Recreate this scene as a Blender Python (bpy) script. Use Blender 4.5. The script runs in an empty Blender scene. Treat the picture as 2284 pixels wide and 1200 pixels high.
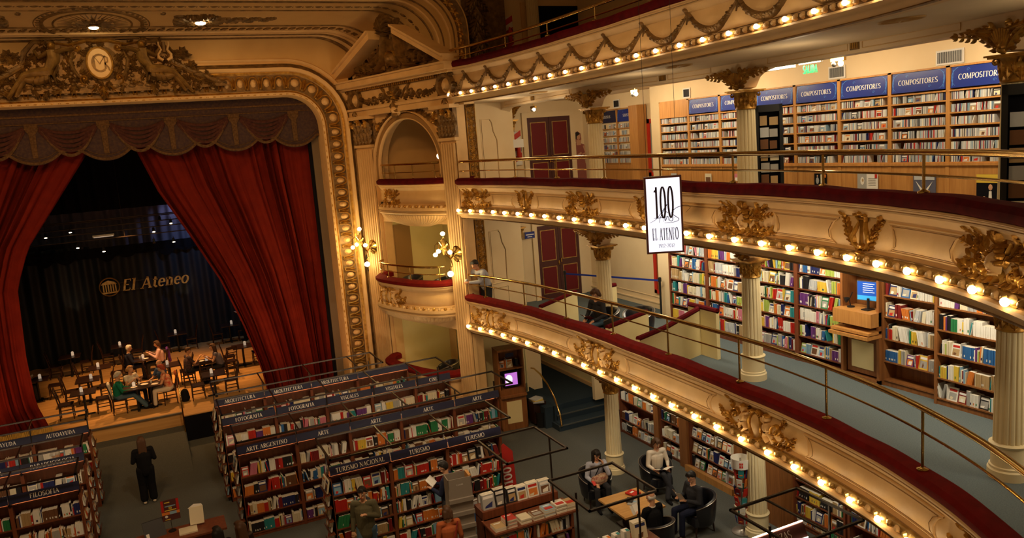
import bpy, math, random
import numpy as np
from mathutils import Vector, Matrix
from math import sin, cos, pi, sqrt, atan2, hypot
random.seed(7)
SC = bpy.context.scene
COL = SC.collection

# ---------------------------------------------------------------- camera
YAW, PITCH, ROLL, FPX = .434, .153, -.076, 1760.5
CAMZ = 8.3
_F = Vector((sin(YAW)*cos(PITCH), cos(YAW)*cos(PITCH), -sin(PITCH)))
_R0 = Vector((cos(YAW), -sin(YAW), 0)); _U0 = _R0.cross(_F)
_R = cos(ROLL)*_R0 + sin(ROLL)*_U0; _U = -sin(ROLL)*_R0 + cos(ROLL)*_U0
cam_data = bpy.data.cameras.new('camera'); cam = bpy.data.objects.new('camera', cam_data); COL.objects.link(cam)
cam.matrix_world = Matrix(((_R.x, _U.x, -_F.x, 0), (_R.y, _U.y, -_F.y, 0), (_R.z, _U.z, -_F.z, CAMZ), (0, 0, 0, 1)))
cam_data.sensor_width = 36; cam_data.lens = FPX/2284*36; cam_data.shift_y = -14.5/2284
cam_data.clip_start = .05; cam_data.clip_end = 200
SC.camera = cam

# ---------------------------------------------------------------- world, exposure, room lights
W = bpy.data.worlds.new('world'); SC.world = W; W.use_nodes = True
W.node_tree.nodes['Background'].inputs[0].default_value = (1, .56, .22, 1)
W.node_tree.nodes['Background'].inputs[1].default_value = .16
SC.view_settings.view_transform = 'Standard'; SC.view_settings.look = 'None'
SC.view_settings.exposure = 0.0; SC.view_settings.gamma = 1
SC.cycles.use_denoising = True
try:
    SC.cycles.max_bounces = 6; SC.cycles.diffuse_bounces = 3; SC.cycles.glossy_bounces = 2
    SC.cycles.transmission_bounces = 2; SC.cycles.sample_clamp_indirect = 4
except Exception: pass

def light(name, kind, loc, power, color, size=.2, rot=None, target=None, spot=None, blend=.6, size_y=None):
    d = bpy.data.lights.new(name, kind); d.energy = power; d.color = color
    if kind == 'AREA':
        d.size = size
        if size_y: d.shape = 'RECTANGLE'; d.size_y = size_y
    else: d.shadow_soft_size = size
    if kind == 'SPOT': d.spot_size = math.radians(spot or 60); d.spot_blend = blend
    o = bpy.data.objects.new(name, d); COL.objects.link(o); o.location = loc
    if target is not None: o.rotation_euler = (Vector(target)-Vector(loc)).to_track_quat('-Z', 'Y').to_euler()
    elif rot: o.rotation_euler = rot
    return o
AMB = (1, .52, .17); WARM = (1, .70, .38); SOFT = (1, .80, .52); PALE = (1, .87, .64)
# unseen warm fill spots overhead, standing in for the dome lighting
light('dome_fill', 'SPOT', (1.5, 9, 14.5), 600, AMB, .8, target=(2.5, 17, 0), spot=120)
light('dome_fill', 'SPOT', (-3, 12, 14.5), 1500, AMB, .6, target=(2, 26, 6.5), spot=75)
light('dome_fill', 'SPOT', (0, 8, 13.0), 1500, AMB, .8, target=(0, 24, 12), spot=75)
light('dome_fill', 'SPOT', (-1, 10, 14), 950, WARM, .8, target=(8.3, 12, 4), spot=80)
# reading-area and stalls lamps
light('stalls_lamp', 'SPOT', (2.5, 8, 13), 1300, (1, .74, .45), .4, target=(3.6, 17.5, 0), spot=62)
light('stalls_lamp', 'SPOT', (-3, 9, 13), 800, (1, .70, .42), .4, target=(-4, 19.0, 0), spot=45)
light('stalls_lamp', 'SPOT', (4, 11.5, 9.0), 480, PALE, .3, target=(8.2, 13.4, 0), spot=60)
# stage spots (orange)
for i, (x, y, t) in enumerate([(-2.2, 29.5, (-1.5, 29.0, 1)), (0.2, 30, (.2, 28.2, 1)), (2.2, 30, (2.4, 30.5, 1)), (-.5, 30.5, (-.8, 32.0, 1))]):
    light('stage_lamp', 'SPOT', (x, y, 6.6), 880, (1, .47, .15), .1, target=t, spot=62)
light('stage_lamp', 'SPOT', (2.6, 33.0, 7.0), 160, (.45, .62, 1), .2, target=(3.0, 35.6, 4.0), spot=95)
light('stage_lamp', 'SPOT', (-2.9, 34.6, 2.2), 14, WARM, .05, target=(-2.7, 35.6, 3.9), spot=45)
light('stage_lamp', 'SPOT', (1.3, 34.7, 2.5), 10, WARM, .05, target=(1.2, 35.6, 3.6), spot=45)
# footlights that wash the red curtain
for x, e_ in ((-5.0, 200), (3.2, 75), (5.0, 75)):
    light('curtain_lamp', 'SPOT', (x*.8, 23.4, 1.0), e_, (1, .42, .16), .3, target=(x, 25.8, 4.2), spot=95)

# gallery ceilings
for y in (4.5, 7.6, 10.6, 13.6, 16.4):
    light('gallery_lamp', 'AREA', (10.9, y, 9.3), 40, SOFT, 1.8, target=(11.9, y, 7.9), size_y=.3)
    light('gallery_lamp', 'AREA', (10.8, y, 6.2), 55, PALE, 1.8, target=(12.0, y, 4.4), size_y=.3)
for y in (10.0, 13.4, 16.8):
    light('gallery_lamp', 'AREA', (10.0, y, 2.95), 36, PALE, 1.8, target=(11.3, y, 1.0), size_y=.3)
light('gallery_lamp', 'POINT', (11.0, 19.2, 8.9), 30, SOFT, .15)
light('gallery_lamp', 'POINT', (11.0, 19.4, 5.8), 26, PALE, .15)
light('gallery_lamp', 'POINT', (9.0, 19.0, 8.9), 14, SOFT, .15)
light('gallery_lamp', 'POINT', (11.2, 19.6, 2.6), 14, SOFT, .15)
light('gallery_lamp', 'POINT', (9.2, 21.2, 2.5), 14, (1, .7, .28), .15)

for y in (5, 9.2, 13.2, 17.2):  # added fill points that brighten the balcony soffits and lintels
    light('soffit_fill', 'POINT', (9.2, y, 8.75), 13, SOFT, .1); light('soffit_fill', 'POINT', (9.3, y, 5.6), 8, PALE, .1)

# ---------------------------------------------------------------- materials
def mat(name, col, rough=.6, metal=0.0, emit=None, estr=0, noise=None, nscale=8, bump=0, bscale=30, spec=.4, coat=0, trans=0, alpha=1):
    m = bpy.data.materials.new(name); m.use_nodes = True
    nt = m.node_tree; b = nt.nodes['Principled BSDF']
    b.inputs['Base Color'].default_value = (*col, 1); b.inputs['Roughness'].default_value = rough
    b.inputs['Metallic'].default_value = metal; b.inputs['Specular IOR Level'].default_value = spec
    if coat: b.inputs['Coat Weight'].default_value = coat
    if trans: b.inputs['Transmission Weight'].default_value = trans
    if alpha < 1: b.inputs['Alpha'].default_value = alpha
    if emit: b.inputs['Emission Color'].default_value = (*emit, 1); b.inputs['Emission Strength'].default_value = estr
    if noise or bump:
        tc = nt.nodes.new('ShaderNodeTexCoord')
    if noise:
        n = nt.nodes.new('ShaderNodeTexNoise'); n.inputs['Scale'].default_value = nscale; n.inputs['Detail'].default_value = 5
        r = nt.nodes.new('ShaderNodeValToRGB'); r.color_ramp.elements[0].position = .35; r.color_ramp.elements[1].position = .68
        r.color_ramp.elements[0].color = (*noise, 1); r.color_ramp.elements[1].color = (*col, 1)
        nt.links.new(tc.outputs['Object'], n.inputs['Vector']); nt.links.new(n.outputs['Fac'], r.inputs['Fac'])
        nt.links.new(r.outputs['Color'], b.inputs['Base Color'])
    if bump:
        n2 = nt.nodes.new('ShaderNodeTexNoise'); n2.inputs['Scale'].default_value = bscale; n2.inputs['Detail'].default_value = 4
        bp = nt.nodes.new('ShaderNodeBump'); bp.inputs['Strength'].default_value = bump; bp.inputs['Distance'].default_value = .02
        nt.links.new(tc.outputs['Object'], n2.inputs['Vector']); nt.links.new(n2.outputs['Fac'], bp.inputs['Height'])
        nt.links.new(bp.outputs['Normal'], b.inputs['Normal'])
    return m

def wood(name, c1, c2, rough=.45, axis=2, scale=6):
    m = bpy.data.materials.new(name); m.use_nodes = True
    nt = m.node_tree; b = nt.nodes['Principled BSDF']; b.inputs['Roughness'].default_value = rough; b.inputs['Specular IOR Level'].default_value = .4
    tc = nt.nodes.new('ShaderNodeTexCoord'); mp = nt.nodes.new('ShaderNodeMapping'); s = [scale*3]*3; s[axis] = scale*.25
    mp.inputs['Scale'].default_value = s
    n = nt.nodes.new('ShaderNodeTexNoise'); n.inputs['Scale'].default_value = 1; n.inputs['Detail'].default_value = 6; n.inputs['Distortion'].default_value = .6
    r = nt.nodes.new('ShaderNodeValToRGB'); r.color_ramp.elements[0].position = .3; r.color_ramp.elements[1].position = .7
    r.color_ramp.elements[0].color = (*c1, 1); r.color_ramp.elements[1].color = (*c2, 1)
    nt.links.new(tc.outputs['Object'], mp.inputs['Vector']); nt.links.new(mp.outputs['Vector'], n.inputs['Vector'])
    nt.links.new(n.outputs['Fac'], r.inputs['Fac']); nt.links.new(r.outputs['Color'], b.inputs['Base Color'])
    return m

M = {}
M['cream'] = mat('cream_plaster', (.75, .50, .235), .55, noise=(.67, .43, .19), nscale=2.5, bump=.15, bscale=14)
M['wall'] = mat('yellow_wall', (.80, .68, .36), .7, noise=(.76, .63, .32), nscale=1.5)
M['wallw'] = mat('pale_wall', (.86, .68, .42), .7, noise=(.82, .63, .37), nscale=1.5)
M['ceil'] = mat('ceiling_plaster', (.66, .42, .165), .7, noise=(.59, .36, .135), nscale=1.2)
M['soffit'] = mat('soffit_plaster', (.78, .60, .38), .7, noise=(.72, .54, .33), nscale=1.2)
M['column'] = mat('column_stone', (.80, .68, .42), .55, noise=(.74, .62, .37), nscale=3)
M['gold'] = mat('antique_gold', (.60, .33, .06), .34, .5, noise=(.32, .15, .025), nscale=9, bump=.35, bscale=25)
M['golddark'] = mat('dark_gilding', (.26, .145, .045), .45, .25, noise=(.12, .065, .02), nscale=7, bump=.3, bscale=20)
M['goldlite'] = mat('bright_gold', (.62, .42, .15), .33, .6, noise=(.40, .25, .07), nscale=9)
M['bronze'] = mat('bronze_figure', (.36, .21, .06), .36, .3, noise=(.2, .11, .03), nscale=6)
M['canvas'] = mat('old_canvas', (.17, .13, .085), .9)
M['brass'] = mat('polished_brass', (.58, .38, .12), .18, 1.0)
M['velvet'] = mat('red_velvet', (.11, .004, .006), .9, noise=(.07, .003, .005), nscale=6, spec=.1)
M['velvetbright'] = mat('bright_red_velvet', (.17, .008, .007), .9, noise=(.12, .006, .005), nscale=6, spec=.1)
M['carpet'] = mat('blue_grey_carpet', (.115, .118, .108), .95, noise=(.08, .084, .078), nscale=60, spec=.05)
M['carpetL'] = mat('gallery_carpet', (.14, .17, .175), .95, noise=(.10, .125, .135), nscale=60, spec=.05)
M['darkcarpet'] = mat('dark_step_carpet', (.03, .045, .06), .95, spec=.05)
M['curtain'] = mat('red_stage_curtain', (.155, .012, .006), .85, noise=(.12, .009, .005), nscale=3, spec=.1)
M['fringe'] = mat('gold_fringe', (.55, .36, .08), .8)
M['valance'] = mat('valance_cloth', (.085, .052, .04), .9, noise=(.05, .032, .04), nscale=14, spec=.05)
M['valtrim'] = mat('valance_trim', (.14, .078, .036), .9, spec=.05, noise=(.08, .045, .025), nscale=20)
M['valred'] = mat('valance_swag', (.085, .034, .026), .9, spec=.05, noise=(.05, .02, .02), nscale=14)
M['black'] = mat('black_drape', (.006, .006, .009), .9, spec=.1)
M['backdrape'] = mat('blue_black_drape', (.012, .016, .024), .6, spec=.35)
M['greydrape'] = mat('grey_blue_drape', (.10, .10, .15), .8)
M['stagewood'] = wood('stage_boards', (.50, .27, .09), (.68, .40, .15), .4, axis=0, scale=3)
M['bookwood'] = wood('red_brown_wood', (.13, .035, .014), (.21, .062, .024), .4)
M['walnut'] = wood('walnut_wood', (.20, .075, .022), (.32, .125, .036), .4)
M['oak'] = wood('honey_oak', (.42, .18, .045), (.56, .27, .075), .4)
M['tablewood'] = wood('table_wood', (.50, .26, .08), (.62, .35, .12), .35, axis=0)
M['darkwood'] = mat('dark_chair_wood', (.028, .012, .008), .35)
M['metal'] = mat('dark_metal', (.035, .024, .018), .35, .6)
M['steel'] = mat('steel', (.45, .42, .38), .3, .9)
M['leather'] = mat('black_leather', (.012, .012, .016), .28, spec=.6)
M['navy'] = mat('navy_sign', (.012, .014, .055), .4)
M['blue'] = mat('blue_sign', (.012, .03, .23), .3)
M['ltblue'] = mat('light_blue_scroll', (.06, .20, .60), .35)
M['signwhite'] = mat('sign_lettering', (.85, .82, .78), .5)
M['white'] = mat('white_card', (.80, .76, .70), .6)
M['paper'] = mat('book_pages', (.80, .72, .58), .8)
M['redpaint'] = mat('red_paint', (.55, .03, .015), .4)
M['redboard'] = mat('red_board', (.45, .02, .015), .5)
M['plum'] = mat('plum_door', (.085, .028, .026), .4)
M['doorred'] = mat('crimson_panel', (.15, .006, .008), .6)
M['rubber'] = mat('black_plastic', (.012, .012, .012), .4)
M['glassdark'] = mat('dark_glass', (.05, .055, .05), .08, spec=.8)
M['frost'] = mat('frosted_glass', (.30, .33, .27), .3)
M['bulb'] = mat('bulb_glow', (1, .9, .7), .4, emit=(1, .74, .42), estr=30)
M['tube'] = mat('tube_glow', (1, .95, .85), .4, emit=(1, .80, .50), estr=26)
M['sconce'] = mat('sconce_glow', (1, .9, .7), .4, emit=(1, .80, .42), estr=40)
M['spotlamp'] = mat('spot_glow', (1, .95, .85), .4, emit=(1, .80, .52), estr=14)
M['lightbox'] = mat('lightbox_face', (.9, .9, 1), .4, emit=(.80, .84, 1), estr=1.0)
M['green'] = mat('green_exit', (.02, .25, .08), .4, emit=(.03, .62, .16), estr=1.2)
M['screenp'] = mat('tv_picture', (.3, .1, .4), .3, emit=(.50, .16, .62), estr=1.0)
M['screenw'] = mat('tv_clock', (.8, .8, .9), .3, emit=(.75, .8, .9), estr=1.1)
M['screenb'] = mat('blue_screen', (.02, .1, .5), .3, emit=(.01, .06, .40), estr=.5)
M['screenc'] = mat('cyan_screen', (.05, .4, .8), .3, emit=(.03, .30, .75), estr=.5)
M['screent'] = mat('white_screen_text', (.8, .8, .9), .3, emit=(.7, .75, .9), estr=.9)
M['tag'] = mat('table_card', (.85, .8, .75), .6, emit=(1, .85, .65), estr=.25)  # faint glow put into the card material, though the cards are paper
M['card'] = mat('grey_cardboard', (.24, .20, .16), .8)
M['ink'] = mat('black_ink', (.02, .008, .02), .6)
M['linetrim'] = mat('brown_trim_line', (.30, .17, .06), .6)
M['skin'] = mat('skin', (.58, .31, .18), .55)
M['skin2'] = mat('tanned_skin', (.46, .22, .12), .55)

# ---------------------------------------------------------------- mesh builder
class MB:
    def __init__(s): s.v = []; s.f = []; s.m = []; s.mats = []
    def mi(s, m):
        m = M[m] if isinstance(m, str) else m
        if m not in s.mats: s.mats.append(m)
        return s.mats.index(m)
    def add(s, vs, fs, m='cream'):
        k = len(s.v); mi = s.mi(m)
        s.v += [tuple(p) for p in vs]; s.f += [tuple(i+k for i in f) for f in fs]; s.m += [mi]*len(fs)
    def box(s, a, b, m='cream'):
        x0, y0, z0 = a; x1, y1, z1 = b
        s.add([(x0, y0, z0), (x1, y0, z0), (x1, y1, z0), (x0, y1, z0), (x0, y0, z1), (x1, y0, z1), (x1, y1, z1), (x0, y1, z1)],
              [(0, 3, 2, 1), (4, 5, 6, 7), (0, 1, 5, 4), (1, 2, 6, 5), (2, 3, 7, 6), (3, 0, 4, 7)], m)
    def obox(s, o, ux, uy, uz, m='cream'):
        o, ux, uy, uz = map(Vector, (o, ux, uy, uz))
        s.add([o, o+ux, o+ux+uy, o+uy, o+uz, o+ux+uz, o+ux+uy+uz, o+uy+uz],
              [(0, 3, 2, 1), (4, 5, 6, 7), (0, 1, 5, 4), (1, 2, 6, 5), (2, 3, 7, 6), (3, 0, 4, 7)], m)
    def quad(s, a, b, c, d, m='cream'): s.add([a, b, c, d], [(0, 1, 2, 3)], m)
    def tube(s, pts, r, m='cream', n=8, caps=True, flat=1.0):
        pts = [Vector(p) for p in pts]; L = len(pts); rs = r if isinstance(r, (list, tuple)) else [r]*L
        vs = []; pn = None
        for i, p in enumerate(pts):
            t = (pts[min(i+1, L-1)]-pts[max(i-1, 0)])
            t = t.normalized() if t.length > 1e-9 else Vector((0, 0, 1))
            if pn is None: a = Vector((0, 0, 1)) if abs(t.z) < .9 else Vector((1, 0, 0)); nrm = (a - t*a.dot(t)).normalized()
            else:
                nrm = pn - t*pn.dot(t)
                nrm = nrm.normalized() if nrm.length > 1e-6 else t.orthogonal().normalized()
            pn = nrm; bn = t.cross(nrm)
            for k in range(n):
                a = 2*pi*k/n; vs.append(p + nrm*(cos(a)*rs[i]) + bn*(sin(a)*rs[i]*flat))
        fs = [(i*n+k, i*n+(k+1) % n, (i+1)*n+(k+1) % n, (i+1)*n+k) for i in range(L-1) for k in range(n)]
        if caps: fs += [tuple(range(n-1, -1, -1)), tuple((L-1)*n+k for k in range(n))]
        s.add(vs, fs, m)
    def lathe(s, prof, c=(0, 0, 0), n=16, m='cream', axis=None, sx=1, sy=1):
        c = Vector(c); vs = []
        if axis: az = Vector(axis).normalized(); ax = az.orthogonal().normalized(); ay = az.cross(ax)
        else: ax, ay, az = Vector((1, 0, 0)), Vector((0, 1, 0)), Vector((0, 0, 1))
        for r, z in prof:
            for k in range(n):
                a = 2*pi*k/n; vs.append(c + ax*(r*cos(a)*sx) + ay*(r*sin(a)*sy) + az*z)
        L = len(prof)
        fs = [(i*n+k, i*n+(k+1) % n, (i+1)*n+(k+1) % n, (i+1)*n+k) for i in range(L-1) for k in range(n)]
        fs += [tuple(range(n-1, -1, -1)), tuple((L-1)*n+k for k in range(n))]
        s.add(vs, fs, m)
    def ball(s, c, r, m='cream', n=10, k=6):
        r = r if isinstance(r, (tuple, list)) else (r, r, r); c = Vector(c); vs = []
        for i in range(1, k):
            t = pi*i/k
            for j in range(n):
                a = 2*pi*j/n; vs.append((c.x+r[0]*sin(t)*cos(a), c.y+r[1]*sin(t)*sin(a), c.z+r[2]*cos(t)))
        vs += [(c.x, c.y, c.z+r[2]), (c.x, c.y, c.z-r[2])]; T = (k-1)*n
        fs = [(i*n+j, (i+1)*n+j, (i+1)*n+(j+1) % n, i*n+(j+1) % n) for i in range(k-2) for j in range(n)]
        fs += [(T, j, (j+1) % n) for j in range(n)] + [(T+1, (k-2)*n+(j+1) % n, (k-2)*n+j) for j in range(n)]
        s.add(vs, fs, m)
    def grid(s, fn, nu, nv, m='cream', closed_u=False):
        vs = [fn(i/nu, j/nv) for i in range(nu+1) for j in range(nv+1)]
        fs = [(i*(nv+1)+j, (i+1)*(nv+1)+j, (i+1)*(nv+1)+j+1, i*(nv+1)+j+1) for i in range(nu) for j in range(nv)]
        s.add(vs, fs, m)
    def prism(s, poly, fn, d0, d1, m='cream'):
        # poly: 2D outline; fn(u,v,d) -> world
        n = len(poly); vs = [fn(u, v, d0) for u, v in poly]+[fn(u, v, d1) for u, v in poly]
        fs = [tuple(range(n-1, -1, -1)), tuple(range(n, 2*n))]+[(i, (i+1) % n, n+(i+1) % n, n+i) for i in range(n)]
        s.add(vs, fs, m)
    def build(s, name, parent=None, smooth=True, auto=40, loc=None):
        me = bpy.data.meshes.new(name); me.from_pydata(s.v, [], s.f)
        for m in s.mats: me.materials.append(m)
        me.polygons.foreach_set('material_index', s.m)
        if smooth:
            me.polygons.foreach_set('use_smooth', [True]*len(s.f))
            try: me.set_sharp_from_angle(angle=math.radians(auto))
            except Exception: pass
        me.update()
        o = bpy.data.objects.new(name, me); COL.objects.link(o)
        if loc is not None:
            o.location = loc; me.transform(Matrix.Translation(-Vector(loc)))
        if parent is not None:
            o.parent = parent
            o.matrix_parent_inverse = Matrix.Translation(-Vector(parent.location)) if parent.rotation_euler.z == 0 else (Matrix.Translation(parent.location) @ parent.rotation_euler.to_matrix().to_4x4()).inverted()
        return o

def tag(o, label=None, cat=None, group=None, kind=None):
    if label and not 4 <= len(label.split()) <= 16: print('LABEL', len(label.split()), label)
    if label: o['label'] = label
    if cat: o['category'] = cat
    if group: o['group'] = group
    if kind: o['kind'] = kind
    return o
def thing(name, label, cat, loc=(0, 0, 0), group=None, rz=0):
    o = bpy.data.objects.new(name, None); COL.objects.link(o); o.location = loc; o.rotation_euler = (0, 0, rz)
    o.empty_display_size = .1
    return tag(o, label, cat, group)
def copy_tree(o, parent=None):
    c = o.copy(); COL.objects.link(c)
    if parent is not None: c.parent = parent
    for ch in [x for x in bpy.data.objects if x.parent == o]: copy_tree(ch, c)
    return c
KIDS = {}
def lcopy(root):
    # copy of a thing whose parts are built in local coordinates (parent inverse identity)
    r = root.copy(); COL.objects.link(r)
    for ch in KIDS[root.name]:
        c = ch[0].copy(); COL.objects.link(c); c.parent = r
        for g in ch[1]:
            d = g.copy(); COL.objects.link(d); d.parent = c
    return r
def lpart(mb, name, root, sub_of=None, **k):
    # part built in the thing's own coordinates
    o = mb.build(name, **k); o.parent = sub_of or root
    L = KIDS.setdefault(root.name, [])
    if sub_of is None: L.append((o, []))
    else:
        for c, g in L:
            if c is sub_of: g.append(o)
    return o
ORD = ['first', 'second', 'third', 'fourth', 'fifth', 'sixth', 'seventh', 'eighth', 'ninth', 'tenth', 'eleventh', 'twelfth', 'thirteenth',
       'fourteenth', 'fifteenth', 'sixteenth', 'seventeenth', 'eighteenth', 'nineteenth', 'twentieth'] 
def ordn(i):
    if i < 20: return ORD[i]
    n = i+1; return '%d%s' % (n, 'th' if n % 100 in (11, 12, 13) else {1: 'st', 2: 'nd', 3: 'rd'}.get(n % 10, 'th'))

# ---------------------------------------------------------------- serif lettering
def _arc(cx, cy, rx, ry, a0, a1, n=10): return [(cx+rx*cos(math.radians(a0+(a1-a0)*i/n)), cy+ry*sin(math.radians(a0+(a1-a0)*i/n))) for i in range(n+1)]
def _bowl(x, y0, y1, w, n=8):
    r = (y1-y0)/2; return [(x, y1)]+_arc(x+w-min(r, w*.9), (y0+y1)/2, min(r, w*.9), r, 90, -90, n)+[(x, y0)]
GL = {  # advance, strokes: (points, thick 0/1/2=modulated), serifs at (x,y)
 'A': (.78, [([(.37, 1), (.08, 0)], 0), ([(.37, 1), (.68, 0)], 1), ([(.18, .33), (.56, .33)], 0)], [(.08, 0), (.68, 0)]),
 'B': (.70, [([(.17, 0), (.17, 1)], 1), (_bowl(.17, .52, 1, .36), 2), (_bowl(.17, 0, .52, .42), 2)], []),
 'C': (.76, [(_arc(.42, .5, .34, .5, 48, 312, 16), 2)], []),
 'D': (.80, [([(.17, 0), (.17, 1)], 1), (_bowl(.17, 0, 1, .50), 2)], []),
 'E': (.66, [([(.17, 0), (.17, 1)], 1), ([(.17, .97), (.55, .97), (.55, .82)], 0), ([(.17, .52), (.45, .52)], 0), ([(.17, .03), (.58, .03), (.58, .2)], 0)], []),
 'F': (.62, [([(.17, 0), (.17, 1)], 1), ([(.17, .97), (.55, .97), (.55, .82)], 0), ([(.17, .52), (.45, .52)], 0)], [(.17, 0)]),
 'G': (.80, [(_arc(.42, .5, .34, .5, 48, 312, 16), 2), ([(.66, .05), (.66, .42)], 1), ([(.5, .42), (.76, .42)], 0)], []),
 'H': (.82, [([(.17, 0), (.17, 1)], 1), ([(.65, 0), (.65, 1)], 1), ([(.17, .5), (.65, .5)], 0)], [(.17, 0), (.17, 1), (.65, 0), (.65, 1)]),
 'I': (.38, [([(.19, 0), (.19, 1)], 1)], [(.19, 0), (.19, 1)]),
 'J': (.45, [([(.28, 1), (.28, .1), (.2, -.05), (.08, 0)], 1)], [(.28, 1)]),
 'L': (.62, [([(.17, 0), (.17, 1)], 1), ([(.17, .03), (.56, .03), (.56, .22)], 0)], [(.17, 1)]),
 'M': (.95, [([(.14, 0), (.14, 1)], 0), ([(.14, 1), (.47, .05)], 1), ([(.47, .05), (.80, 1)], 0), ([(.80, 0), (.80, 1)], 1)], [(.14, 0), (.80, 0), (.12, 1), (.82, 1)]),
 'N': (.82, [([(.15, 0), (.15, 1)], 0), ([(.15, 1), (.67, 0)], 1), ([(.67, 0), (.67, 1)], 0)], [(.15, 0), (.67, 1), (.13, 1)]),
 'O': (.84, [(_arc(.42, .5, .34, .5, 0, 360, 20), 2)], []),
 'P': (.66, [([(.17, 0), (.17, 1)], 1), (_bowl(.17, .45, 1, .40), 2)], [(.17, 0)]),
 'Q': (.84, [(_arc(.42, .5, .34, .5, 0, 360, 20), 2), ([(.45, .15), (.75, -.12)], 1)], []),
 'R': (.74, [([(.17, 0), (.17, 1)], 1), (_bowl(.17, .5, 1, .38), 2), ([(.32, .5), (.68, 0)], 1)], [(.17, 0), (.68, 0)]),
 'S': (.62, [(_arc(.31, .75, .21, .25, 40, 230, 8)+[(.4, .42)]+_arc(.31, .25, .22, .25, 50, -150, 8), 2)], []),
 'T': (.72, [([(.36, 0), (.36, 1)], 1), ([(.06, .8), (.06, .97), (.66, .97), (.66, .8)], 0)], [(.36, 0)]),
 'U': (.80, [([(.17, 1), (.17, .3)]+_arc(.42, .27, .25, .27, 180, 270, 5), 1), (_arc(.42, .27, .25, .27, 270, 360, 5)+[(.67, 1)], 0)], [(.17, 1), (.67, 1)]),
 'V': (.76, [([(.10, 1), (.38, 0)], 1), ([(.66, 1), (.38, 0)], 0)], [(.10, 1), (.66, 1)]),
 'Y': (.74, [([(.08, 1), (.36, .45)], 1), ([(.66, 1), (.36, .45)], 0), ([(.36, 0), (.36, .45)], 1)], [(.08, 1), (.66, 1), (.36, 0)]),
 'Z': (.66, [([(.08, .97), (.56, .97)], 0), ([(.56, .97), (.08, .03)], 1), ([(.08, .03), (.58, .03)], 0)], []),
 '0': (.56, [(_arc(.28, .5, .2, .5, 0, 360, 18), 2)], []),
 '1': (.42, [([(.24, 0), (.24, 1), (.08, .84)], 1)], [(.24, 0)]),
 '2': (.56, [(_arc(.27, .75, .18, .25, 160, -30, 8)+[(.08, .03), (.5, .03)], 2)], []),
 '4': (.58, [([(.4, 0), (.4, 1), (.05, .3), (.54, .3)], 1)], []),
 '9': (.56, [(_arc(.28, .7, .19, .3, 0, 360, 12), 2), ([(.47, .7), (.42, .2), (.2, 0)], 1)], []),
 '8': (.56, [(_arc(.28, .75, .16, .25, 0, 360, 12), 2), (_arc(.28, .25, .2, .25, 0, 360, 12), 2)], []),
 '-': (.40, [([(.08, .4), (.34, .4)], 1)], []), '.': (.25, [([(.1, 0), (.1, .1)], 1)], []), ' ': (.36, [], []),
 'l': (.34, [([(.16, 0), (.16, 1)], 1)], [(.16, 0), (.12, 1)]),
 't': (.42, [([(.2, .9), (.2, .12), (.3, .02), (.4, .06)], 1), ([(.04, .66), (.38, .66)], 0)], []),
 'e': (.56, [([(.1, .36), (.48, .36)]+_arc(.29, .34, .2, .33, 5, 315, 12), 2)], []),
 'n': (.62, [([(.15, 0), (.15, .66)], 1), ([(.15, .5), (.3, .66), (.44, .6), (.47, .45), (.47, 0)], 1)], [(.15, 0), (.47, 0), (.12, .66)]),
 'o': (.60, [(_arc(.29, .33, .22, .34, 0, 360, 16), 2)], []),
}
def ribbon(mb, pts, w, fn, m, d=0.0, closed=False):
    L = len(pts); vs = []
    for i, p in enumerate(pts):
        a = pts[max(i-1, 0)]; b = pts[min(i+1, L-1)]
        if closed and i in (0, L-1): a = pts[-2]; b = pts[1]
        tx, ty = b[0]-a[0], b[1]-a[1]; l = hypot(tx, ty) or 1
        ww = w(tx/l, ty/l) if callable(w) else (w[i] if isinstance(w, (list, tuple)) else w)
        nx, ny = -ty/l*ww/2, tx/l*ww/2
        vs += [fn(p[0]+nx, p[1]+ny, d), fn(p[0]-nx, p[1]-ny, d)]
    mb.add(vs, [(2*i, 2*i+1, 2*i+3, 2*i+2) for i in range(L-1)], m)
def text(mb, s, fn, u0, v0, h, m='signwhite', d=.004, align='c', wx=1.0, thick=.15, thin=.05, slant=0, gap=.04, thickness=0):
    adv = sum(GL.get(c, GL['O'])[0]+gap for c in s)*h*wx
    x = u0 - (adv/2 if align == 'c' else 0)
    for c in s:
        a, st, sf = GL.get(c, GL['O'])
        T = lambda px, py: (x+(px+slant*py)*h*wx, v0+py*h)
        for pts, k in st:
            P = [T(*p) for p in pts]
            if k == 2: w = lambda tx, ty: h*(thin+(thick-thin)*abs(ty)**1.5)
            else: w = h*(thick if k else thin)
            cl = hypot(P[0][0]-P[-1][0], P[0][1]-P[-1][1]) < 1e-6
            ribbon(mb, P, w, fn, m, d, cl)
            if thickness: ribbon(mb, P, w, fn, m, d-thickness, cl)
        for px, py in sf:
            yy = py + (.015 if py == 0 else -.015)
            ribbon(mb, [T(px-.13, yy), T(px+.13, yy)], h*thin, fn, m, d)
        x += (a+gap)*h*wx
    return adv
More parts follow.
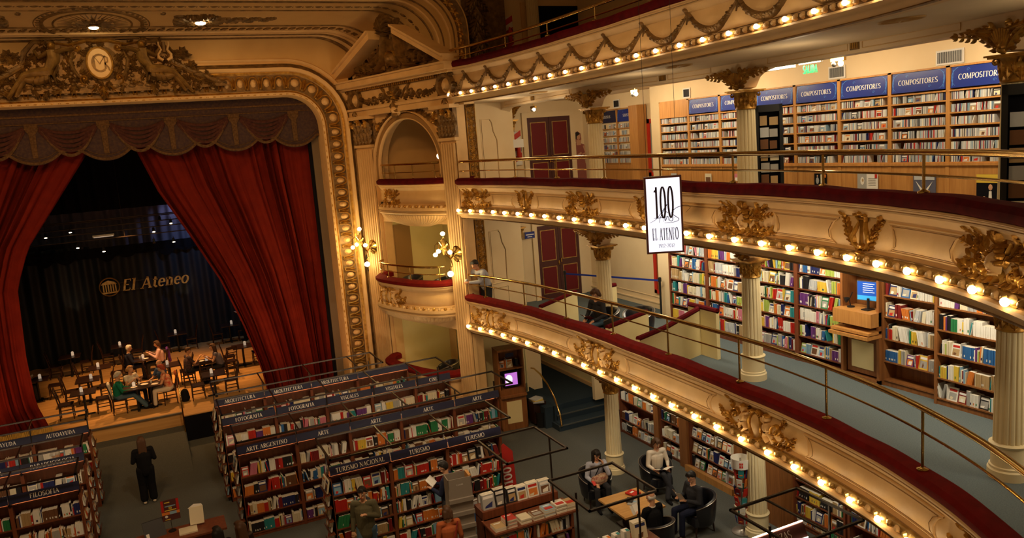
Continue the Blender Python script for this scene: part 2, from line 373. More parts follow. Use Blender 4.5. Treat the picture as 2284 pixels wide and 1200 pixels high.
# ---------------------------------------------------------------- relief ornament toolkit: fn(u, v, d) -> world
def rstrip(mb, fn, pts, w, dep, m='gold', d0=0.0):
    L = len(pts); vs = []
    for i, p in enumerate(pts):
        a = pts[max(i-1, 0)]; b = pts[min(i+1, L-1)]; tx, ty = b[0]-a[0], b[1]-a[1]; l = hypot(tx, ty) or 1
        ww = (w[i] if isinstance(w, (list, tuple)) else w)/2; nx, ny = -ty/l*ww, tx/l*ww
        dd = dep*min(1, ww/(.5*max(w) if isinstance(w, (list, tuple)) else ww+1e-9)+.15)
        for k, h in ((-1, 0), (-.6, .8), (0, 1), (.6, .8), (1, 0)): vs.append(fn(p[0]-nx*k, p[1]-ny*k, d0+dd*h))
    mb.add(vs, [(5*i+k, 5*i+k+1, 5*i+k+6, 5*i+k+5) for i in range(L-1) for k in range(4)], m)
def leaf(mb, fn, u, v, ang, L, Wd, dep=.03, curl=0, m='gold', d0=0.0, n=5):
    pts = []; x, y = u, v; ws = []
    for i in range(n+1):
        t = i/n; pts.append((x, y)); ws.append(Wd*(.2+.85*sin(pi*t**.8)) if t < 1 else .012); a = ang+curl*t
        x += cos(a)*L/n; y += sin(a)*L/n
    vs = []
    for i, p in enumerate(pts):
        a = pts[max(i-1, 0)]; b = pts[min(i+1, n)]; tx, ty = b[0]-a[0], b[1]-a[1]; l = hypot(tx, ty) or 1
        nx, ny = -ty/l*ws[i]/2, tx/l*ws[i]/2; t = i/n
        vs += [fn(p[0]+nx, p[1]+ny, d0), fn(p[0], p[1], d0+dep*(.45+.55*sin(pi*min(1, t*.9)))), fn(p[0]-nx, p[1]-ny, d0)]
    mb.add(vs, [(3*i+k, 3*i+k+1, 3*i+k+4, 3*i+k+3) for i in range(n) for k in (0, 1)], m)
def acan(mb, fn, u, v, ang, L, Wd, dep=.04, curl=0, m='gold', d0=0.0, lobes=3):
    leaf(mb, fn, u, v, ang, L, Wd*.5, dep, curl, m, d0)
    for i in range(lobes):
        t = (i+.4)/(lobes+.6); a = ang+curl*t*.5; x = u+cos(a)*L*t; y = v+sin(a)*L*t
        for sgn in (-1, 1): leaf(mb, fn, x, y, a+sgn*(.95-.35*t), Wd*(.75-.35*t), Wd*.34, dep*.8, -sgn*.5, m, d0, 3)
def spiral(u, v, r, a0, turns, sgn=1, n=18, k=.12):
    return [(u+r*(k**(i/n))*cos(a0+sgn*turns*2*pi*i/n), v+r*(k**(i/n))*sin(a0+sgn*turns*2*pi*i/n)) for i in range(n+1)]
def scroll(mb, fn, u, v, r, a0, turns=1.3, sgn=1, w=.04, dep=.04, m='gold', tail=None, d0=0.0):
    P = spiral(u, v, r, a0, turns, sgn)
    if tail: P = [tail]+[((tail[0]+P[0][0])/2-.1*(P[0][1]-tail[1]), (tail[1]+P[0][1])/2+.1*(P[0][0]-tail[0]))]+P
    ws = [w*(.45+.55*sin(pi*min(1, (i+1)/len(P)*1.1)))for i in range(len(P))]
    rstrip(mb, fn, P, ws, dep, m, d0); bump(mb, fn, P[-1][0], P[-1][1], w*.7, w*.7, dep*1.2, m, d0)
def bump(mb, fn, u, v, ru, rv, dep, m='gold', d0=0.0, n=8, rot=0):
    c, s_ = cos(rot), sin(rot); vs = [fn(u, v, d0+dep)]
    for q, h in ((.55, .8), (1, 0)):
        for k in range(n):
            a = 2*pi*k/n; x, y = ru*q*cos(a), rv*q*sin(a); vs.append(fn(u+x*c-y*s_, v+x*s_+y*c, d0+dep*h))
    fs = [(0, 1+k, 1+(k+1) % n) for k in range(n)]+[(1+k, 1+n+k, 1+n+(k+1) % n, 1+(k+1) % n) for k in range(n)]
    mb.add(vs, fs, m)
def rosette(mb, fn, u, v, r, dep=.03, m='gold', n=6, d0=0.0, a0=0):
    for k in range(n): leaf(mb, fn, u, v, a0+2*pi*k/n, r, r*.75, dep, 0, m, d0, 3)
    bump(mb, fn, u, v, r*.28, r*.28, dep*1.3, m, d0, 6)
def branch(mb, fn, u, v, ang, L, curl=0, ll=.12, lw=.05, dep=.03, n=6, m='gold', d0=0.0):
    x, y = u, v; P = []
    for i in range(n+1):
        a = ang+curl*i/n; P.append((x, y))
        if i:
            q = 1-.35*i/n
            for sg in (-1, 1): leaf(mb, fn, x, y, a+sg*.75, ll*q, lw*q, dep, -sg*.4, m, d0, 3)
        x += cos(a)*L/n; y += sin(a)*L/n
    leaf(mb, fn, P[-1][0], P[-1][1], ang+curl, ll, lw, dep, 0, m, d0, 3)
    rstrip(mb, fn, P, lw*.3, dep*.6, m, d0)
def head3(mb, fn, u, v, s, turn=0, m='cream', hair='gold'):
    # relief head in three-quarter view, s = face height
    bump(mb, fn, u, v, s*.36, s*.5, s*.42, m, n=12)
    bump(mb, fn, u+turn*s*.12, v-s*.06, s*.07, s*.16, s*.52, m)          # nose
    bump(mb, fn, u+turn*s*.08, v-s*.36, s*.12, s*.09, s*.44, m)          # chin
    bump(mb, fn, u+turn*s*.08, v-s*.23, s*.11, s*.035, s*.47, 'skin')    # mouth
    for e in (-1, 1): bump(mb, fn, u+turn*s*.1+e*s*.15, v+s*.07, s*.07, s*.03, s*.43, 'linetrim')
    for k in range(7):
        a = -.3+k*.62; bump(mb, fn, u+cos(a)*s*.36-turn*s*.06, v+s*.12+sin(a)*s*.36, s*.17, s*.14, s*.34, hair)
def mask_orn(gm, cm, fn):
    # laughing mask with crown, leaf branches left and right
    v = .02
    fz = lambda u, v_, d: fn(u, v_, d+.03)
    head3(cm, fz, .02, v-.02, .25, .9, 'cream', 'gold')
    for k in range(6): leaf(gm, fn, .0-.0*k, v+.10, 1.0+k*.28, .15, .05, .07, .2, 'gold')
    bump(gm, fn, 0, v+.11, .11, .035, .09)
    for sg in (-1, 1):
        for (a, L, q) in ((.95, .20, 0), (.42, .30, .03), (.15, .36, 0)):
            A = a if sg > 0 else pi-a
            branch(gm, fn, sg*.17, v+.02+q, A, L, sg*.1, .085, .04, .03, 5)
        branch(gm, fn, sg*.1, v-.14, (-.05 if sg > 0 else pi+.05), .36, sg*.25, .12, .06, .05, 4)
        scroll(gm, fn, sg*.24, v-.12, .10, pi/2, 1.2, -sg, .04, .05)
        scroll(gm, fn, sg*.38, v-.17, .07, pi/2, 1.1, sg, .035, .05)
        for k in range(4): bump(gm, fn, sg*(.12+.1*k), v-.20+.01*(k % 2), .045, .035, .06)
        rosette(gm, fn, sg*.33, v+.08, .06, .04)
        rosette(gm, fn, sg*.18, v-.19, .07, .05)
    rr = random.Random(3)
    for k in range(46):
        sg = 1 if k % 2 else -1; x = sg*rr.uniform(.10, .56); y = v-.22+.10*rr.random()+.26*rr.random()*(abs(x) < .42)
        leaf(gm, fn, x, y, (0 if sg > 0 else pi)+sg*rr.uniform(-.4, 1.3), rr.uniform(.06, .12), rr.uniform(.03, .05), .04, rr.uniform(-.6, .6), 'gold', .01, 4)
    leaf(gm, fn, 0, v-.08, -pi/2-.3, .16, .08, .06); leaf(gm, fn, .05, v-.08, -pi/2+.3, .16, .08, .06)
def lyre_orn(gm, cm, fn):
    for sg in (-1, 1):
        P = [(sg*.03, -.19), (sg*.13, -.13), (sg*.15, -.04), (sg*.09, .07), (sg*.055, .16), (sg*.085, .23)]
        rstrip(gm, fn, P, [.03, .05, .055, .045, .035, .03], .06, 'gold')
        scroll(gm, fn, sg*.075, .235, .035, 0 if sg > 0 else pi, 1, sg, .02, .06)
        A = 1.15 if sg > 0 else pi-1.15
        branch(gm, fn, sg*.1, -.2, A, .43, sg*-.25, .12, .05, .045, 6)
        branch(gm, fn, sg*.06, -.2, (.6 if sg > 0 else pi-.6), .24, sg*.4, .11, .05, .04, 3)
    for sg in (-1, 1): branch(gm, fn, sg*.12, -.16, (.9 if sg > 0 else pi-.9), .34, sg*.15, .1, .045, .035, 5)
    for k in (-1, 0, 1): rstrip(gm, fn, [(k*.022, -.14), (k*.022, .2)], .008, .04, 'goldlite')
    bump(gm, fn, 0, -.15, .07, .05, .07); rstrip(gm, fn, [(-.08, .19), (.08, .19)], .03, .05)
    bump(gm, fn, 0, .26, .03, .03, .06); bump(gm, fn, 0, -.23, .1, .035, .06)
    bump(cm, fn, 0, -.10, .045, .05, .06, 'cream')
def putti_orn(gm, cm, fn):
    # two putti holding a scrolled cartouche, foliage scrolls to both sides
    bump(cm, fn, 0, -.02, .13, .20, .06, 'cream', n=14)
    P = [(.14*cos(a)*1.1, -.02+.22*sin(a)) for a in [pi*2*k/20 for k in range(21)]]
    rstrip(gm, fn, P, .045, .07, 'gold')
    for sg in (-1, 1):
        scroll(gm, fn, sg*.10, .19, .07, pi/2, 1.3, -sg, .04, .09); scroll(gm, fn, sg*.1, -.22, .06, -pi/2, 1.2, sg, .04, .08)
        # putto: head, torso, arm, legs
        x = sg*.27
        bump(cm, fn, x, .17, .065, .07, .13, 'cream', n=10); bump(gm, fn, x+sg*.01, .205, .07, .05, .12, 'gold')
        bump(cm, fn, x+sg*.01, .03, .075, .11, .11, 'cream', n=10, rot=sg*.2)
        rstrip(cm, fn, [(x, .09), (x-sg*.08, .11), (x-sg*.13, .15)], [.05, .04, .03], .09, 'cream')
        rstrip(cm, fn, [(x+sg*.02, .08), (x+sg*.07, 0), (x+sg*.03, -.06)], [.05, .04, .03], .08, 'cream')
        rstrip(cm, fn, [(x, -.05), (x-sg*.05, -.13), (x+sg*.03, -.21)], [.085, .07, .035], .09, 'cream')
        rstrip(cm, fn, [(x+sg*.03, -.05), (x+sg*.10, -.10), (x+sg*.14, -.20)], [.085, .065, .035], .08, 'cream')
        # scroll foliage
        scroll(gm, fn, sg*.50, .02, .13, (pi if sg > 0 else 0), 1.4, -sg, .045, .06, tail=(sg*.36, -.16))
        scroll(gm, fn, sg*.72, -.08, .10, (pi if sg > 0 else 0), 1.3, -sg, .04, .05, tail=(sg*.5, -.2))
        scroll(gm, fn, sg*.42, -.14, .08, pi/2, 1.2, sg, .035, .05)
        branch(gm, fn, sg*.52, .04, (1.0 if sg > 0 else pi-1.0), .22, -sg*.3, .10, .045, .04, 3)
        branch(gm, fn, sg*.62, -.12, (.3 if sg > 0 else pi-.3), .26, sg*.4, .10, .045, .04, 4)
        branch(gm, fn, sg*.35, -.2, (.0 if sg > 0 else pi), .34, sg*.2, .10, .045, .05, 4)
        rosette(gm, fn, sg*.60, .0, .05); rosette(gm, fn, sg*.84, -.10, .045)
        scroll(gm, fn, sg*.86, -.02, .05, 0, 1.1, sg, .025, .04)
def swag(gm, fn, w, sag, m='gold', k=14, th=.075):
    P = [(-w/2+w*i/k, -sag*(1-(2*i/k-1)**2)) for i in range(k+1)]
    rstrip(gm, fn, P, [th*(.5+.8*sin(pi*i/k)) for i in range(k+1)], .06, m)
    for i in range(1, k): 
        for sg in (-1, 1): bump(gm, fn, P[i][0]+sg*.012, P[i][1]+sg*.016*(1 if i % 2 else -1), .034*(.6+.6*sin(pi*i/k)), .028*(.6+.6*sin(pi*i/k)), .055, m, .02, 6)
    rstrip(gm, fn, [(w/2, .05), (w/2+.005, -.05), (w/2-.01, -.17)], [.07, .05, .02], .05, m)
    rstrip(gm, fn, [(w/2, .05), (w/2+.03, -.02), (w/2+.035, -.12)], [.05, .04, .02], .04, m)
    bump(gm, fn, w/2, .05, .045, .04, .07, m)
# ---------------------------------------------------------------- plan of the horseshoe
CP = [(8.5, 20.55), (8.05, 20.45), (7.82, 20.05), (7.9, 19.5), (8.04, 18.94), (8.28, 16.97), (8.36, 15.08), (8.36, 13.37), (8.32, 11.89), (8.28, 10.6),
      (8.22, 9.46), (8.14, 8.43), (8.01, 7.47), (7.83, 6.57), (7.56, 5.7), (7.2, 4.85), (6.73, 4.05), (6.19, 3.29), (5.58, 2.6), (4.6, 1.75), (3.4, 1.1)]
def catmull(P, n=20):
    P = [np.array(p, float) for p in P]; P = [2*P[0]-P[1]]+P+[2*P[-1]-P[-2]]; o = []
    for i in range(1, len(P)-2):
        a, b, c, d = P[i-1:i+3]
        for k in range(n):
            t = k/n; o.append(.5*((2*b)+(-a+c)*t+(2*a-5*b+4*c-d)*t*t+(-a+3*b-3*c+d)*t**3))
    o.append(P[-2]); return np.array(o)
class Curve:
    def __init__(s, P, n=20):
        s.C = catmull(P, n); s.S = np.r_[0, np.cumsum(np.hypot(*np.diff(s.C, axis=0).T))]; s.L = float(s.S[-1])
    def at(s, q, d=0.0):
        # point offset d to the auditorium side
        e = .06; f = lambda t: np.array([np.interp(t, s.S, s.C[:, 0]), np.interp(t, s.S, s.C[:, 1])])
        p = f(q); t = f(min(q+e, s.L))-f(max(q-e, 0)); t /= (np.hypot(*t)+1e-12)
        return p[0]+t[1]*d, p[1]-t[0]*d
HS = Curve(CP)
SN = [HS.L*i/150 for i in range(151)]
def sweep(mb, prof, m, svals=SN, cur=None, zf=None):
    cur = cur or HS; n = len(prof); vs = []
    for q in svals:
        for d, z in prof: x, y = cur.at(q, d); vs.append((x, y, z+(zf(q) if zf else 0)))
    mb.add(vs, [(i*n+k, i*n+k+1, (i+1)*n+k+1, (i+1)*n+k) for i in range(len(svals)-1) for k in range(n-1)], m)
def slab(name, top, th, m_top, m_bot, inner_d=-.15, label=None):
    mb = MB(); pts = [HS.at(q, inner_d) for q in SN[2::3]]
    out = [(3.4, -1.0), (13.6, -1.0), (13.6, 22.2), (8.75, 22.2)]
    poly = [Vector((x, y, 0)) for x, y in pts]+[Vector((x, y, 0)) for x, y in out]
    from mathutils.geometry import tessellate_polygon
    T = tessellate_polygon([poly])
    for z, m in ((top, m_top), (top-th, m_bot)):
        mb.add([(p.x, p.y, z) for p in poly], [tuple(t) for t in T], m)
    o = mb.build(name, smooth=False); return tag(o, kind='structure')

# ---------------------------------------------------------------- floors and walls
mb = MB(); mb.box((-12, -2, -.2), (14, 25.3, 0), 'carpet'); tag(mb.build('floor', smooth=False), kind='structure')
FL = {1: 3.3, 2: 6.5, 3: 9.6}
slab('floor_gallery_lower', 3.3, .18, 'carpetL', 'soffit'); slab('floor_gallery_middle', 6.5, .17, 'carpetL', 'soffit'); slab('floor_gallery_upper', 9.6, .2, 'darkcarpet', 'soffit')
def wallbox(name, a, b, m='wallw'):
    q = MB(); q.box(a, b, m); return tag(q.build(name, smooth=False), kind='structure')
# outer wall behind the book units, the jog and the end wall with the doors
wallbox('wall_right', (12.42, -1, 0), (12.8, 17.45, 13.2)); wallbox('wall_passage', (12.86, 17.2, 3.3), (13.2, 22.2, 13.2))
wallbox('wall_jog', (12.8, 17.25, 3.3), (12.9, 17.44, 13.2))
wallbox('wall_end', (8.9, 21.7, 3.3), (13.2, 22.1, 13.2)); wallbox('wall_foyer', (12.05, 17.9, 0), (12.45, 26, 3.1), 'wall')
wallbox('wall_foyer_back', (8.3, 25.6, 0), (12.3, 25.9, 3.1), 'wall')
# stalls level: pale panelled wall left of the steps, column and panels right of it
wallbox('wall_steps_left', (9.0, 21.6, 0), (10.75, 21.75, 3.1), 'wallw')
wallbox('wall_steps_right', (11.45, 19.55, .5), (12.05, 19.7, 3.1), 'wallw')
mb = MB()
for q in ((8.95, 22.0, 3.3, 13.2, 3.42), ): pass
mb.box((12.82, 17.3, 3.3), (12.86, 21.7, 3.45), 'wallw'); mb.box((12.80, 17.3, 3.45), (12.86, 21.7, 3.48), 'wallw'); mb.box((12.84, 17.3, 3.62), (12.86, 21.7, 3.64), 'wallw')
tag(mb.build('baseboard_passage', smooth=False), kind='structure')
mb = MB(); mb.box((12.0, 18.5, .5), (12.05, 25.6, .62), 'cream'); tag(mb.build('baseboard_foyer', smooth=False), kind='structure')
# foyer landing and curved steps
mb = MB(); mb.box((10.3, 19.9, 0), (12.05, 25.6, .5), 'darkcarpet')
for i, (x0, y0, z) in enumerate(((9.95, 19.1, .17), (10.12, 19.5, .34))):
    mb.box((x0, y0, 0), (12.05, 20.0, z), 'darkcarpet'); mb.box((x0-.01, y0-.01, z-.03), (12.05, y0+.02, z+.004), 'carpet')
mb.box((9.75, 19.55, 0), (10.3, 21.6, .62), 'darkcarpet')
o = mb.build('steps', smooth=False); tag(o, 'dark blue carpeted steps rising to the foyer behind the brass handrail', 'steps')

# ---------------------------------------------------------------- balconies
# cream parapet section, offsets to the auditorium side and heights above the lower cushion edge
PROF = [(-.24, .0), (.0, .0), (.015, -.02), (-.015, -.05), (-.02, -.09), (-.06, -.12), (-.09, -.17), (-.12, -.19), (-.125, -.23), (-.10, -.30), (-.085, -.40),
        (-.09, -.50), (-.115, -.58), (-.10, -.60), (-.06, -.61), (-.06, -.63)]
ROLLP = [(-.06, -.63), (-.015, -.64), (.015, -.67), (.02, -.70), (.0, -.735), (-.04, -.745)]
LIP = [(-.04, -.745), (.06, -.75), (.075, -.78), (.05, -.81), (.01, -.83), (-.03, -.86), (-.05, -.90), (-.12, -.91), (-.24, -.92), (-.24, -.88)]
def dsurf(v): 
    zs = [p[1] for p in PROF[2:]]; ds = [p[0] for p in PROF[2:]]
    return float(np.interp(-v, [-z for z in zs], ds))
BS = [1.09, 1.63, 2.13, 2.72, 3.27, 3.89, 4.53, 5.15, 5.8, 6.45, 7.12, 7.78, 8.45, 9.09, 9.69, 10.37, 10.99, 11.63, 12.26, 12.87, 13.46, 14.04, 14.6, 15.17, 15.75,
      16.32, 16.9, 17.5, 18.1, 18.7]
POSTS = [1.75, 3.6, 5.5, 7.45, 9.4, 11.4, 13.35, 15.17, 17.0, 18.8, 20.6]
ORN = {2: [(1.72, mask_orn), (4.0, lyre_orn), (6.5, mask_orn), (8.96, lyre_orn), (11.66, mask_orn), (14.1, lyre_orn), (16.45, mask_orn)],
       1: [(1.95, putti_orn), (6.75, putti_orn), (11.8, putti_orn), (16.6, putti_orn)]}
ZR = {1: 4.02, 2: 7.23, 3: 10.3}
NAMEL = {1: 'lower', 2: 'middle', 3: 'upper'}
def hsfn(s0, zc, zr, ext=0):
    def fn(u, v, d): x, y = HS.at(min(max(s0+u, 0), HS.L), dsurf(zc+v-zr)+d+ext); return (x, y, zc+v)
    return fn
def balcony(lv):
    zr = ZR[lv]; nm = NAMEL[lv]
    root = thing('balcony', {1: 'lowest cream horseshoe balcony with putti cartouches and bulbs along its edge',
                             2: 'middle cream horseshoe balcony with gilt masks and lyres above the glowing bulbs',
                             3: 'upper cream horseshoe balcony hung with dark gilt garlands'}[lv], 'balcony', (8.3, 12, zr))
    P = lambda L_: [(d, z+zr) for d, z in L_]
    mb = MB(); sweep(mb, P(PROF), 'cream'); sweep(mb, P(LIP), 'cream')
    sweep(mb, [(-.24, zr-.88), (-.24, zr)], 'cream')
    # thin gilt lines
    for z, d, t in ((-.055, .0, .012), (-.605, -.05, .014)):
        sweep(mb, [(d, zr+z), (d+.012, zr+z-t/2), (d, zr+z-t)], 'linetrim')
    mb.build('parapet', root)
    mb = MB(); sweep(mb, P(ROLLP), 'goldlite' if lv < 3 else 'golddark')
    # egg and leaf moulding between the bulbs
    fnr = lambda s0: (lambda u, v, d: (*HS.at(min(max(s0+u, 0), HS.L), .012+d-.25*max(0, abs(v)-.03)), zr-.685+v))
    for a, b in zip(BS[:-1], BS[1:]):
        for t, kk in ((.25, 0), (.5, 1), (.75, 0)) if lv < 3 else ((.25, 1), (.5, 1), (.75, 1)):
            s0 = a+(b-a)*t
            bump(mb, fnr(s0), 0, 0, .055 if kk else .045, .05, .045, 'cream' if kk else 'goldlite' if lv < 3 else 'golddark', n=8)
    for s0 in BS: bump(mb, fnr(s0), 0, 0, .085, .065, .03, 'goldlite', n=10)
    mb.build('bulb_moulding', root)
    mb = MB(); sweep(mb, [(-.055, zr-.9), (-.04, zr-.915), (-.055, zr-.93), (-.09, zr-.925)], 'golddark')
    mb.build('lip_trim', root)
    # cushion
    mb = MB(); sec = [(-.26, .02), (-.26, .11), (-.22, .16), (-.1, .175), (-.01, .16), (.035, .10), (.03, .03), (.0, -.005)] 
    wob = lambda q: .008*sin(q*2.1)+.006*sin(q*5.3)
    sweep(mb, [(d, z+zr) for d, z in sec], 'velvetbright' if lv == 1 else 'velvet', zf=wob)
    mb.build('cushion', root)
    # panels
    if lv < 3:
        mb = MB(); os_ = [o[0] for o in ORN[lv]]; hw = .72 if lv == 2 else 1.15
        for a, b in zip(os_[:-1], os_[1:]):
            h2 = hw if lv == 1 else None
            ea = (.62 if lv == 2 and ORN[2][os_.index(a)][1] is mask_orn else .45) if lv == 2 else 1.05
            eb = (.62 if lv == 2 and ORN[2][os_.index(b)][1] is mask_orn else .45) if lv == 2 else 1.05
            s0, s1 = a+ea, b-eb; c = (s0+s1)/2; hwd = (s1-s0)/2
            if hwd < .15: continue
            fn = hsfn(c, zr-.40, zr); k = min(.14, hwd*.4)
            out = [(-hwd, .17), (-hwd+k*.6, .12), (-hwd+k, 0), (-hwd+k*.9, -.1), (-hwd+k*.4, -.16)]
            loop = out+[(-x, y) for x, y in reversed(out)]+[out[0]]
            # subdivide long runs so the moulding follows the curve
            P2 = []
            for (x0, y0), (x1, y1) in zip(loop[:-1], loop[1:]):
                nn = max(1, int(hypot(x1-x0, y1-y0)/.25)); P2 += [(x0+(x1-x0)*i/nn, y0+(y1-y0)*i/nn) for i in range(nn)]
            P2.append(loop[-1])
            rstrip(mb, fn, P2, .028, .02, 'cream'); rstrip(mb, fn, [(x*.93, y*.82) for x, y in P2], .008, .008, 'linetrim')
            mb.build('panel_moulding', root); mb = MB()
        for s0, f in ORN[lv]:
            gm, cm = MB(), MB(); sc = 1.12 if f is mask_orn else 1.0
            base = hsfn(s0, zr-.40, zr); f(gm, cm, (lambda b_, k_: (lambda u, v, d: b_(u*k_, v*k_ if abs(v*k_) < .3 else .3*(1 if v > 0 else -1), d)))(base, sc))
            g = gm.build({mask_orn: 'mask_ornament', lyre_orn: 'lyre_ornament', putti_orn: 'putti_cartouche'}[f], root)
            g['label'] = 'gilt relief ornament on the parapet'
            if f is not lyre_orn: cm.build({mask_orn: 'mask_face', putti_orn: 'putti'}[f], g)
    else:
        tops = [1.0, 1.66, 2.68, 3.86, 5.13, 6.47, 7.8, 9.12, 10.4, 11.65, 12.9, 14.15, 15.4]
        for a, b in zip(tops[:-1], tops[1:]):
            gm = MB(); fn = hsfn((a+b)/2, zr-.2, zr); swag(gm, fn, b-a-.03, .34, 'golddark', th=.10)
            gm.build('garland', root)
    # bulbs
    for s0 in BS:
        x, y = HS.at(s0, .085 if lv < 3 else .075); bm_ = MB(); bm_.ball((x, y, zr-.685), .042 if lv < 3 else .036, 'bulb', 10, 6)
        bm_.build('bulb', root)
    # railing
    zt = {1: lambda q: .70+.018*min(q, 12), 2: lambda q: .61, 3: lambda q: .46}[lv]
    zm = {1: lambda q: .44+.016*min(q, 12), 2: lambda q: .36, 3: lambda q: .27}[lv]
    rl = thing('balcony_railing', {1: 'polished brass railing along the lowest balcony cushion', 2: 'brass railing along the middle balcony at eye level',
                                   3: 'dull brass railing along the upper balcony, topmost in view'}[lv], 'railing', (8.2, 12, zr+.2))
    mt = 'brass'; off = -.11; SR = [q for q in SN if q > .35]
    mb = MB(); mb.tube([(*HS.at(q, off), zr+zt(q)) for q in SR], .036, mt, 10); mb.build('top_rail', rl)
    mb = MB(); mb.tube([(*HS.at(q, off), zr+zm(q)) for q in SR], .015, mt, 8); mb.build('mid_rail', rl)
    for q in POSTS:
        mb = MB(); x, y = HS.at(q, off); mb.lathe([(.065, zr+.165), (.065, zr+.185), (.03, zr+.20), (.017, zr+.21), (.017, zr+zt(q))], (x, y, 0), 12, mt)
        mb.build('post', rl)
for lv in (1, 2, 3): balcony(lv)

# ---------------------------------------------------------------- columns and arcade
COLS = [(9.78, 15.95), (10.5, 11.72), (10.15, 6.42)]
CL = Curve([(10.0, 21.7), (9.8, 19.0), (9.78, 15.95), (10.4, 13.6), (10.5, 11.72), (10.5, 9.0), (10.15, 6.42), (9.2, 4.0), (7.6, 1.8)])
def cl_s(p): return float(CL.S[np.argmin(np.hypot(CL.C[:, 0]-p[0], CL.C[:, 1]-p[1]))])
def fluted(mb, c, z0, z1, r0, r1, n=16, m='column'):
    K = n*4; vs = []; rows = 3
    for i in range(rows+1):
        t = i/rows; z = z0+(z1-z0)*t; r = r0+(r1-r0)*t
        for k in range(K):
            a = 2*pi*k/K; q = (1, .985, .90, .985)[k % 4]; vs.append((c[0]+r*q*cos(a), c[1]+r*q*sin(a), z))
    mb.add(vs, [(i*K+k, i*K+(k+1) % K, (i+1)*K+(k+1) % K, (i+1)*K+k) for i in range(rows) for k in range(K)], m)
def capital(mb, c, z, r, h=.33, m='gold'):
    mb.lathe([(r*1.02, z-.03), (r*1.1, z-.015), (r*1.02, z), (r*.98, z+.02), (r*1.02, z+h*.5), (r*1.25, z+h*.8), (r*1.45, z+h*.86)], (c[0], c[1], 0), 20, m)
    def cyl(a0, base):
        return lambda u, v, d: (c[0]+(r*1.0+d+.25*max(0, v-z-base*h)**1.3)*cos(a0+u/r), c[1]+(r*1.0+d+.25*max(0, v-z-base*h)**1.3)*sin(a0+u/r), v)
    for k in range(8):
        acan(mb, cyl(2*pi*k/8, .3), 0, z, pi/2, h*.52, r*.62, .03, 0, m, .0, 2)
        acan(mb, cyl(2*pi*(k+.5)/8, .5), 0, z+h*.2, pi/2, h*.58, r*.6, .035, 0, m, .005, 2)
    for k in range(4):
        a = pi/4+k*pi/2; f = lambda u, v, d, a=a: (c[0]+(r*1.32+u)*cos(a)-d*sin(a), c[1]+(r*1.32+u)*sin(a)+d*cos(a), v)
        for dd in (-.02, .02): scroll(mb, f, .0, z+h*.72, r*.28, pi/2, 1.3, -1, r*.16, .02*(1 if dd > 0 else -1), m, d0=dd)
    # abacus
    q = r*1.35
    for s_, za, zb in ((1.0, .86, .93), (1.12, .93, 1.0)):
        mb.box((c[0]-q*s_, c[1]-q*s_, z+h*za), (c[0]+q*s_, c[1]+q*s_, z+h*zb), m)
COLLAB = {(0, 0): 'fluted cream column in the stalls beside the girl in the armchair', (0, 1): 'fluted cream column in the stalls behind the revolving postcard rack',
          (0, 2): 'stalls column farthest right hidden behind the lowest balcony', (1, 0): 'fluted column on the lower gallery behind the boy reading by the railing',
          (1, 1): 'fluted column on the lower gallery in the middle of the bookcases', (1, 2): 'large fluted column at the right edge of the lower gallery',
          (2, 0): 'upper column with gilt capital beside the poster of a woman in red', (2, 1): 'upper column with gilt capital beside the tall dark glass cabinet',
          (2, 2): 'upper column with gilt capital at the right edge of the photo'}
for lv, z0 in enumerate((0, 3.3, 6.5)):
    for ci, c in enumerate(COLS):
        root = thing('fluted_column', COLLAB[(lv, ci)], 'column', (c[0], c[1], z0))
        mb = MB(); r = .185
        mb.lathe([(.255, z0), (.255, z0+.12), (.235, z0+.14), (.235, z0+.17), (.215, z0+.18), (.215, z0+.44), (.235, z0+.46), (.24, z0+.48), (.2, z0+.5)], (c[0], c[1], 0), 28, 'column'); mb.build('base', root)
        mb = MB(); fluted(mb, c, z0+.49, z0+2.06, .195, .17); mb.build('shaft', root, auto=30)
        mb = MB(); capital(mb, c, z0+2.07, .175); mb.build('capital', root)
        if lv: 
            s0 = cl_s(c)
            fn = lambda u, v, d: (*CL.at(s0+u, .2+d+.12*max(0, v)), z0+2.42+v)
            mb = MB()
            for k in range(9):
                a = pi/2+(k-4)*.24; rstrip(mb, fn, [(cos(a)*.03, .02), (cos(a)*.1, .12), (cos(a)*.19, .10+sin(a)*.2)], [.03, .045, .06], .05, 'gold')
            for sg in (-1, 1):
                scroll(mb, fn, sg*.05, .07, .06, pi/2, 1.3, sg, .03, .09)
                scroll(mb, fn, sg*.17, .33, .06, pi/2, 1.2, sg, .035, .07)
                for (a, L, y0) in ((.75, .5, .02), (.42, .62, .16), (.18, .5, .26)):
                    acan(mb, fn, sg*.05, y0, a if sg > 0 else pi-a, L, .19, .05, -sg*.35, 'gold', .0, 4)
                branch(mb, fn, sg*.3, .22, .12 if sg > 0 else pi-.12, .42, sg*.05, .13, .07, .03, 4)
            bump(mb, fn, 0, .04, .06, .07, .1); mb.build('shell_bracket', root)
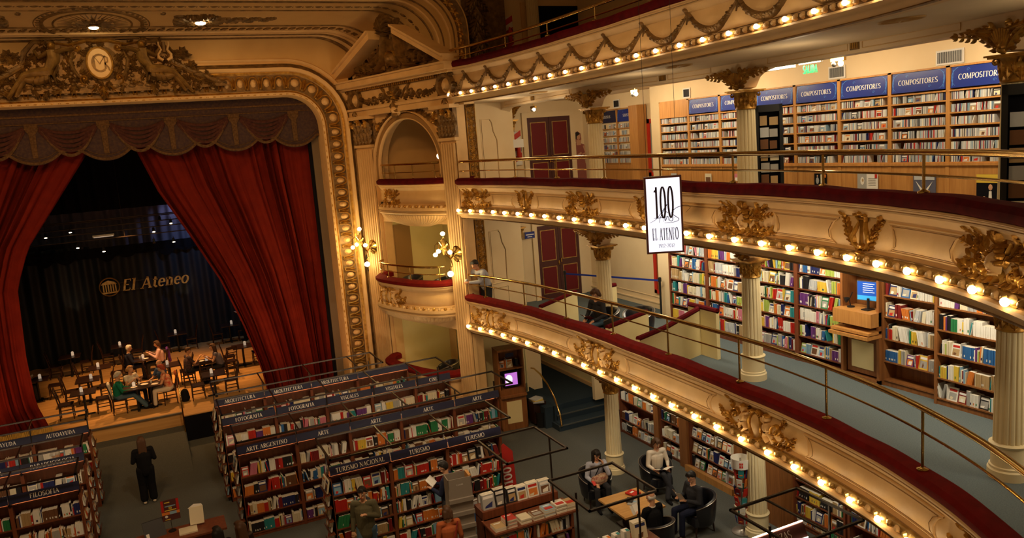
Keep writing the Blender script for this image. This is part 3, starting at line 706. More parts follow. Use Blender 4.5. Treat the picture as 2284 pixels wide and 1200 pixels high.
# lintels with rounded haunches
for lv, z0 in enumerate((0, 3.3, 6.5)):
    ss = [0.25]+[cl_s(c) for c in COLS]+[CL.L]
    for bi, (a, b) in enumerate(zip(ss[:-1], ss[1:])):
        mb = MB(); top = z0+2.95; hb = z0+2.74; sp = z0+2.42; R = .55; vs = []; N = 44
        for i in range(N+1):
            q = a+(b-a)*i/N; e = min(q-a, b-q)
            e0 = max(0, e-.12); zb = sp+(hb-sp)*(1 if e0 > R else sqrt(max(0, 1-(1-e0/R)**2))**1.0)
            for d, z in ((.16, top), (.16, zb), (-.16, zb), (-.16, top)):
                x, y = CL.at(q, d); vs.append((x, y, z))
        mb.add(vs, [(4*i+k, 4*i+k+1, 4*i+k+5, 4*i+k+4) for i in range(N) for k in range(3)], 'soffit')
        # raised panel border on the face
        fn = lambda u, v, d: (*CL.at(a+u, .16+d), z0+2.85+v)
        W_ = b-a
        if lv == 2:
            for u0, u1 in ((.75, W_/2-.15), (W_/2+.15, W_-.75)):
                if u1-u0 > .3:
                    n_ = 8; P = [(u0+(u1-u0)*i/n_, .05) for i in range(n_+1)]+[(u1-(u1-u0)*i/n_, -.05) for i in range(n_+1)]+[(u0, .05)]
                    rstrip(mb, fn, P, .018, .012, 'cream')
        o = mb.build('lintel', smooth=True); tag(o, 'cream arched lintel spanning the %s gallery columns' % ['stalls', 'lower', 'upper'][lv], 'lintel', 'lintels over the gallery columns')
        if lv == 2:
            g = MB(); u = W_/2
            g.prism([(u-.09, -.06), (u+.09, -.06), (u+.09, .09), (u-.09, .09)], fn, 0, .02, 'golddark')
            for k in range(4): g.prism([(u-.07+.04*k, -.04), (u-.05+.04*k, -.04), (u-.05+.04*k, .07), (u-.07+.04*k, .07)], fn, .02, .026, 'gold')
            tag(g.build('grille_plate'), 'small bronze grille on the upper arcade, %s from the left' % ordn(bi), 'grille', None)
# upper soffit oval medallions
for i, q in enumerate((3.9, 9.2, 14.0)):
    g = MB(); x, y = HS.at(q, -.75); fn = lambda u, v, d: (x+u*.6, y+v, 9.4-d)
    for k in range(14): leaf(g, fn, 0, 0, 2*pi*k/14, .26, .08, .03, .3, 'ceil')
    rstrip(g, fn, [(.3*cos(2*pi*k/20), .3*sin(2*pi*k/20)) for k in range(21)], .03, .02, 'ceil')
    tag(g.build('plaster_medallion'), 'faint oval plaster medallion under the upper balcony, %s from the left' % ordn(i), 'medallion')
# sofits of each gallery
# ---------------------------------------------------------------- proscenium
PX0, PX1, PZ, PR, PY = -6.35, 5.45, 10.15, .95, 25.1
def arch_pts(x0, x1, zt, r, zb, step=.12, y=PY):
    P = []
    n = max(2, int((zt-r-zb)/step)); P += [((x1, zb+(zt-r-zb)*i/n), (1, 0)) for i in range(n)]
    k = 12; P += [((x1-r+r*cos(pi/2*i/k), zt-r+r*sin(pi/2*i/k)), (cos(pi/2*i/k), sin(pi/2*i/k))) for i in range(k)]
    n2 = int((x1-x0-2*r)/step); P += [((x1-r-(x1-x0-2*r)*i/n2, zt), (0, 1)) for i in range(n2)]
    P += [((x0+r-r*sin(pi/2*i/k), zt-r+r*cos(pi/2*i/k)), (-sin(pi/2*i/k), cos(pi/2*i/k))) for i in range(k)]
    P += [((x0, zt-r-(zt-r-zb)*i/n), (-1, 0)) for i in range(n+1)]
    return P
class Arch:
    def __init__(s, *a, **k):
        P = arch_pts(*a, **k); s.p = np.array([p[0] for p in P]); s.n = np.array([p[1] for p in P])
        s.S = np.r_[0, np.cumsum(np.hypot(*np.diff(s.p, axis=0).T))]; s.L = float(s.S[-1])
    def at(s, q, r=0.0):
        f = lambda A: np.array([np.interp(q, s.S, A[:, 0]), np.interp(q, s.S, A[:, 1])])
        p = f(s.p); n = f(s.n); n = n/np.hypot(*n); return p+n*r
PA = Arch(PX0, PX1, PZ, PR, .8)
def asweep(mb, prof, m, A=PA, q0=0, q1=None, step=.15, y0=PY):
    q1 = q1 or A.L; n = int((q1-q0)/step); k = len(prof); vs = []
    for i in range(n+1):
        for r, y in prof: x, z = A.at(q0+(q1-q0)*i/n, r); vs.append((x, y0-y, z))
    mb.add(vs, [(i*k+j, i*k+j+1, (i+1)*k+j+1, (i+1)*k+j) for i in range(n) for j in range(k-1)], m)
root = thing('proscenium_frame', 'cream and gilt egg-moulded frame around the stage opening', 'proscenium frame', (5.9, PY, .8))
mb = MB(); asweep(mb, [(0, -.9), (0, .02), (.03, .10), (.10, .12), (.12, .06), (.62, .03), (.66, .10), (.72, .12), (.74, .17), (.80, .20), (.84, .20), (.86, .14), (1.02, .02), (1.06, .05), (1.10, .05), (1.13, 0)], 'cream')
mb.build('frame_moulding', root)
mb = MB(); asweep(mb, [(.12, .065), (.14, .085), (.16, .065)], 'gold'); asweep(mb, [(.64, .105), (.68, .13), (.73, .125)], 'gold'); asweep(mb, [(.85, .205), (.88, .15), (.94, .09), (.96, .10)], 'golddark')
asweep(mb, [(.17, .06), (.62, .035)], 'golddark')
fa = lambda u, v, d: (lambda p: (p[0], PY-.05-d, p[1]))(PA.at(min(max(u, 0), PA.L), v))
q = .2; k = 0
while q < PA.L-.2:
    bump(mb, fa, q, .40, .085, .12, .085, 'cream', n=10)
    rstrip(mb, fa, [(q-.15, .22), (q-.135, .44), (q-.08, .56), (q, .585), (q+.08, .56), (q+.135, .44), (q+.15, .22)], .045, .075, 'goldlite' if PA.at(q)[1] < 6 else 'gold')
    leaf(mb, fa, q+.19, .58, -pi/2, .30, .09, .07, 0, 'gold'); bump(mb, fa, q+.19, .25, .035, .035, .06, 'goldlite')
    # bead and spindle along the inner edge
    bump(mb, fa, q, .06, .10, .035, .07, 'gold'); bump(mb, fa, q+.17, .06, .03, .03, .07, 'gold'); bump(mb, fa, q+.21, .06, .03, .03, .07, 'gold')
    q += .38
mb.build('egg_ornament', root)

# wall around the frame up to the cornice
mb = MB(); O_ = [PA.at(q_, 1.05) for q_ in np.linspace(0, PA.L, 90)]
outer = []
for (x, z) in O_:
    xo = 6.75 if x > -.45 else -7.6; zo = 11.85
    outer.append((xo if z < 8.5 else x+(.0), z if z < 8.5 else zo))
# right and left piers, top band
mb.box((6.45, PY, 0), (6.75, PY+.3, 12.2), 'cream'); mb.box((-7.8, PY, 0), (-7.3, PY+.3, 12.2), 'cream')
vs = []
A2 = Arch(PX0-1.05, PX1+1.05, PZ+1.05, PR+1.05, .8)
top = []
for q_ in np.linspace(0, A2.L, 120):
    x, z = A2.at(q_); vs.append((x, PY-.0, z))
    f = 12.0; top.append((min(max(x*1.0, -7.6), 6.75), PY-.0, f if z > 9.9 else z))
    if z <= 9.9: top[-1] = (6.75 if x > 0 else -7.6, PY, z)
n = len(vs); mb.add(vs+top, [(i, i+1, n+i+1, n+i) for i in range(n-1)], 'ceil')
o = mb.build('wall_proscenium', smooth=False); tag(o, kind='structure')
mb = MB(); mb.box((PX1+.0, 25.3, 0), (12.0, 25.6, .8), 'black')
for a_, b_ in (((6.3, 25.35, .8), (6.9, 36, 13)), ((-7.6, 25.35, .8), (-7.0, 36, 13)), ((-7.6, 36.6, 0), (6.9, 36.8, 13)), ((-7.6, 25.35, 12.2), (6.9, 36.8, 12.4))): mb.box(a_, b_, 'black')
o = mb.build('wall_stagehouse', smooth=False); tag(o, kind='structure')

# dark inner lining (old canvas edge) right of the opening
mb = MB(); mb.box((5.22, 25.75, .8), (5.62, 25.82, 9.6), 'canvas'); mb.box((5.12, 25.83, .8), (5.34, 25.9, 8.9), 'black')
tag(mb.build('curtain_leg'), 'narrow dark canvas leg between the red curtain and gilt frame', 'curtain')

# ---------------------------------------------------------------- splayed vault above the stage
def vprof(Y):
    xr = float(np.interp(Y, [18.6, 20.8, 22.3, 24.3, 25.1], [8.95, 8.55, 8.2, 7.42, 7.02])); zt = 11.9+.144*(25.1-Y)
    return xr, zt, float(np.interp(Y, [18.6, 20.8, 24.3, 25.1], [1.2, 1.25, 1.65, 1.7]))
VK = 64
def vpoint(t, Y, d=0.0):
    # t: metres from the springing on the right, along the soffit to the left
    xr, zt, r = vprof(Y); zb = 9.3; h = zt-r-zb
    if t < h: p, n = (xr, zb+t), (-1, 0)
    elif t < h+r*pi/2: a = (t-h)/r; p, n = (xr-r+r*cos(a), zt-r+r*sin(a)), (-cos(a), -sin(a))
    else: p, n = (xr-r-(t-h-r*pi/2), zt), (0, -1)
    return (p[0]+n[0]*d, Y, p[1]+n[1]*d)
def vrem(x, Y):  # arc position for a given x on the flat top
    xr, zt, r = vprof(Y); return (zt-r-9.3)+r*pi/2+(xr-r-x)
mb = MB(); Ys = [25.1-.25*i for i in range(27)]
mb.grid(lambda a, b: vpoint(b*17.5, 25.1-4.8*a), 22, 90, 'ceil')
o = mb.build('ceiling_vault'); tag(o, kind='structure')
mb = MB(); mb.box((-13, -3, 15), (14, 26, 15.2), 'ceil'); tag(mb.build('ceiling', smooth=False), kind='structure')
def vband(mb, Yc, w, dep, m, t0=0, t1=17.3, step=.2, round_=True):
    n = int((t1-t0)/step); pr = [(-.5, 0), (-.3, 1), (.3, 1), (.5, 0)]; vs = []
    for i in range(n+1):
        for a, h in pr: vs.append(vpoint(t0+(t1-t0)*i/n, Yc+a*w, dep*h+.003))
    mb.add(vs, [(4*i+k, 4*i+k+1, 4*i+k+5, 4*i+k+4) for i in range(n) for k in range(3)], m)
vr = thing('vault_moulding', 'gilt and cream moulding bands curving over the vault above the stage', 'moulding', (7.6, 23, 11))
mb = MB()
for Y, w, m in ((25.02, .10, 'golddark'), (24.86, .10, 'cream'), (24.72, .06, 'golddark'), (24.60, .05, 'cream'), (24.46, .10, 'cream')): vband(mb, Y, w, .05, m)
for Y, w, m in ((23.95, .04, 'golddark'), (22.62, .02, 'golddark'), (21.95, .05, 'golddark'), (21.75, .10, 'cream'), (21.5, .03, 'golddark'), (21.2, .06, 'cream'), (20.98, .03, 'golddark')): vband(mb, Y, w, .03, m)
mb.build('lines', vr)
mb = MB(); t = .3
while t < 17: # dentil band 1 (small dark W blocks) and band 2 (swag-like drops)
    for dx in (-.045, 0, .045):
        fn = lambda u, v, d, t=t: vpoint(t+u, 24.22+v, d)
        mb.prism([(dx-.02, -.07), (dx+.02, -.07), (dx+.02, .06-.03*(dx == 0)), (dx-.02, .06-.03*(dx == 0))], fn, .002, .03, 'golddark')
    t += .235
t = .3
while t < 17:
    fn = lambda u, v, d, t=t: vpoint(t+u, 22.35+v, d)
    bump(mb, fn, 0, 0, .10, .05, .03, 'golddark'); bump(mb, fn, .14, .02, .02, .03, .02, 'golddark'); t += .27
mb.build('dentils', vr)
mb = MB(); vband(mb, 20.6, .5, .06, 'golddark'); t = .2
while t < 8:
    fn = lambda u, v, d, t=t: vpoint(t+u, 20.6+v, d+.05)
    rosette(mb, fn, 0, 0, .17, .05, 'gold', 6); t += .3
mb.build('guilloche_band', vr)
# sunburst medallion with lamp, and foliage spray with lamp
def vfn(xc, Yc):
    tc = vrem(xc, Yc)
    return lambda u, v, d: (xc+u, Yc+v, 11.9+.144*(25.1-Yc-v)-d)
mr = thing('sunburst_medallion', 'sunburst oval medallion with a lit downlight on the vault above the stage', 'medallion', (-.45, 23.6, 12))
fn = vfn(-.45, 23.76)
mb = MB(); ring = lambda r: [(r*cos(2*pi*k/48), r*.98*sin(2*pi*k/48)) for k in range(49)]
rstrip(mb, fn, ring(1.18), .10, .04, 'golddark'); rstrip(mb, fn, ring(.92), .05, .03, 'golddark'); rstrip(mb, fn, ring(1.35), .03, .02, 'golddark')
mb.build('rings', mr)
mb = MB()
for k in range(40):
    a = 2*pi*k/40; rstrip(mb, fn, [(.5*cos(a), .5*sin(a)), (.83*cos(a), .83*sin(a))], [.05, .012], .015, 'golddark')
for k in range(44):
    a = 2*pi*k/44; bump(mb, fn, 1.27*cos(a), 1.27*sin(a), .05, .05, .03, 'golddark', n=6)
mb.build('rays', mr)
mb = MB()
for k in range(12): acan(mb, fn, .1*cos(2*pi*k/12), .1*sin(2*pi*k/12), 2*pi*k/12, .42, .2, .05, .2, 'golddark', 0, 2)
mb.build('foliage', mr)
mb = MB(); c = fn(0, .1, .0); mb.lathe([(.17, 0), (.17, .05), (.12, .07)], (c[0], c[1], c[2]-.05), 16, 'golddark'); g_ = mb.build('lamp_ring', mr)
mb = MB(); mb.ball((c[0], c[1], c[2]-.05), (.12, .12, .05), 'sconce', 12, 6); mb.build('lamp_lens', mr)
for xc, sgn in ((2.15, 1), (-3.0, -1)):
    sr = thing('acanthus_spray', 'gilt acanthus spray with a lit downlight, %s of the sunburst medallion' % ('right' if sgn > 0 else 'left'), 'ceiling ornament', (xc, 23.4, 12))
    fn = vfn(xc, 23.45); mb = MB()
    for k in range(26):
        a = 2*pi*k/13+.2; acan(mb, fn, sgn*(.1 if k < 13 else -.25)+.1*cos(a), .12*sin(a), a, .42 if k < 13 else .34, .26, .10, .3, 'golddark', 0, 3)
    for k in range(7): acan(mb, fn, sgn*(.35+.22*k), -.02*k, (.0 if sgn > 0 else pi)+(.3 if k % 2 else -.3), .46-.02*k, .36-.03*k, .08, 0, 'golddark', 0, 3)
    for k in (-1, 1): scroll(mb, fn, -sgn*.55, .28*k, .2, 0 if sgn > 0 else pi, 1.3, k*sgn, .06, .05, 'golddark'); scroll(mb, fn, -sgn*.95, .55*k, .12, pi/2*k, 1.2, -k, .03, .03, 'golddark')
    mb.build('acanthus', sr); mb = MB(); c = fn(0, 0, .08); mb.ball(c, (.14, .12, .05), 'sconce', 12, 6); mb.build('lamp_lens', sr)
    light('vault_lamp', 'SPOT', (c[0], c[1], c[2]-.12), 12, AMB, .1, target=(c[0], c[1]-.3, 5), spot=110)

# ---------------------------------------------------------------- sculpted crest above the stage
cr = thing('sculpted_crest', 'gilt crest with two reclining figures and an oval monogram shield over the stage', 'relief', (-.45, PY, 10.4))
fn = lambda u, v, d: (-.45+u, PY-.24-d, 11.1+v)
mb = MB()
bump(mb, fn, 0, .12, .62, .62, .14, 'golddark', n=20)
for sg in (-1, 1):
    scroll(mb, fn, sg*.48, .55, .16, pi/2, 1.4, -sg, .09, .16, 'gold'); scroll(mb, fn, sg*.42, -.28, .16, -pi/2, 1.3, sg, .08, .16, 'gold')
    rstrip(mb, fn, [(sg*.62, .5), (sg*.72, .2), (sg*.66, -.05), (sg*.5, -.3)], [.05, .16, .14, .06], .2, 'golddark')
    rstrip(mb, fn, [(0, .72), (sg*.25, .74), (sg*.7, .62), (sg*1.0, .68)], [.14, .12, .1, .06], .2, 'gold')
    for k in range(8): bump(mb, fn, sg*(.68+.04*(k % 3)), .28-.1*k, .07, .065, .2, 'golddark')
    for k in range(9):
        acan(mb, fn, sg*(1.3+.16*k), -.50+.02*k, (.9-.1*k if sg > 0 else pi-.9+.1*k), .55-.03*k, .24, .10, -sg*.4, 'golddark', 0, 3)
    for k in range(7):
        rosette(mb, fn, sg*(1.75+.2*(k % 4)), .1+.18*(k % 3)-.08*k*.3, .15, .09, 'golddark', 6)
    for k in range(14): bump(mb, fn, sg*(.3+.21*k), -.5+.04*(k % 2), .15, .08, .10, 'golddark')
    branch(mb, fn, sg*1.5, .05, .55 if sg > 0 else pi-.55, .75, -sg*.5, .2, .1, .08, 6, 'golddark')
    # drapery swirl behind the figures
    rstrip(mb, fn, [(sg*.95, .66), (sg*1.5, .72), (sg*1.75, .45), (sg*1.85, .1), (sg*2.3, -.15), (sg*2.9, -.42), (sg*3.25, -.5)], [.1, .16, .18, .2, .22, .16, .06], .12, 'golddark')
acan(mb, fn, 0, -.42, -pi/2, .4, .3, .15, 0, 'gold', 0, 3)
for k in (-1, 1): acan(mb, fn, k*.1, -.4, -pi/2+k*.7, .34, .2, .12, 0, 'gold', 0, 2)
OUT = [(-3.35, -.58), (-2.7, -.36), (-2.3, -.1), (-2.0, .3), (-1.65, .66), (-1.2, .76), (-.6, .74), (0, .80), (.6, .74), (1.2, .76), (1.65, .66), (2.0, .3), (2.3, -.1), (2.7, -.36), (3.35, -.58), (2.2, -.62), (0, -.66), (-2.2, -.62)]
mb.prism(OUT, fn, -.04, .05, 'golddark')
rq = random.Random(5)
for k in range(230):
    u_ = rq.uniform(-2.9, 2.9); top_ = np.interp(abs(u_), [0, 1.5, 2.0, 2.6, 3.0], [.7, .66, .28, -.3, -.5]); v_ = rq.uniform(-.55, top_)
    acan(mb, fn, u_, v_, rq.uniform(0, 6.28), rq.uniform(.2, .38), rq.uniform(.12, .2), .08, rq.uniform(-.8, .8), 'golddark' if k % 4 else 'bronze', .05, 2)
mb.build('foliage', cr)
for sg in (-1, 1):
    mb = MB(); X = lambda x, y: (sg*x, y); fn0 = fn; fn = lambda u, v, d: (-.45+u, PY-.34-d*1.1, 11.1+v)
    bump(mb, fn, *X(1.10, .60), .10, .12, .34, 'gold', n=12); bump(mb, fn, *X(1.13, .66), .12, .09, .30, 'golddark', n=12)
    bump(mb, fn, *X(1.13, .60), .02, .04, .40, 'gold', n=6)
    rstrip(mb, fn, [X(1.10, .54), X(1.10, .46), X(1.10, .25), X(1.22, .02), X(1.28, -.14)], [.09, .36, .32, .26, .36], .32, 'bronze')
    rstrip(mb, fn, [X(1.02, .42), X(.82, .50), X(.55, .52)], [.15, .11, .07], .32, 'bronze')
    rstrip(mb, fn, [X(1.2, .42), X(1.42, .30), X(1.52, .48)], [.15, .11, .07], .28, 'bronze')
    rstrip(mb, fn, [X(1.22, -.08), X(1.55, -.10), X(1.82, -.16), X(2.1, -.5), X(2.28, -.72)], [.34, .30, .21, .14, .08], .34, 'bronze')
    rstrip(mb, fn, [X(1.25, -.18), X(1.55, -.28), X(1.85, -.25), X(2.0, -.5), X(2.1, -.7)], [.3, .28, .19, .13, .07], .26, 'bronze')
    for k in range(5): rstrip(mb, fn, [X(1.0+.1*k, .1-.05*k), X(1.15+.1*k, -.2), X(1.1+.14*k, -.42)], [.03, .07, .04], .28, 'golddark')
    o = mb.build('reclining_figure', cr); fn = fn0
mb = MB()
for k in range(1, 10): pass
mb.prism([(.29*cos(2*pi*k/28), .12+.39*sin(2*pi*k/28)) for k in range(28)], fn, .14, .20, 'cream')
rstrip(mb, fn, [(.31*cos(2*pi*k/28), .12+.41*sin(2*pi*k/28)) for k in range(29)], .07, .08, 'gold', .15)
mb.build('shield', cr)
mb = MB(); C_ = _arc(0, .12, .18, .22, 50, 310, 14)
ribbon(mb, C_, .05, fn, 'golddark', .21); ribbon(mb, [(-.13, -.04), (-.13, .30), (0, .10), (.13, .30), (.13, -.04)], .045, fn, 'golddark', .215)
ribbon(mb, [(.13, .10), (.2, .0), (.22, -.08)], .04, fn, 'golddark', .215); ribbon(mb, [(.13, .30), (.2, .26), (.2, .16), (.12, .10)], .035, fn, 'golddark', .215)
mb.build('monogram', cr)
mb = MB(); L_ = lambda u, v, d: fn(u+1.66, v+.42, d)
for sg in (-1, 1): rstrip(mb, L_, [(sg*.05, -.27), (sg*.16, -.2), (sg*.17, -.1), (sg*.08, .02), (sg*.13, .16), (sg*.13, .24)], [.09, .10, .08, .07, .06, .05], .1, 'cream', .15)
rstrip(mb, L_, [(0, -.05), (0, .24)], .1, .06, 'golddark', .15)
mb.build('lyre', cr)

# ---------------------------------------------------------------- curtains and valance
def drape(mb, edge0, edge1, z0, z1, folds, amp, m, Y=26.0, nu=160, nv=26, gather=None):
    def f(a, b):
        z = z0+(z1-z0)*b; x0 = np.interp(z, edge0[1], edge0[0]); x1 = np.interp(z, edge1[1], edge1[0])
        ph = folds*2*pi*a + 1.2*sin(a*9)+.8*sin(a*23+1); A_ = amp*(.55+.45*sin(a*17+2*b))*min(1, .5+abs(x1-x0)/5)
        return (x0+(x1-x0)*a+.03*sin(ph*.5), Y-A_*sin(ph)-A_*.35*sin(2.3*ph+b*3), z+.02*sin(ph)*(b < .02))
    mb.grid(f, nu, nv, m)
er = ([2.95, 2.85, 2.45, 1.95, 1.25, .55, .0], [.8, 1.6, 3.2, 4.7, 6.2, 7.6, 9.2])
mb = MB(); drape(mb, er, ([5.2, 5.3], [.8, 9.3]), .82, 9.2, 21, .13, 'curtain', 26.05)
cr_ = thing('stage_curtain', 'red velvet stage curtain drawn to the right of the stage', 'curtain', (4.2, 26, .8)); mb.build('curtain_cloth', cr_, auto=80)
el = ([-3.15, -3.45, -3.5, -3.42, -3.0, -2.2, -.9], [.8, 1.8, 3.2, 5.2, 6.3, 7.4, 9.2])
mb = MB(); drape(mb, ([-6.2, -6.3], [.8, 9.3]), el, 1.05, 9.2, 19, .13, 'curtain', 26.05)
cl_ = thing('stage_curtain', 'red velvet stage curtain gathered at the left edge, fringed hem', 'curtain', (-4.5, 26, .8)); mb.build('curtain_cloth', cl_, auto=80)
mb = MB()
for i in range(80):
    x = -6.2+i*.0385; 
    mb.tube([(x, 25.93-.1*sin(i*.55), 1.08), (x+.01, 25.93-.1*sin(i*.55), .84)], [.018, .024], 'fringe', 5)
mb.build('fringe', cl_)
vr2 = thing('stage_valance', 'faded painted cloth valance with scalloped hem across the stage top', 'valance', (0, 25.6, 10))
VS = 1.775; VC0 = -.62
def hem(x):
    t = ((x-VC0)/VS) % 1.0; t = min(t, 1-t)*2   # 0 at the drop, 1 between drops
    return 8.60+.30*(min(1, t*1.35)**2.2)
mb = MB(); nx = 300
xs = [PX0+(5.48-PX0)*i/nx for i in range(nx+1)]
mb.grid(lambda a, b: (PX0+(5.48-PX0)*a, 25.58-.02*sin(a*40)*(1-b), hem(PX0+(5.48-PX0)*a)+(10.3-hem(PX0+(5.48-PX0)*a))*b), nx, 6, 'valance'); mb.build('cloth', vr2)
fv = lambda u, v, d: (u, 25.55-d, v)
mb = MB(); rstrip(mb, fv, [(x, hem(x)+.05) for x in xs], .07, .015, 'valtrim'); rstrip(mb, fv, [(x, hem(x)+.17) for x in xs], .018, .01, 'valtrim')
rstrip(mb, fv, [(PX0, 9.92), (5.45, 9.92)], .05, .01, 'valtrim'); rstrip(mb, fv, [(PX0, 9.72), (5.45, 9.72)], .03, .01, 'valtrim')
for k in range(-4, 4):
    xc = VC0+k*VS
    if not PX0 < xc < 5.4: continue
    rstrip(mb, fv, [(xc, 9.72), (xc, 9.55), (xc, 9.45), (xc, 8.8)], [.34, .30, .16, .13], .012, 'valtrim'); rstrip(mb, fv, [(xc-.17, 9.6), (xc+.17, 9.6)], .05, .02, 'valtrim')
mb.build('painted_bands', vr2)
mb = MB()
for k in range(-4, 3):
    xc = VC0+(k+.5)*VS
    if not PX0+.4 < xc < 5.3: continue
    for j in range(6):
        sag = .18+.105*j; w_ = .70-.05*(j > 4); P = [(xc-w_+2*w_*i/14, 9.62-.02*j-sag*(1-(2*i/14-1)**2)) for i in range(15)]
        rstrip(mb, fv, P, .085, .02, 'valred' if j < 5 else 'valtrim')
mb.build('painted_swags', vr2)

# ---------------------------------------------------------------- stage floor, backdrop, sign
mb = MB(); mb.box((-7, 25.75, 0), (6.3, 36.6, .8), 'stagewood'); mb.box((.38, 25.3, 0), (6.6, 25.75, .8), 'stagewood'); mb.box((-7, 25.3, 0), (-2.2, 25.75, .8), 'stagewood')
tag(mb.build('floor_stage', smooth=False), kind='structure')
mb = MB(); mb.box((.36, 25.27, 0), (7, 25.3, .77), 'black'); mb.box((-7, 25.27, 0), (-2.2, 25.3, .77), 'black'); tag(mb.build('trim_1', smooth=False), kind='structure')
mb = MB(); mb.box((-2.2, 25.68, .775), (.38, 25.76, .812), 'steel'); tag(mb.build('trim_2', smooth=False), kind='structure')
mb = MB(); mb.add([(-2.2, 22.6, 0), (.38, 22.6, 0), (.38, 25.74, .38), (-2.2, 25.74, .38), (-2.2, 25.74, 0), (.38, 25.74, 0)], [(0, 1, 2, 3), (0, 3, 4), (1, 5, 2)], 'carpet'); tag(mb.build('floor_ramp', smooth=False), kind='structure')
mb = MB()
mb.tube([(.36, 25.22, 0), (.36, 25.22, 1.0), (.36, 25.4, 1.75), (.36, 25.9, 1.85)], .022, 'brass', 8)
tag(mb.build('stage_handrail'), 'slim brass handrail beside the opening at the stage front', 'handrail')
def back(mb, x0, x1, z0, z1, m, Y, folds, amp, hemf=None, nv=10):
    mb.grid(lambda a, b: (x0+(x1-x0)*a, Y-amp*sin(folds*2*pi*a+sin(a*19))-amp*.4*sin(folds*5*a), z0+((z1+(hemf(x0+(x1-x0)*a) if hemf else 0))-z0)*b), 240, nv, m)
mb = MB(); back(mb, -6.9, 6.2, .8, 5.25, 'backdrape', 35.5, 26, .07, lambda x: .10*sin(x*2.2)*0+.12*(x < -2)-.05*x*.3, 12)
tag(mb.build('backdrop_curtain', auto=80), 'dark blue-black backdrop curtain behind the gold sign', 'curtain')
mb = MB(); back(mb, -6.9, 6.2, 4.92, 5.32, 'black', 35.36, 30, .05, None, 3)
for k in range(18):
    x = -6.9+k*.73; mb.grid(lambda a, b, x=x: (x+.73*a, 35.34, 4.98-.28*sin(pi*a)*b*(.6+.4*sin(x*3))), 10, 2, 'black')
tag(mb.build('backdrop_pelmet', auto=80), 'black uneven pelmet along the top of the backdrop curtain', 'pelmet')
mb = MB(); back(mb, -6.9, 6.2, 4.3, 7.6, 'greydrape', 36.3, 30, .08)
tag(mb.build('rear_cloth', auto=80), 'grey-violet rear cloth lit above the backdrop curtain', 'curtain')
mb = MB(); back(mb, -6.9, 6.2, 6.85, 12.0, 'black', 33.6, 24, .12)
tag(mb.build('black_border_drape', auto=80), 'black border drape hanging high over the stage', 'curtain')
light('stage_lamp', 'SPOT', (1.6, 35.7, 7.2), 60, (.6, .62, 1), .2, target=(1.6, 36.3, 5.2), spot=120)
rg = thing('lighting_rig', 'overhead rig of thin pipes with stage lamps behind the curtains', 'lighting rig', (-.6, 31, 6.3))
for z, y in ((6.66, 31.0), (6.42, 31.0), (6.22, 31.0), (5.98, 31.0), (6.55, 32.2)):
    mb = MB(); mb.tube([(-5, y, z), (4.5, y, z)], .018, 'metal', 6); mb.build('pipe', rg)
for x in (-3, -.6, 1.8):
    mb = MB(); mb.tube([(x, 31, 5.98), (x, 31, 12.2)], .012, 'metal', 5); mb.build('hanger', rg)
for x, z, on in ((-2.1, 5.84, 1), (-1.32, 5.62, 1), (.31, 5.72, 0), (.96, 5.68, 1), (-2.25, 6.4, 1), (.95, 6.36, 1), (-3.0, 6.3, 1), (.35, 6.12, 1), (.6, 6.5, 0)):
    mb = MB(); mb.tube([(x, 31, z+.14), (x, 31, z+.02)], .01, 'metal', 5); mb.tube([(x, 31.05, z+.06), (x, 30.98, z-.08)], [.04, .055], 'rubber', 10); s_ = mb.build('stage_spotlight', rg)
    if on: mb = MB(); mb.ball((x, 30.965, z-.085), (.05, .05, .014), 'spotlamp', 10, 4); mb.build('lens', s_)
mb = MB(); mb.box((-1.6, 30.95, 6.06), (-.92, 31.03, 6.13), 'steel'); mb.box((-1.57, 30.93, 6.045), (-.95, 31.0, 6.07), 'tag'); mb.build('striplight', rg)
# sign
sg_ = thing('stage_sign', 'gold letters El Ateneo with round temple emblem on the dark backdrop', 'sign', (-.2, 35.2, 3.5))
fs = lambda u, v, d: (u, 35.22-d, v)
mb = MB(); cx, cz = -1.5, 3.72
rstrip(mb, fs, [(cx+.36*cos(2*pi*k/36), cz+.36*sin(2*pi*k/36)) for k in range(37)], .055, .05, 'goldlite')
mb.prism([(cx-.30, cz+.10), (cx+.28, cz+.10), (cx+.20, cz+.19), (cx-.02, cz+.27), (cx-.22, cz+.19)], fs, 0, .05, 'goldlite')
for k in range(6): mb.prism([(cx-.24+.088*k, cz-.19), (cx-.195+.088*k, cz-.19), (cx-.195+.088*k, cz+.09), (cx-.24+.088*k, cz+.09)], fs, 0, .05, 'goldlite')
mb.prism([(cx-.26, cz-.26), (cx+.26, cz-.26), (cx+.30, cz-.20), (cx-.30, cz-.20)], fs, 0, .05, 'goldlite'); mb.build('emblem', sg_)
mb = MB(); text(mb, 'El Ateneo', fs, -1.08, 3.49, .46, 'goldlite', .05, 'l', 1.08, .17, .075, .22, .02, .04); mb.build('lettering', sg_)
mb = MB(); mb.box((-1.2, 35.24, 3.82), (1.1, 35.26, 3.84), 'metal'); mb.box((-1.2, 35.24, 3.50), (1.1, 35.26, 3.52), 'metal'); mb.build('mounting_bar', sg_)

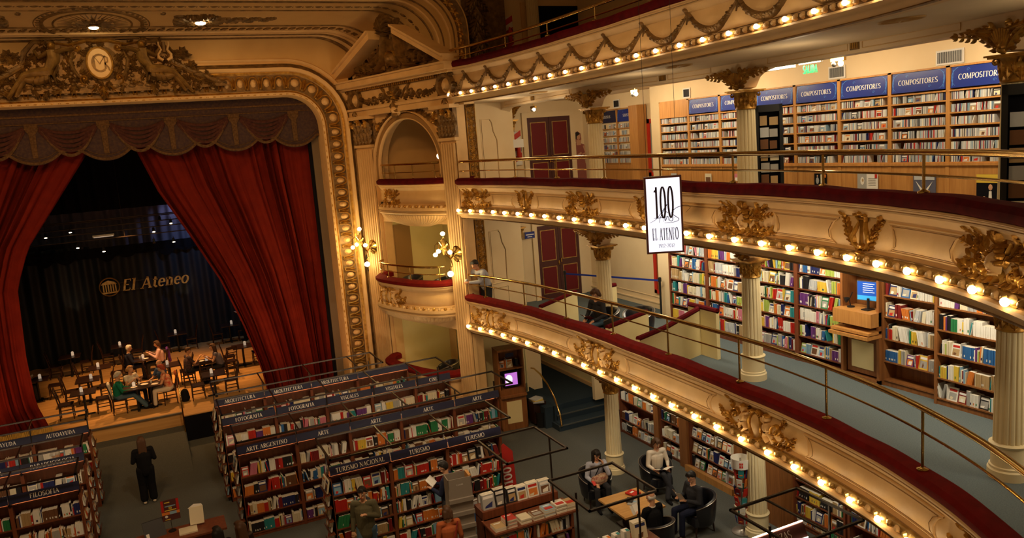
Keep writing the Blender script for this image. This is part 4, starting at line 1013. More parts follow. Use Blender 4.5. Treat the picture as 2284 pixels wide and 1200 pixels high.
# ---------------------------------------------------------------- splayed side wall with the boxes
W1 = Vector((6.55, 25.0, 0)); W2 = Vector((7.95, 20.2, 0)); WE = (W2-W1).normalized(); WN = Vector((WE.y, -WE.x, 0))
def fw(u, v, d): p = W1+WE*u+WN*d; return (p.x, p.y, v)
def wbox(mb, u0, u1, v0, v1, d0, d1, m='cream'):
    o = Vector(fw(u0, v0, d0)); mb.obox(o, Vector(fw(u1, v0, d0))-o, Vector(fw(u0, v0, d1))-o, (0, 0, v1-v0), m)
mb = MB()
wbox(mb, -.6, 1.02, 0, 9.6, -.3, 0); wbox(mb, 4.42, 5.12, 0, 9.6, -.3, 0)
for a_, b_ in ((0, 1.0), (3.05, 4.0), (6.1, 7.2)): wbox(mb, 1.0, 4.45, a_, b_, -.3, 0)
wbox(mb, -.7, 5.5, 9.35, 10.42, -.35, 0, 'cream')
# spandrels of the arched opening
cxw, rw, zsw = 2.75, 1.66, 7.72
P = [(cxw-rw*cos(pi*k/24), zsw+1.52*sin(pi*k/24)) for k in range(25)]
vs = [fw(u, v, 0) for u, v in P]+[fw(u, 9.4, 0) for u, v in P]+[fw(u, v, -.3) for u, v in P]
mb.add(vs, [(i, i+1, 26+i, 25+i) for i in range(24)]+[(i, 50+i, 51+i, i+1) for i in range(24)], 'cream')
wbox(mb, 1.0, 1.1, 7.2, 7.75, -.3, 0); wbox(mb, 4.4, 4.5, 7.2, 7.75, -.3, 0)
o = mb.build('wall_boxes', smooth=False); tag(o, kind='structure')
# rooms behind the openings
for i, (z0, z1) in enumerate(((.0, 3.1), (3.55, 6.2), (6.7, 9.5))):
    mb = MB(); m = 'wall' if i < 2 else 'ceil'
    wbox(mb, .9, 4.6, z0, z1, -2.35, -2.25, m); wbox(mb, .85, 1.0, z0, z1, -2.3, -.3, m); wbox(mb, 4.5, 4.6, z0, z1, -2.3, -.3, m)
    wbox(mb, .9, 4.6, z1-.06, z1, -2.3, -.2, m); wbox(mb, .9, 4.6, z0-.1, z0+.02 if i else .9, -2.3, -.0, 'darkcarpet')
    tag(mb.build('wall_box_room', smooth=False), kind='structure')
    light('box_lamp', 'POINT', fw(3.2, z1-.3, -1.0), (9, 14, 1.2)[i], (1, .72, .28), .08)
# pilasters
for pi_, (u0, u1, lab) in enumerate(((.02, .96, 'fluted cream pilaster between the proscenium and the boxes'), (4.48, 5.18, 'fluted cream pilaster between the boxes and the balconies'))):
    pr = thing('fluted_pilaster', lab, 'pilaster', fw((u0+u1)/2, 0, 0))
    mb = MB(); wbox(mb, u0-.06, u1+.06, 0, .9, 0, .22); wbox(mb, u0-.02, u1+.02, .9, 1.1, 0, .18); mb.build('base', pr)
    mb = MB(); wbox(mb, u0, u1, 1.1, 8.42, 0, .11)
    n_ = 7 if pi_ == 0 else 6
    for k in range(n_):
        a_ = u0+.03+(u1-u0-.06)*k/n_; w_ = (u1-u0-.06)/n_
        P = [(a_+w_*.15, .11), (a_+w_*.24, .165), (a_+w_*.76, .165), (a_+w_*.85, .11)]
        vs = []
        for z in (1.2, 8.35):
            for u, d in P: vs.append(fw(u, z, d))
        mb.add(vs, [(0, 1, 5, 4), (1, 2, 6, 5), (2, 3, 7, 6), (4, 5, 6, 7), (3, 2, 1, 0)], 'cream')
    for k in range(n_+1):
        a_ = u0+.03+(u1-u0-.06)*k/n_; mb.quad(fw(a_-.018, 1.2, .113), fw(a_+.018, 1.2, .113), fw(a_+.018, 8.35, .113), fw(a_-.018, 8.35, .113), 'golddark')
    wbox(mb, u0-.03, u1+.03, 8.42, 8.5, 0, .18); mb.build('shaft', pr, smooth=False)
    mb = MB(); wbox(mb, u0+.02, u1-.02, 8.5, 9.3, 0, .14, 'golddark'); f_ = lambda u, v, d: fw(u, v, .14+d+.25*max(0, v-8.7)**1.5)
    uc = (u0+u1)/2; w_ = (u1-u0)/2
    for r_ in range(2):
        for k in range(-2, 3): acan(mb, f_, uc+k*w_*.42+(r_*.1), 8.5+r_*.26, pi/2, .42, .26, .07, 0, 'golddark', 0, 3)
    for sg in (-1, 1): scroll(mb, f_, uc+sg*w_*.75, 9.1, .14, pi/2, 1.4, -sg, .06, .12, 'gold')
    rosette(mb, f_, uc, 9.2, .12, .1, 'gold'); wbox(mb, u0-.12, u1+.12, 9.28, 9.38, 0, .34, 'cream'); mb.build('capital', pr)
# entablature, frieze relief, pediment
mb = MB(); wbox(mb, 4.6, 4.66, 3.3, 9.4, -2.45, -.28, 'wallw'); wbox(mb, 4.6, 4.66, 9.4, 14.0, -2.45, -.9, 'golddark'); tag(mb.build('wall_return', smooth=False), kind='structure')  # upper section coloured dark, the topmost level's shadow put into the wall
fr_ = lambda a, v, h: fw(4.66+h, v, -a)
for nm_, z0_ in (('lower', 3.3), ('upper', 6.5)):
    mb = MB(); zt_ = z0_+2.9
    mb.prism([(.66, z0_), (1.0, z0_), (1.0, zt_), (.66, zt_)], fr_, 0, .05, 'golddark')
    for a_ in (.68, .98): rstrip(mb, fr_, [(a_, z0_), (a_, zt_)], .035, .03, 'gold', .05)
    for k in range(15): rosette(mb, fr_, .83, z0_+.1+.19*k, .10, .025, 'gold', 8, .05); rstrip(mb, fr_, [(.83+.12*cos(2*pi*j/12), z0_+.1+.19*k+.09*sin(2*pi*j/12)) for j in range(13)], .02, .02, 'gold', .05)
    tag(mb.build('carved_border'), 'vertical carved gilt border on the %s gallery wall behind the balcony end' % nm_, 'carved border')
    mb = MB(); q_ = (z0_+.1, z0_+2.45) if nm_ == 'upper' else (z0_+.9, z0_+2.45)
    P = [(1.2, q_[0]), (1.78, q_[0]), (1.80, q_[1]-.6), (1.68, q_[1]-.35), (1.64, q_[1]-.1), (1.56, q_[1]), (1.2, q_[1]), (1.2, q_[0])]
    rstrip(mb, fr_, P, .04, .02, 'wallw'); rstrip(mb, fr_, [(a-.035 if a > 1.4 else a+.035, v) for a, v in P], .012, .014, 'linetrim')
    if nm_ == 'lower': rstrip(mb, fr_, [(1.2, z0_+.12), (1.78, z0_+.12), (1.78, z0_+.75), (1.2, z0_+.75), (1.2, z0_+.12)], .014, .014, 'linetrim')
    tag(mb.build('curved_panel_moulding'), 'curved panel moulding on the %s gallery wall beside the gilt border' % nm_, 'panel moulding')
er_ = thing('entablature', 'cream entablature with gilt frieze and broken pediment above the boxes', 'entablature', fw(2.6, 9.4, 0))
mb = MB(); wbox(mb, -.35, 5.35, 9.38, 9.62, 0, .24); wbox(mb, -.35, 5.35, 9.55, 9.62, 0, .3); wbox(mb, -.3, 5.3, 9.62, 10.12, 0, .14); wbox(mb, -.5, 5.4, 10.2, 10.26, 0, .38); wbox(mb, -.62, 5.45, 10.26, 10.42, 0, .52); wbox(mb, -.62, 5.45, 10.42, 10.46, 0, .58)
def rake(u0, v0, u1, v1):
    a = Vector(fw(u0, v0, 0)); b = Vector(fw(u1, v1, 0)); up = Vector((0, 0, .18))
    mb.obox(a, b-a, WN*.5, up, 'cream'); mb.obox(a+Vector((0, 0, .18)), b-a, WN*.58, up*.35, 'cream')
rake(-.6, 10.42, 1.95, 11.5); rake(5.4, 10.42, 3.15, 11.5)
mb.build('cornice', er_)
mb = MB()
for k in range(56): wbox(mb, -.35+.102*k, -.30+.102*k, 10.13, 10.2, .14, .24, 'gold')
mb.build('dentils', er_)
mb = MB(); f_ = lambda u, v, d: fw(u, v, .14+d)
for sg in (-1, 1):
    scroll(mb, f_, 2.6+sg*.75, 9.9, .22, pi/2, 1.5, sg, .08, .09, 'golddark', tail=(2.6+sg*.25, 9.75)); scroll(mb, f_, 2.6+sg*1.2, 9.82, .15, -pi/2, 1.4, -sg, .06, .08, 'golddark')
    for k in range(4): acan(mb, f_, 2.6+sg*(.35+.3*k), 9.7, (.5 if sg > 0 else pi-.5), .34, .2, .07, 0, 'golddark', 0, 3)
    branch(mb, f_, 2.6+sg*1.35, 9.72, .2 if sg > 0 else pi-.2, .45, 0, .16, .09, .06, 4, 'golddark')
for k in range(5): acan(mb, f_, 2.6, 9.75, pi/2+(k-2)*.5, .42, .2, .12, 0, 'golddark', .05, 3)
rosette(mb, f_, 2.6, 9.85, .16, .2, 'gold'); acan(mb, f_, 2.6, 9.7, -pi/2, .5, .3, .16, 0, 'golddark', .1, 3); bump(mb, f_, 2.62, 9.42, .12, .16, .28, 'cream')
mb.build('frieze_relief', er_)
for uc in (.35, 5.0):
    mb = MB()
    rstrip(mb, f_, [(uc+.3*cos(2*pi*k/20), 9.88+.28*sin(2*pi*k/20)) for k in range(21)], .16, .14, 'golddark'); bump(mb, f_, uc, 9.88, .15, .16, .14, 'cream')
    for k in range(8): acan(mb, f_, uc+.28*cos(k*pi/4), 9.88+.25*sin(k*pi/4), k*pi/4, .22, .16, .12, 0, 'golddark', .02, 2)
    acan(mb, f_, uc, 9.6, -pi/2, .4, .3, .12, 0, 'golddark', .05, 3)
    mb.build('corner_wreath', er_)
mb = MB(); f_ = lambda u, v, d: fw(u, v, .05+d)
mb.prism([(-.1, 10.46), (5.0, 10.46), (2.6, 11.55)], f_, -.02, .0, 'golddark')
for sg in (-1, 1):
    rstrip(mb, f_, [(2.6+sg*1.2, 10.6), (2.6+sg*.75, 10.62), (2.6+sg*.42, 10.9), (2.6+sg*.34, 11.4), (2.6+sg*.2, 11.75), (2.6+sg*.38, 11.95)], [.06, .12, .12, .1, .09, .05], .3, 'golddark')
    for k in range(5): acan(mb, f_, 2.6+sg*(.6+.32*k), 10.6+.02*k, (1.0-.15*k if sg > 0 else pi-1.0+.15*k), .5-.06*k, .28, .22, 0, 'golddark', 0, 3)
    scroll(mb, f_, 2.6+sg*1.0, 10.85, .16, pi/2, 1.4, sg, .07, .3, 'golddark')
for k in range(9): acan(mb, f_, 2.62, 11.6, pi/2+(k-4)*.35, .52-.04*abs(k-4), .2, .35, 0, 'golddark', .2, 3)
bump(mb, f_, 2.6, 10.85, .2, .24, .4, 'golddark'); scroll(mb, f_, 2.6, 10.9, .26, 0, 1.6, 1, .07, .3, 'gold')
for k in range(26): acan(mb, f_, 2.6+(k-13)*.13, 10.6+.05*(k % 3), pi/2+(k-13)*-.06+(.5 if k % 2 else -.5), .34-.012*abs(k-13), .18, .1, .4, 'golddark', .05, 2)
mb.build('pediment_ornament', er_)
# arch moulding and spandrel foliage
ar = thing('arch_surround', 'brown moulded arch with gilt spandrels over the upper box', 'arch', fw(2.75, 7.3, 0))
mb = MB(); f_ = lambda u, v, d: fw(u, v, d); P = [(cxw-rw, 7.22)]+[(cxw-rw*cos(pi*k/30), zsw+1.52*sin(pi*k/30)) for k in range(31)]+[(cxw+rw, 7.22)]
rstrip(mb, f_, P, .2, .1, 'linetrim'); rstrip(mb, f_, [(cxw+(u-cxw)*1.08, v if v < 7.5 else zsw+(v-zsw)*1.08) for u, v in P], .05, .14, 'cream'); rstrip(mb, f_, [(cxw+(u-cxw)*.95, v if v < 7.5 else zsw+(v-zsw)*.95) for u, v in P], .06, .10, 'cream')
mb.build('archivolt', ar)
for sg in (-1, 1):
    mb = MB()
    for k in range(5): acan(mb, f_, cxw+sg*(.5+.27*k), 9.28-.05*k, (pi if sg < 0 else 0)+sg*(-.25*k), .42, .26, .08, 0, 'golddark', 0, 3)
    for k in range(4): acan(mb, f_, cxw+sg*1.65, 9.2-.25*k, -pi/2+sg*.3, .4, .28, .08, 0, 'golddark', 0, 3)
    scroll(mb, f_, cxw+sg*1.42, 9.0, .17, 0, 1.4, sg, .07, .12, 'gold')
    mb.build('spandrel_relief', ar)

# box fronts
def boxcurve(b, rnd):
    U = [.98, 1.02, 1.35, 1.9, 2.7, 3.5, 4.1, 4.45, 4.5] if rnd else [1.0, 1.1, 1.6, 2.2, 2.75, 3.3, 3.9, 4.4, 4.48]
    D = [0, .35*b, .78*b, .97*b, 1.0*b, .93*b, .72*b, .38*b, 0] if rnd else [0.05, .35*b, .75*b, .95*b, b, .95*b, .75*b, .4*b, .05]
    return Curve([fw(u, 0, d)[:2] for u, d in zip(U, D)], 8)
BOXL = ['rounded cream box front with red cushion level with the stalls', 'rounded cream box front with putti relief and red cushion, middle of the three boxes', 'upper box front below the arch, mask relief and dark red cushion']
for i, (zr, b) in enumerate(((1.72, .8), (4.38, .85), (7.27, .38))):
    cu = boxcurve(b, i < 2); br = thing('box_balcony', BOXL[i], 'box balcony', fw(2.7, zr, .2)); sv = [cu.L*k/48 for k in range(49)]
    hb_ = 1.0
    mb = MB(); sweep(mb, [(d, z*hb_+zr) for d, z in PROF], 'cream', sv, cu)
    sweep(mb, [(-.06, zr-.63), (.0, zr-.66), (.04, zr-.68), (.05, zr-.76), (.02, zr-.80), (.04, zr-.84), (.02, zr-.88), (-.1, zr-.9)], 'cream', sv, cu)
    if i == 0: sweep(mb, [(-.08, zr-.88), (-.08, 0)], 'cream', sv, cu)
    # cushion board
    for q in (.0,): sweep(mb, [(-.45, zr-.05), (0, zr)], 'cream', sv, cu)
    mb.build('parapet', br)
    if i:
        mb = MB(); K = 128; vs = []; rows = 7
        for r_ in range(rows+1):
            t = r_/rows
            for k in range(K+1):
                q = cu.L*k/K; fl = .06*abs(sin(pi*k/4)); sc_ = 1-.62*t**1.7
                x, y = cu.at(q, -.08+fl*(1-t)); c_ = W1+WE*2.75-WN*.1
                vs.append((c_.x+(x-c_.x)*sc_, c_.y+(y-c_.y)*sc_, zr-.9-.36*t**.8))
        mb.add(vs, [(r_*(K+1)+k, r_*(K+1)+k+1, (r_+1)*(K+1)+k+1, (r_+1)*(K+1)+k) for r_ in range(rows) for k in range(K)], 'cream'); mb.build('gadrooned_underside', br, auto=80)
        mb = MB(); 
        for k in range(26):
            q = cu.L*(k+.5)/26; f_ = lambda u, v, d, q=q: (*cu.at(min(max(q+u, 0), cu.L), d), zr-.65+v)
            bump(mb, f_, 0, 0, .05, .06, .045, 'gold' if k % 2 else 'cream', n=8); 
        sweep(mb, [(.055, zr-.77), (.062, zr-.785), (.055, zr-.80)], 'linetrim', sv, cu); mb.build('dentils', br)
    mb = MB(); sweep(mb, [(-.28, zr+.0), (-.28, zr+.12), (-.22, zr+.16), (-.05, zr+.165), (.04, zr+.10), (.04, zr+.03), (.0, zr-.01)], ('velvetbright', 'velvetbright', 'velvet')[i], sv, cu); mb.build('cushion', br)
    if i:
        gm, cm = MB(), MB(); s0 = cu.L*(.36 if i == 1 else .27)
        f_ = lambda u, v, d: (*cu.at(min(max(s0+u*(1.0 if i == 1 else .9), 0), cu.L), dsurf(v-.40)+d), zr-.40+v)
        (putti_orn if i == 1 else mask_orn)(gm, cm, f_); g = gm.build('relief_ornament', br); cm.build('relief_figures', g)
        rl = thing('box_railing', ['', 'polished brass railing around the middle box', 'brass railing across the arched upper box'][i], 'railing', fw(2.7, zr+.2, .2))
        zt_ = .55 if i == 1 else .58; sv2 = [cu.L*k/40 for k in range(3, 38)]
        mb = MB(); mb.tube([(*cu.at(q, -.13), zr+zt_) for q in sv2], .032, 'brass', 10); mb.build('top_rail', rl)
        mb = MB(); mb.tube([(*cu.at(q, -.13), zr+.34) for q in sv2], .013, 'brass', 8); mb.build('mid_rail', rl)
        for t in (.12, .36, .62, .88):
            mb = MB(); x, y = cu.at(cu.L*t, -.13); mb.lathe([(.05, zr+.16), (.02, zr+.18), (.016, zr+.2), (.016, zr+zt_)], (x, y, 0), 10, 'brass'); mb.build('post', rl)
# wall sconces
for si, (uc, zc, dl) in enumerate(((.50, 5.30, .15), (4.86, 5.32, .15))):
    sr = thing('sconce', ['gilt branched wall sconce with glowing globes on the pilaster nearer the stage', 'gilt branched wall sconce with glowing globes on the pilaster beside the leaning man'][si], 'wall lamp', fw(uc, zc, dl))
    mb = MB(); c = Vector(fw(uc, zc, dl)); mb.lathe([(.22, 0), (.23, .03), (.17, .06), (.12, .08), (.05, .14)], c, 20, 'brass', WN)
    f_ = lambda u, v, d: fw(uc+u, zc+v, dl+.05+d)
    for k in range(8): leaf(mb, f_, 0, 0, k*pi/4, .2, .09, .06, .3, 'goldlite')
    mb.build('wall_plate', sr)
    mb = MB(); A = lambda u, v, d: fw(uc+u, zc+v, dl+d)
    mb.tube([A(0, 0, .1), A(0, -.1, .25), A(0, .05, .4), A(0, .25, .45), A(0, .5, .45)], [.03, .03, .028, .03, .02], 'brass', 8)
    ends = [(-.26, .12, .45), (.26, .12, .45), (0, .08, .75)]
    for (u, v, d) in ends: mb.tube([A(0, .2, .45), A(u*.5, .42, .45+(d-.45)*.5), A(u*.95, .34, .45+(d-.45)*.95), A(u, v+.06, d)], .016, 'brass', 6)
    mb.tube([A(0, -.1, .25), A(0, -.3, .2), A(0, -.38, .3), A(0, -.42, .3)], .015, 'brass', 6)
    for k in range(6): mb.ball(A(.05*cos(k), .2+.06*k, .45), .035, 'goldlite', 6, 4)
    fz = lambda u, v, d: fw(uc+u, zc+v, dl+.45+d)
    for k in range(6): leaf(mb, fz, 0, .25, k*pi/3+.3, .22, .07, .05, .5, 'goldlite')
    mb.build('arms', sr)
    for (u, v, d, r_) in [(*e, .062) for e in ends]+[(0, .62, .45, .062), (0, -.52, .3, .085)]:
        mb = MB(); mb.ball(A(u, v, d), (r_, r_, r_*.9), 'sconce', 12, 8); mb.build('globe', sr)
    light('sconce_light', 'POINT', A(0, .1, .75), 60, (1, .64, .18), .1)
for k_, (u_, v_) in enumerate(((3.55, 8.0), (3.85, 8.12))):
    r = thing('box_spotlight', 'lit spotlight on a dark stand in the arched upper box, %s' % ('nearer the stage', 'nearer the balconies')[k_], 'spotlight', fw(u_, 6.9, -.7)); mb = MB(); mb.tube([fw(u_, 6.72, -.7), fw(u_, v_, -.7)], .02, 'rubber', 6); mb.tube([fw(u_-.12, v_, -.62), fw(u_+.22, v_+.03, -.78)], .085, 'rubber', 10); mb.build('stand', r)
    mb = MB(); mb.ball(fw(u_-.14, v_+.01, -.6), (.085, .085, .085), 'spotlamp', 10, 6); mb.build('lens', r)
mb = MB(); mb.tube([fw(3.3, 7.45, -.7), fw(4.2, 7.5, -.7)], .07, 'rubber', 8); mb.tube([fw(3.45, 7.4, -.7), fw(3.4, 6.72, -.6)], .03, 'rubber', 6); mb.tube([fw(4.0, 7.4, -.7), fw(4.05, 6.72, -.6)], .03, 'rubber', 6); tag(mb.build('equipment_stand'), 'low black equipment stand behind the rail of the arched upper box', 'stand')
# projectors hanging on the pilaster sides, and box contents
mb = MB(); wbox(mb, -.28, -.16, 7.1, 7.6, .05, .2, 'rubber'); tag(mb.build('loudspeaker'), 'slim black loudspeaker on the wall left of the upper box', 'loudspeaker')
mb = MB(); wbox(mb, -.25, -.05, 4.45, 5.0, .05, .25, 'rubber'); mb.ball(fw(-.15, 4.85, .3), (.06, .06, .08), 'spotlamp', 10, 6); mb.ball(fw(-.15, 4.6, .28), (.05, .05, .05), 'steel', 10, 6); tag(mb.build('small_spotlight'), 'black wall spotlight below the sconce nearer the stage', 'spotlight')
mb = MB(); wbox(mb, 1.0, 1.3, 0.9, 2.95, -2.2, -2.14, 'cream'); wbox(mb, 1.05, 1.08, 3.6, 5.95, -.9, -.3, 'linetrim'); tag(mb.build('trim_3', smooth=False), kind='structure')
def plaque(name, lab, u, v, w, h, d, m='navy', lines=2):
    r = thing(name, lab, 'sign', fw(u, v, d)); mb = MB(); wbox(mb, u-w/2, u+w/2, v-h/2, v+h/2, d, d+.02, m); mb.build('board', r)
    mb = MB()
    for k in range(lines): wbox(mb, u-w*.3, u+w*.3, v+h*.12-k*h*.25, v+h*.18-k*h*.25, d+.02, d+.024, 'signwhite')
    mb.build('lettering', r)
plaque('plaque', 'small blue notice on the back wall of the middle box', 1.9, 5.35, .30, .26, -2.24)
plaque('plaque', 'small dark blue notice in the lowest box', 1.75, 2.78, .26, .22, -2.24)
mb = MB(); wbox(mb, 3.3, 3.85, 5.1, 5.75, -2.24, -2.2, 'redpaint'); wbox(mb, 3.42, 3.73, 5.22, 5.63, -2.2, -2.19, 'walnut'); tag(mb.build('framed_picture'), 'red framed picture on the back wall of the middle box', 'picture')
r = thing('menu_board', 'tall dark menu board covered in lines of text in the middle box', 'board', fw(4.1, 3.6, -1.6)); mb = MB(); wbox(mb, 3.85, 4.4, 3.6, 5.85, -1.75, -1.7, 'navy'); mb.build('board', r)
mb = MB()
for k in range(16): wbox(mb, 3.9, 4.25-.05*(k % 3), 3.85+.12*k, 3.87+.12*k, -1.7, -1.697, 'white')
mb.build('menu_text', r)
# ---------------------------------------------------------------- books and cases
BC = {'white': (.80, .77, .70), 'cream': (.72, .64, .46), 'grey': (.38, .37, .35), 'black': (.02, .018, .02), 'red': (.50, .025, .015), 'dark red': (.20, .015, .015),
      'orange': (.66, .20, .035), 'yellow': (.72, .50, .06), 'lime': (.40, .50, .10), 'green': (.03, .22, .08), 'teal': (.03, .25, .27), 'blue': (.03, .13, .36),
      'navy': (.018, .025, .12), 'light blue': (.24, .40, .54), 'purple': (.14, .04, .20), 'pink': (.58, .18, .25), 'brown': (.16, .07, .03), 'tan': (.45, .30, .14), 'silver': (.50, .52, .54)}
for k_, c_ in BC.items(): M['bk_'+k_] = mat('book_'+k_.replace(' ', '_'), c_, .45)
MIX = {
 'stalls': 'white white white white white white cream cream cream red red red orange orange yellow blue light_blue teal green black black black dark_red brown tan pink purple navy grey grey'.split(),
 'law': 'white white white white white white white cream cream cream lime green teal yellow yellow light_blue blue grey silver purple red dark_red black pink orange tan navy'.split(),
 'art': 'white white white grey grey black black black brown tan cream orange navy silver green'.split(),
 'cd': 'silver silver silver silver silver silver white white white grey grey grey grey black black light_blue cream tan red navy'.replace('tan', 'dark_red').split(),
 'tourism': 'white white white red red orange green teal yellow blue light_blue brown black tan cream dark_red orange'.split(),
 'thought': 'cream cream tan tan white white grey orange yellow black brown navy red green'.split()}
BOOKS = []    # o(u,d,z)->world frame, u,w,h,dp,tilt,colour,face, where, kind
class Frame:
    def __init__(s, o, U, N): s.o = Vector(o); s.U = Vector(U); s.N = Vector(N)
    def __call__(s, u, v, d): return tuple(s.o+s.U*u+s.N*d+Vector((0, 0, v)))
def fbox(mb, f, u0, u1, v0, v1, d0, d1, m):
    o = Vector(f(u0, v0, d0)); mb.obox(o, Vector(f(u1, v0, d0))-o, Vector(f(u0, v0, d1))-o, (0, 0, v1-v0), m)
rb = random.Random(11)
def fill(f, u0, u1, z, room, where, mix='stalls', dfront=-.015, kind='book', full=.9, face=.06):
    u = u0+.02; n = 0
    while u < u1-.03:
        r = rb.random(); pal = MIX[mix]
        if kind == 'cd':
            if r < .012: u += rb.uniform(.05, .2); continue
            if r > .975:
                w = .125; 
                if u+w > u1-.02: break
                BOOKS.append(dict(f=f, u=u, z=z, w=w, h=.125, dp=.012, tilt=0, c=rb.choice(pal), face=1, where=where, i=n, kind=kind, d=dfront)); n += 1; u += w+.01; continue
            t = rb.uniform(.0095, .013); c = rb.choice(pal)
            tl = 0 if rb.random() < .93 else rb.uniform(.05, .3)
            BOOKS.append(dict(f=f, u=u, z=z, w=t, h=.125, dp=.13, tilt=tl, c=c, face=0, where=where, i=n, kind=kind, d=dfront)); n += 1; u += t+.0015+abs(tl)*.08; continue
        if r > full+.045: u += rb.uniform(.04, .14); continue
        if r < face and u+.19 < u1:
            w = rb.uniform(.14, .19); h = min(room-.03, w*1.35)
            BOOKS.append(dict(f=f, u=u, z=z, w=w, h=h, dp=.025, tilt=0, c=rb.choice(pal), face=1, where=where, i=n, kind=kind, d=dfront)); n += 1; u += w+.012; continue
        # a run of similar books
        c = rb.choice(pal); run = rb.choice((1, 1, 2, 2, 3, 4, 6, 9, 12)); h0 = min(room-.03, rb.uniform(.19, .275)); t0 = rb.uniform(.009, .024)
        tl = 0 if rb.random() < .80 else rb.uniform(.06, .26)*rb.choice((1, 1, -1))
        if tl < 0 and n: u += h0*abs(sin(tl))*.9
        for k in range(run):
            t = t0*rb.uniform(.9, 1.1) if run > 2 else rb.uniform(.008, .028)
            if u+t+max(0, h0*sin(max(tl, 0))) > u1-.015: break
            h = h0 if run > 2 else min(room-.03, h0*rb.uniform(.85, 1.1))
            BOOKS.append(dict(f=f, u=u, z=z, w=t, h=h, dp=min(.2, h*.72), tilt=tl, c=c if run > 2 else rb.choice(pal), face=0, where=where, i=n, kind=kind, d=dfront-rb.uniform(0, .02))); n += 1
            u += t/max(.5, cos(tl))+.001
        if tl > 0: u += h0*sin(tl)*.9
def flat(f, u, z, w, l, th, c, where, i, d, kind='book', rz=0): BOOKS.append(dict(f=f, u=u, z=z, w=w, h=th, dp=l, tilt=0, c=c, face=2, where=where, i=i, kind=kind, d=d))
def book_geo(mb, b, deco=True):
    f, u, z, w, h, dp, tl, d = b['f'], b['u'], b['z'], b['w'], b['h'], b['dp'], b['tilt'], b['d']
    cm = 'bk_'+b['c'].replace('_', ' '); ct, st = cos(tl), sin(tl)
    P = lambda a, v, q: f(u+a*ct+v*st, z+v*ct-a*st*(1 if tl > 0 else 1)+(w*st if tl > 0 else 0), d-q)
    hsh = (b['i']*7919+int(z*97)+int(u*131)) % 97
    if b['face'] == 1:
        L = .22 if b['kind'] != 'cd' else .12   # lean back
        P = lambda a, v, q: f(u+a, z+v*.975, d-q-v*L-.02)
    vs = [P(0, 0, 0), P(w, 0, 0), P(w, 0, dp), P(0, 0, dp), P(0, h, 0), P(w, h, 0), P(w, h, dp), P(0, h, dp)]
    F = [(0, 1, 5, 4), (1, 2, 6, 5), (3, 0, 4, 7), (2, 3, 7, 6)]
    if b['face'] == 2:
        mb.add(vs, [(4, 5, 6, 7)], cm); mb.add(vs, F, 'paper')
        e = .012; V = lambda a, q: P(a, h+.002, q)
        if hsh % 3: mb.add([V(w*.12, dp*.15), V(w*.88, dp*.15), V(w*.88, dp*.55), V(w*.12, dp*.55)], [(0, 1, 2, 3)], 'bk_'+['grey', 'orange', 'light blue', 'tan', 'red'][hsh % 5])
        if hsh % 2: mb.add([V(w*.2, dp*.7), V(w*.8, dp*.7), V(w*.8, dp*.82), V(w*.2, dp*.82)], [(0, 1, 2, 3)], 'signwhite')
        return
    mb.add(vs, F, cm)
    mb.add(vs, [(4, 5, 6, 7)], cm if b['kind'] == 'cd' else 'paper')
    if b['face'] == 1:
        V = lambda a, v: P(a, v, -.002)
        mb.add([V(w*.1, h*.72), V(w*.9, h*.72), V(w*.9, h*.90), V(w*.1, h*.90)], [(0, 1, 2, 3)], 'signwhite' if b['c'] not in ('white', 'cream') else 'bk_'+['red', 'navy', 'orange'][hsh % 3])
        mb.add([V(w*.12, h*.1), V(w*.88, h*.1), V(w*.88, h*.62), V(w*.12, h*.62)], [(0, 1, 2, 3)], 'bk_'+['grey', 'light blue', 'tan', 'grey', 'orange', 'brown', 'cream'][hsh % 7])
        V2 = lambda a, v: P(a, v, -.003); q1, q2 = .15+.3*(hsh % 4)/4, .5+.35*(hsh % 3)/3
        mb.add([V2(w*q1, h*.13), V2(w*q2, h*.12), V2(w*(q2+.08), h*(.3+.1*(hsh % 3))), V2(w*(q1+.05), h*(.25+.09*(hsh % 4)))], [(0, 1, 2, 3)], 'bk_'+['cream', 'navy', 'red', 'brown', 'white'][hsh % 5])
    elif deco and w > .018 and hsh % 3 == 0:
        V = lambda a, v: P(a, v, -.0015); c2 = 'bk_'+(['red', 'navy', 'green', 'black', 'orange'][hsh % 5] if b['c'] in ('white', 'cream', 'yellow', 'lime') else ['white', 'cream', 'yellow'][hsh % 3])
        v0 = (.15, .7, .45)[hsh % 3 if hsh % 2 else 0]
        mb.add([V(w*.08, h*v0), V(w*.92, h*v0), V(w*.92, h*(v0+.17)), V(w*.08, h*(v0+.17))], [(0, 1, 2, 3)], c2)

def case(name, lab, f, W_, z0, shelves, top, depth, wd, where, mix, kind='book', cat='bookcase', group=None, back=None, bottom_panel=None, sidew=.035, fills=True, shelf_m=None, full=.9, face=.06, noshelf=()):
    # f: frame at the front face, left end; shelves: heights of shelf boards
    r = thing(name, lab, cat, f(W_/2, z0, -depth/2), group)
    mb = MB(); fbox(mb, f, 0, sidew, z0, top, -depth, 0, wd); fbox(mb, f, W_-sidew, W_, z0, top, -depth, 0, wd); fbox(mb, f, 0, W_, top-.03, top, -depth, 0, wd)
    fbox(mb, f, sidew, W_-sidew, z0, top, -depth, -depth+.02, back or wd); fbox(mb, f, 0, W_, z0, z0+.08, -depth, -.02, wd)
    if bottom_panel: fbox(mb, f, sidew, W_-sidew, z0+.08, bottom_panel, -.03, -.01, wd)
    mb.build('carcass', r, smooth=False)
    for i, z in enumerate(shelves):
        mb = MB(); fbox(mb, f, sidew, W_-sidew, z-.025, z, -depth+.02, -.004, shelf_m or wd); mb.build('shelf', r, smooth=False)
        nx = shelves[i+1] if i+1 < len(shelves) else top
        if fills and i not in noshelf: fill(f, sidew, W_-sidew, z, nx-z-.03, (where, len(shelves)-1-i), mix, kind=kind, full=full, face=face)
    return r
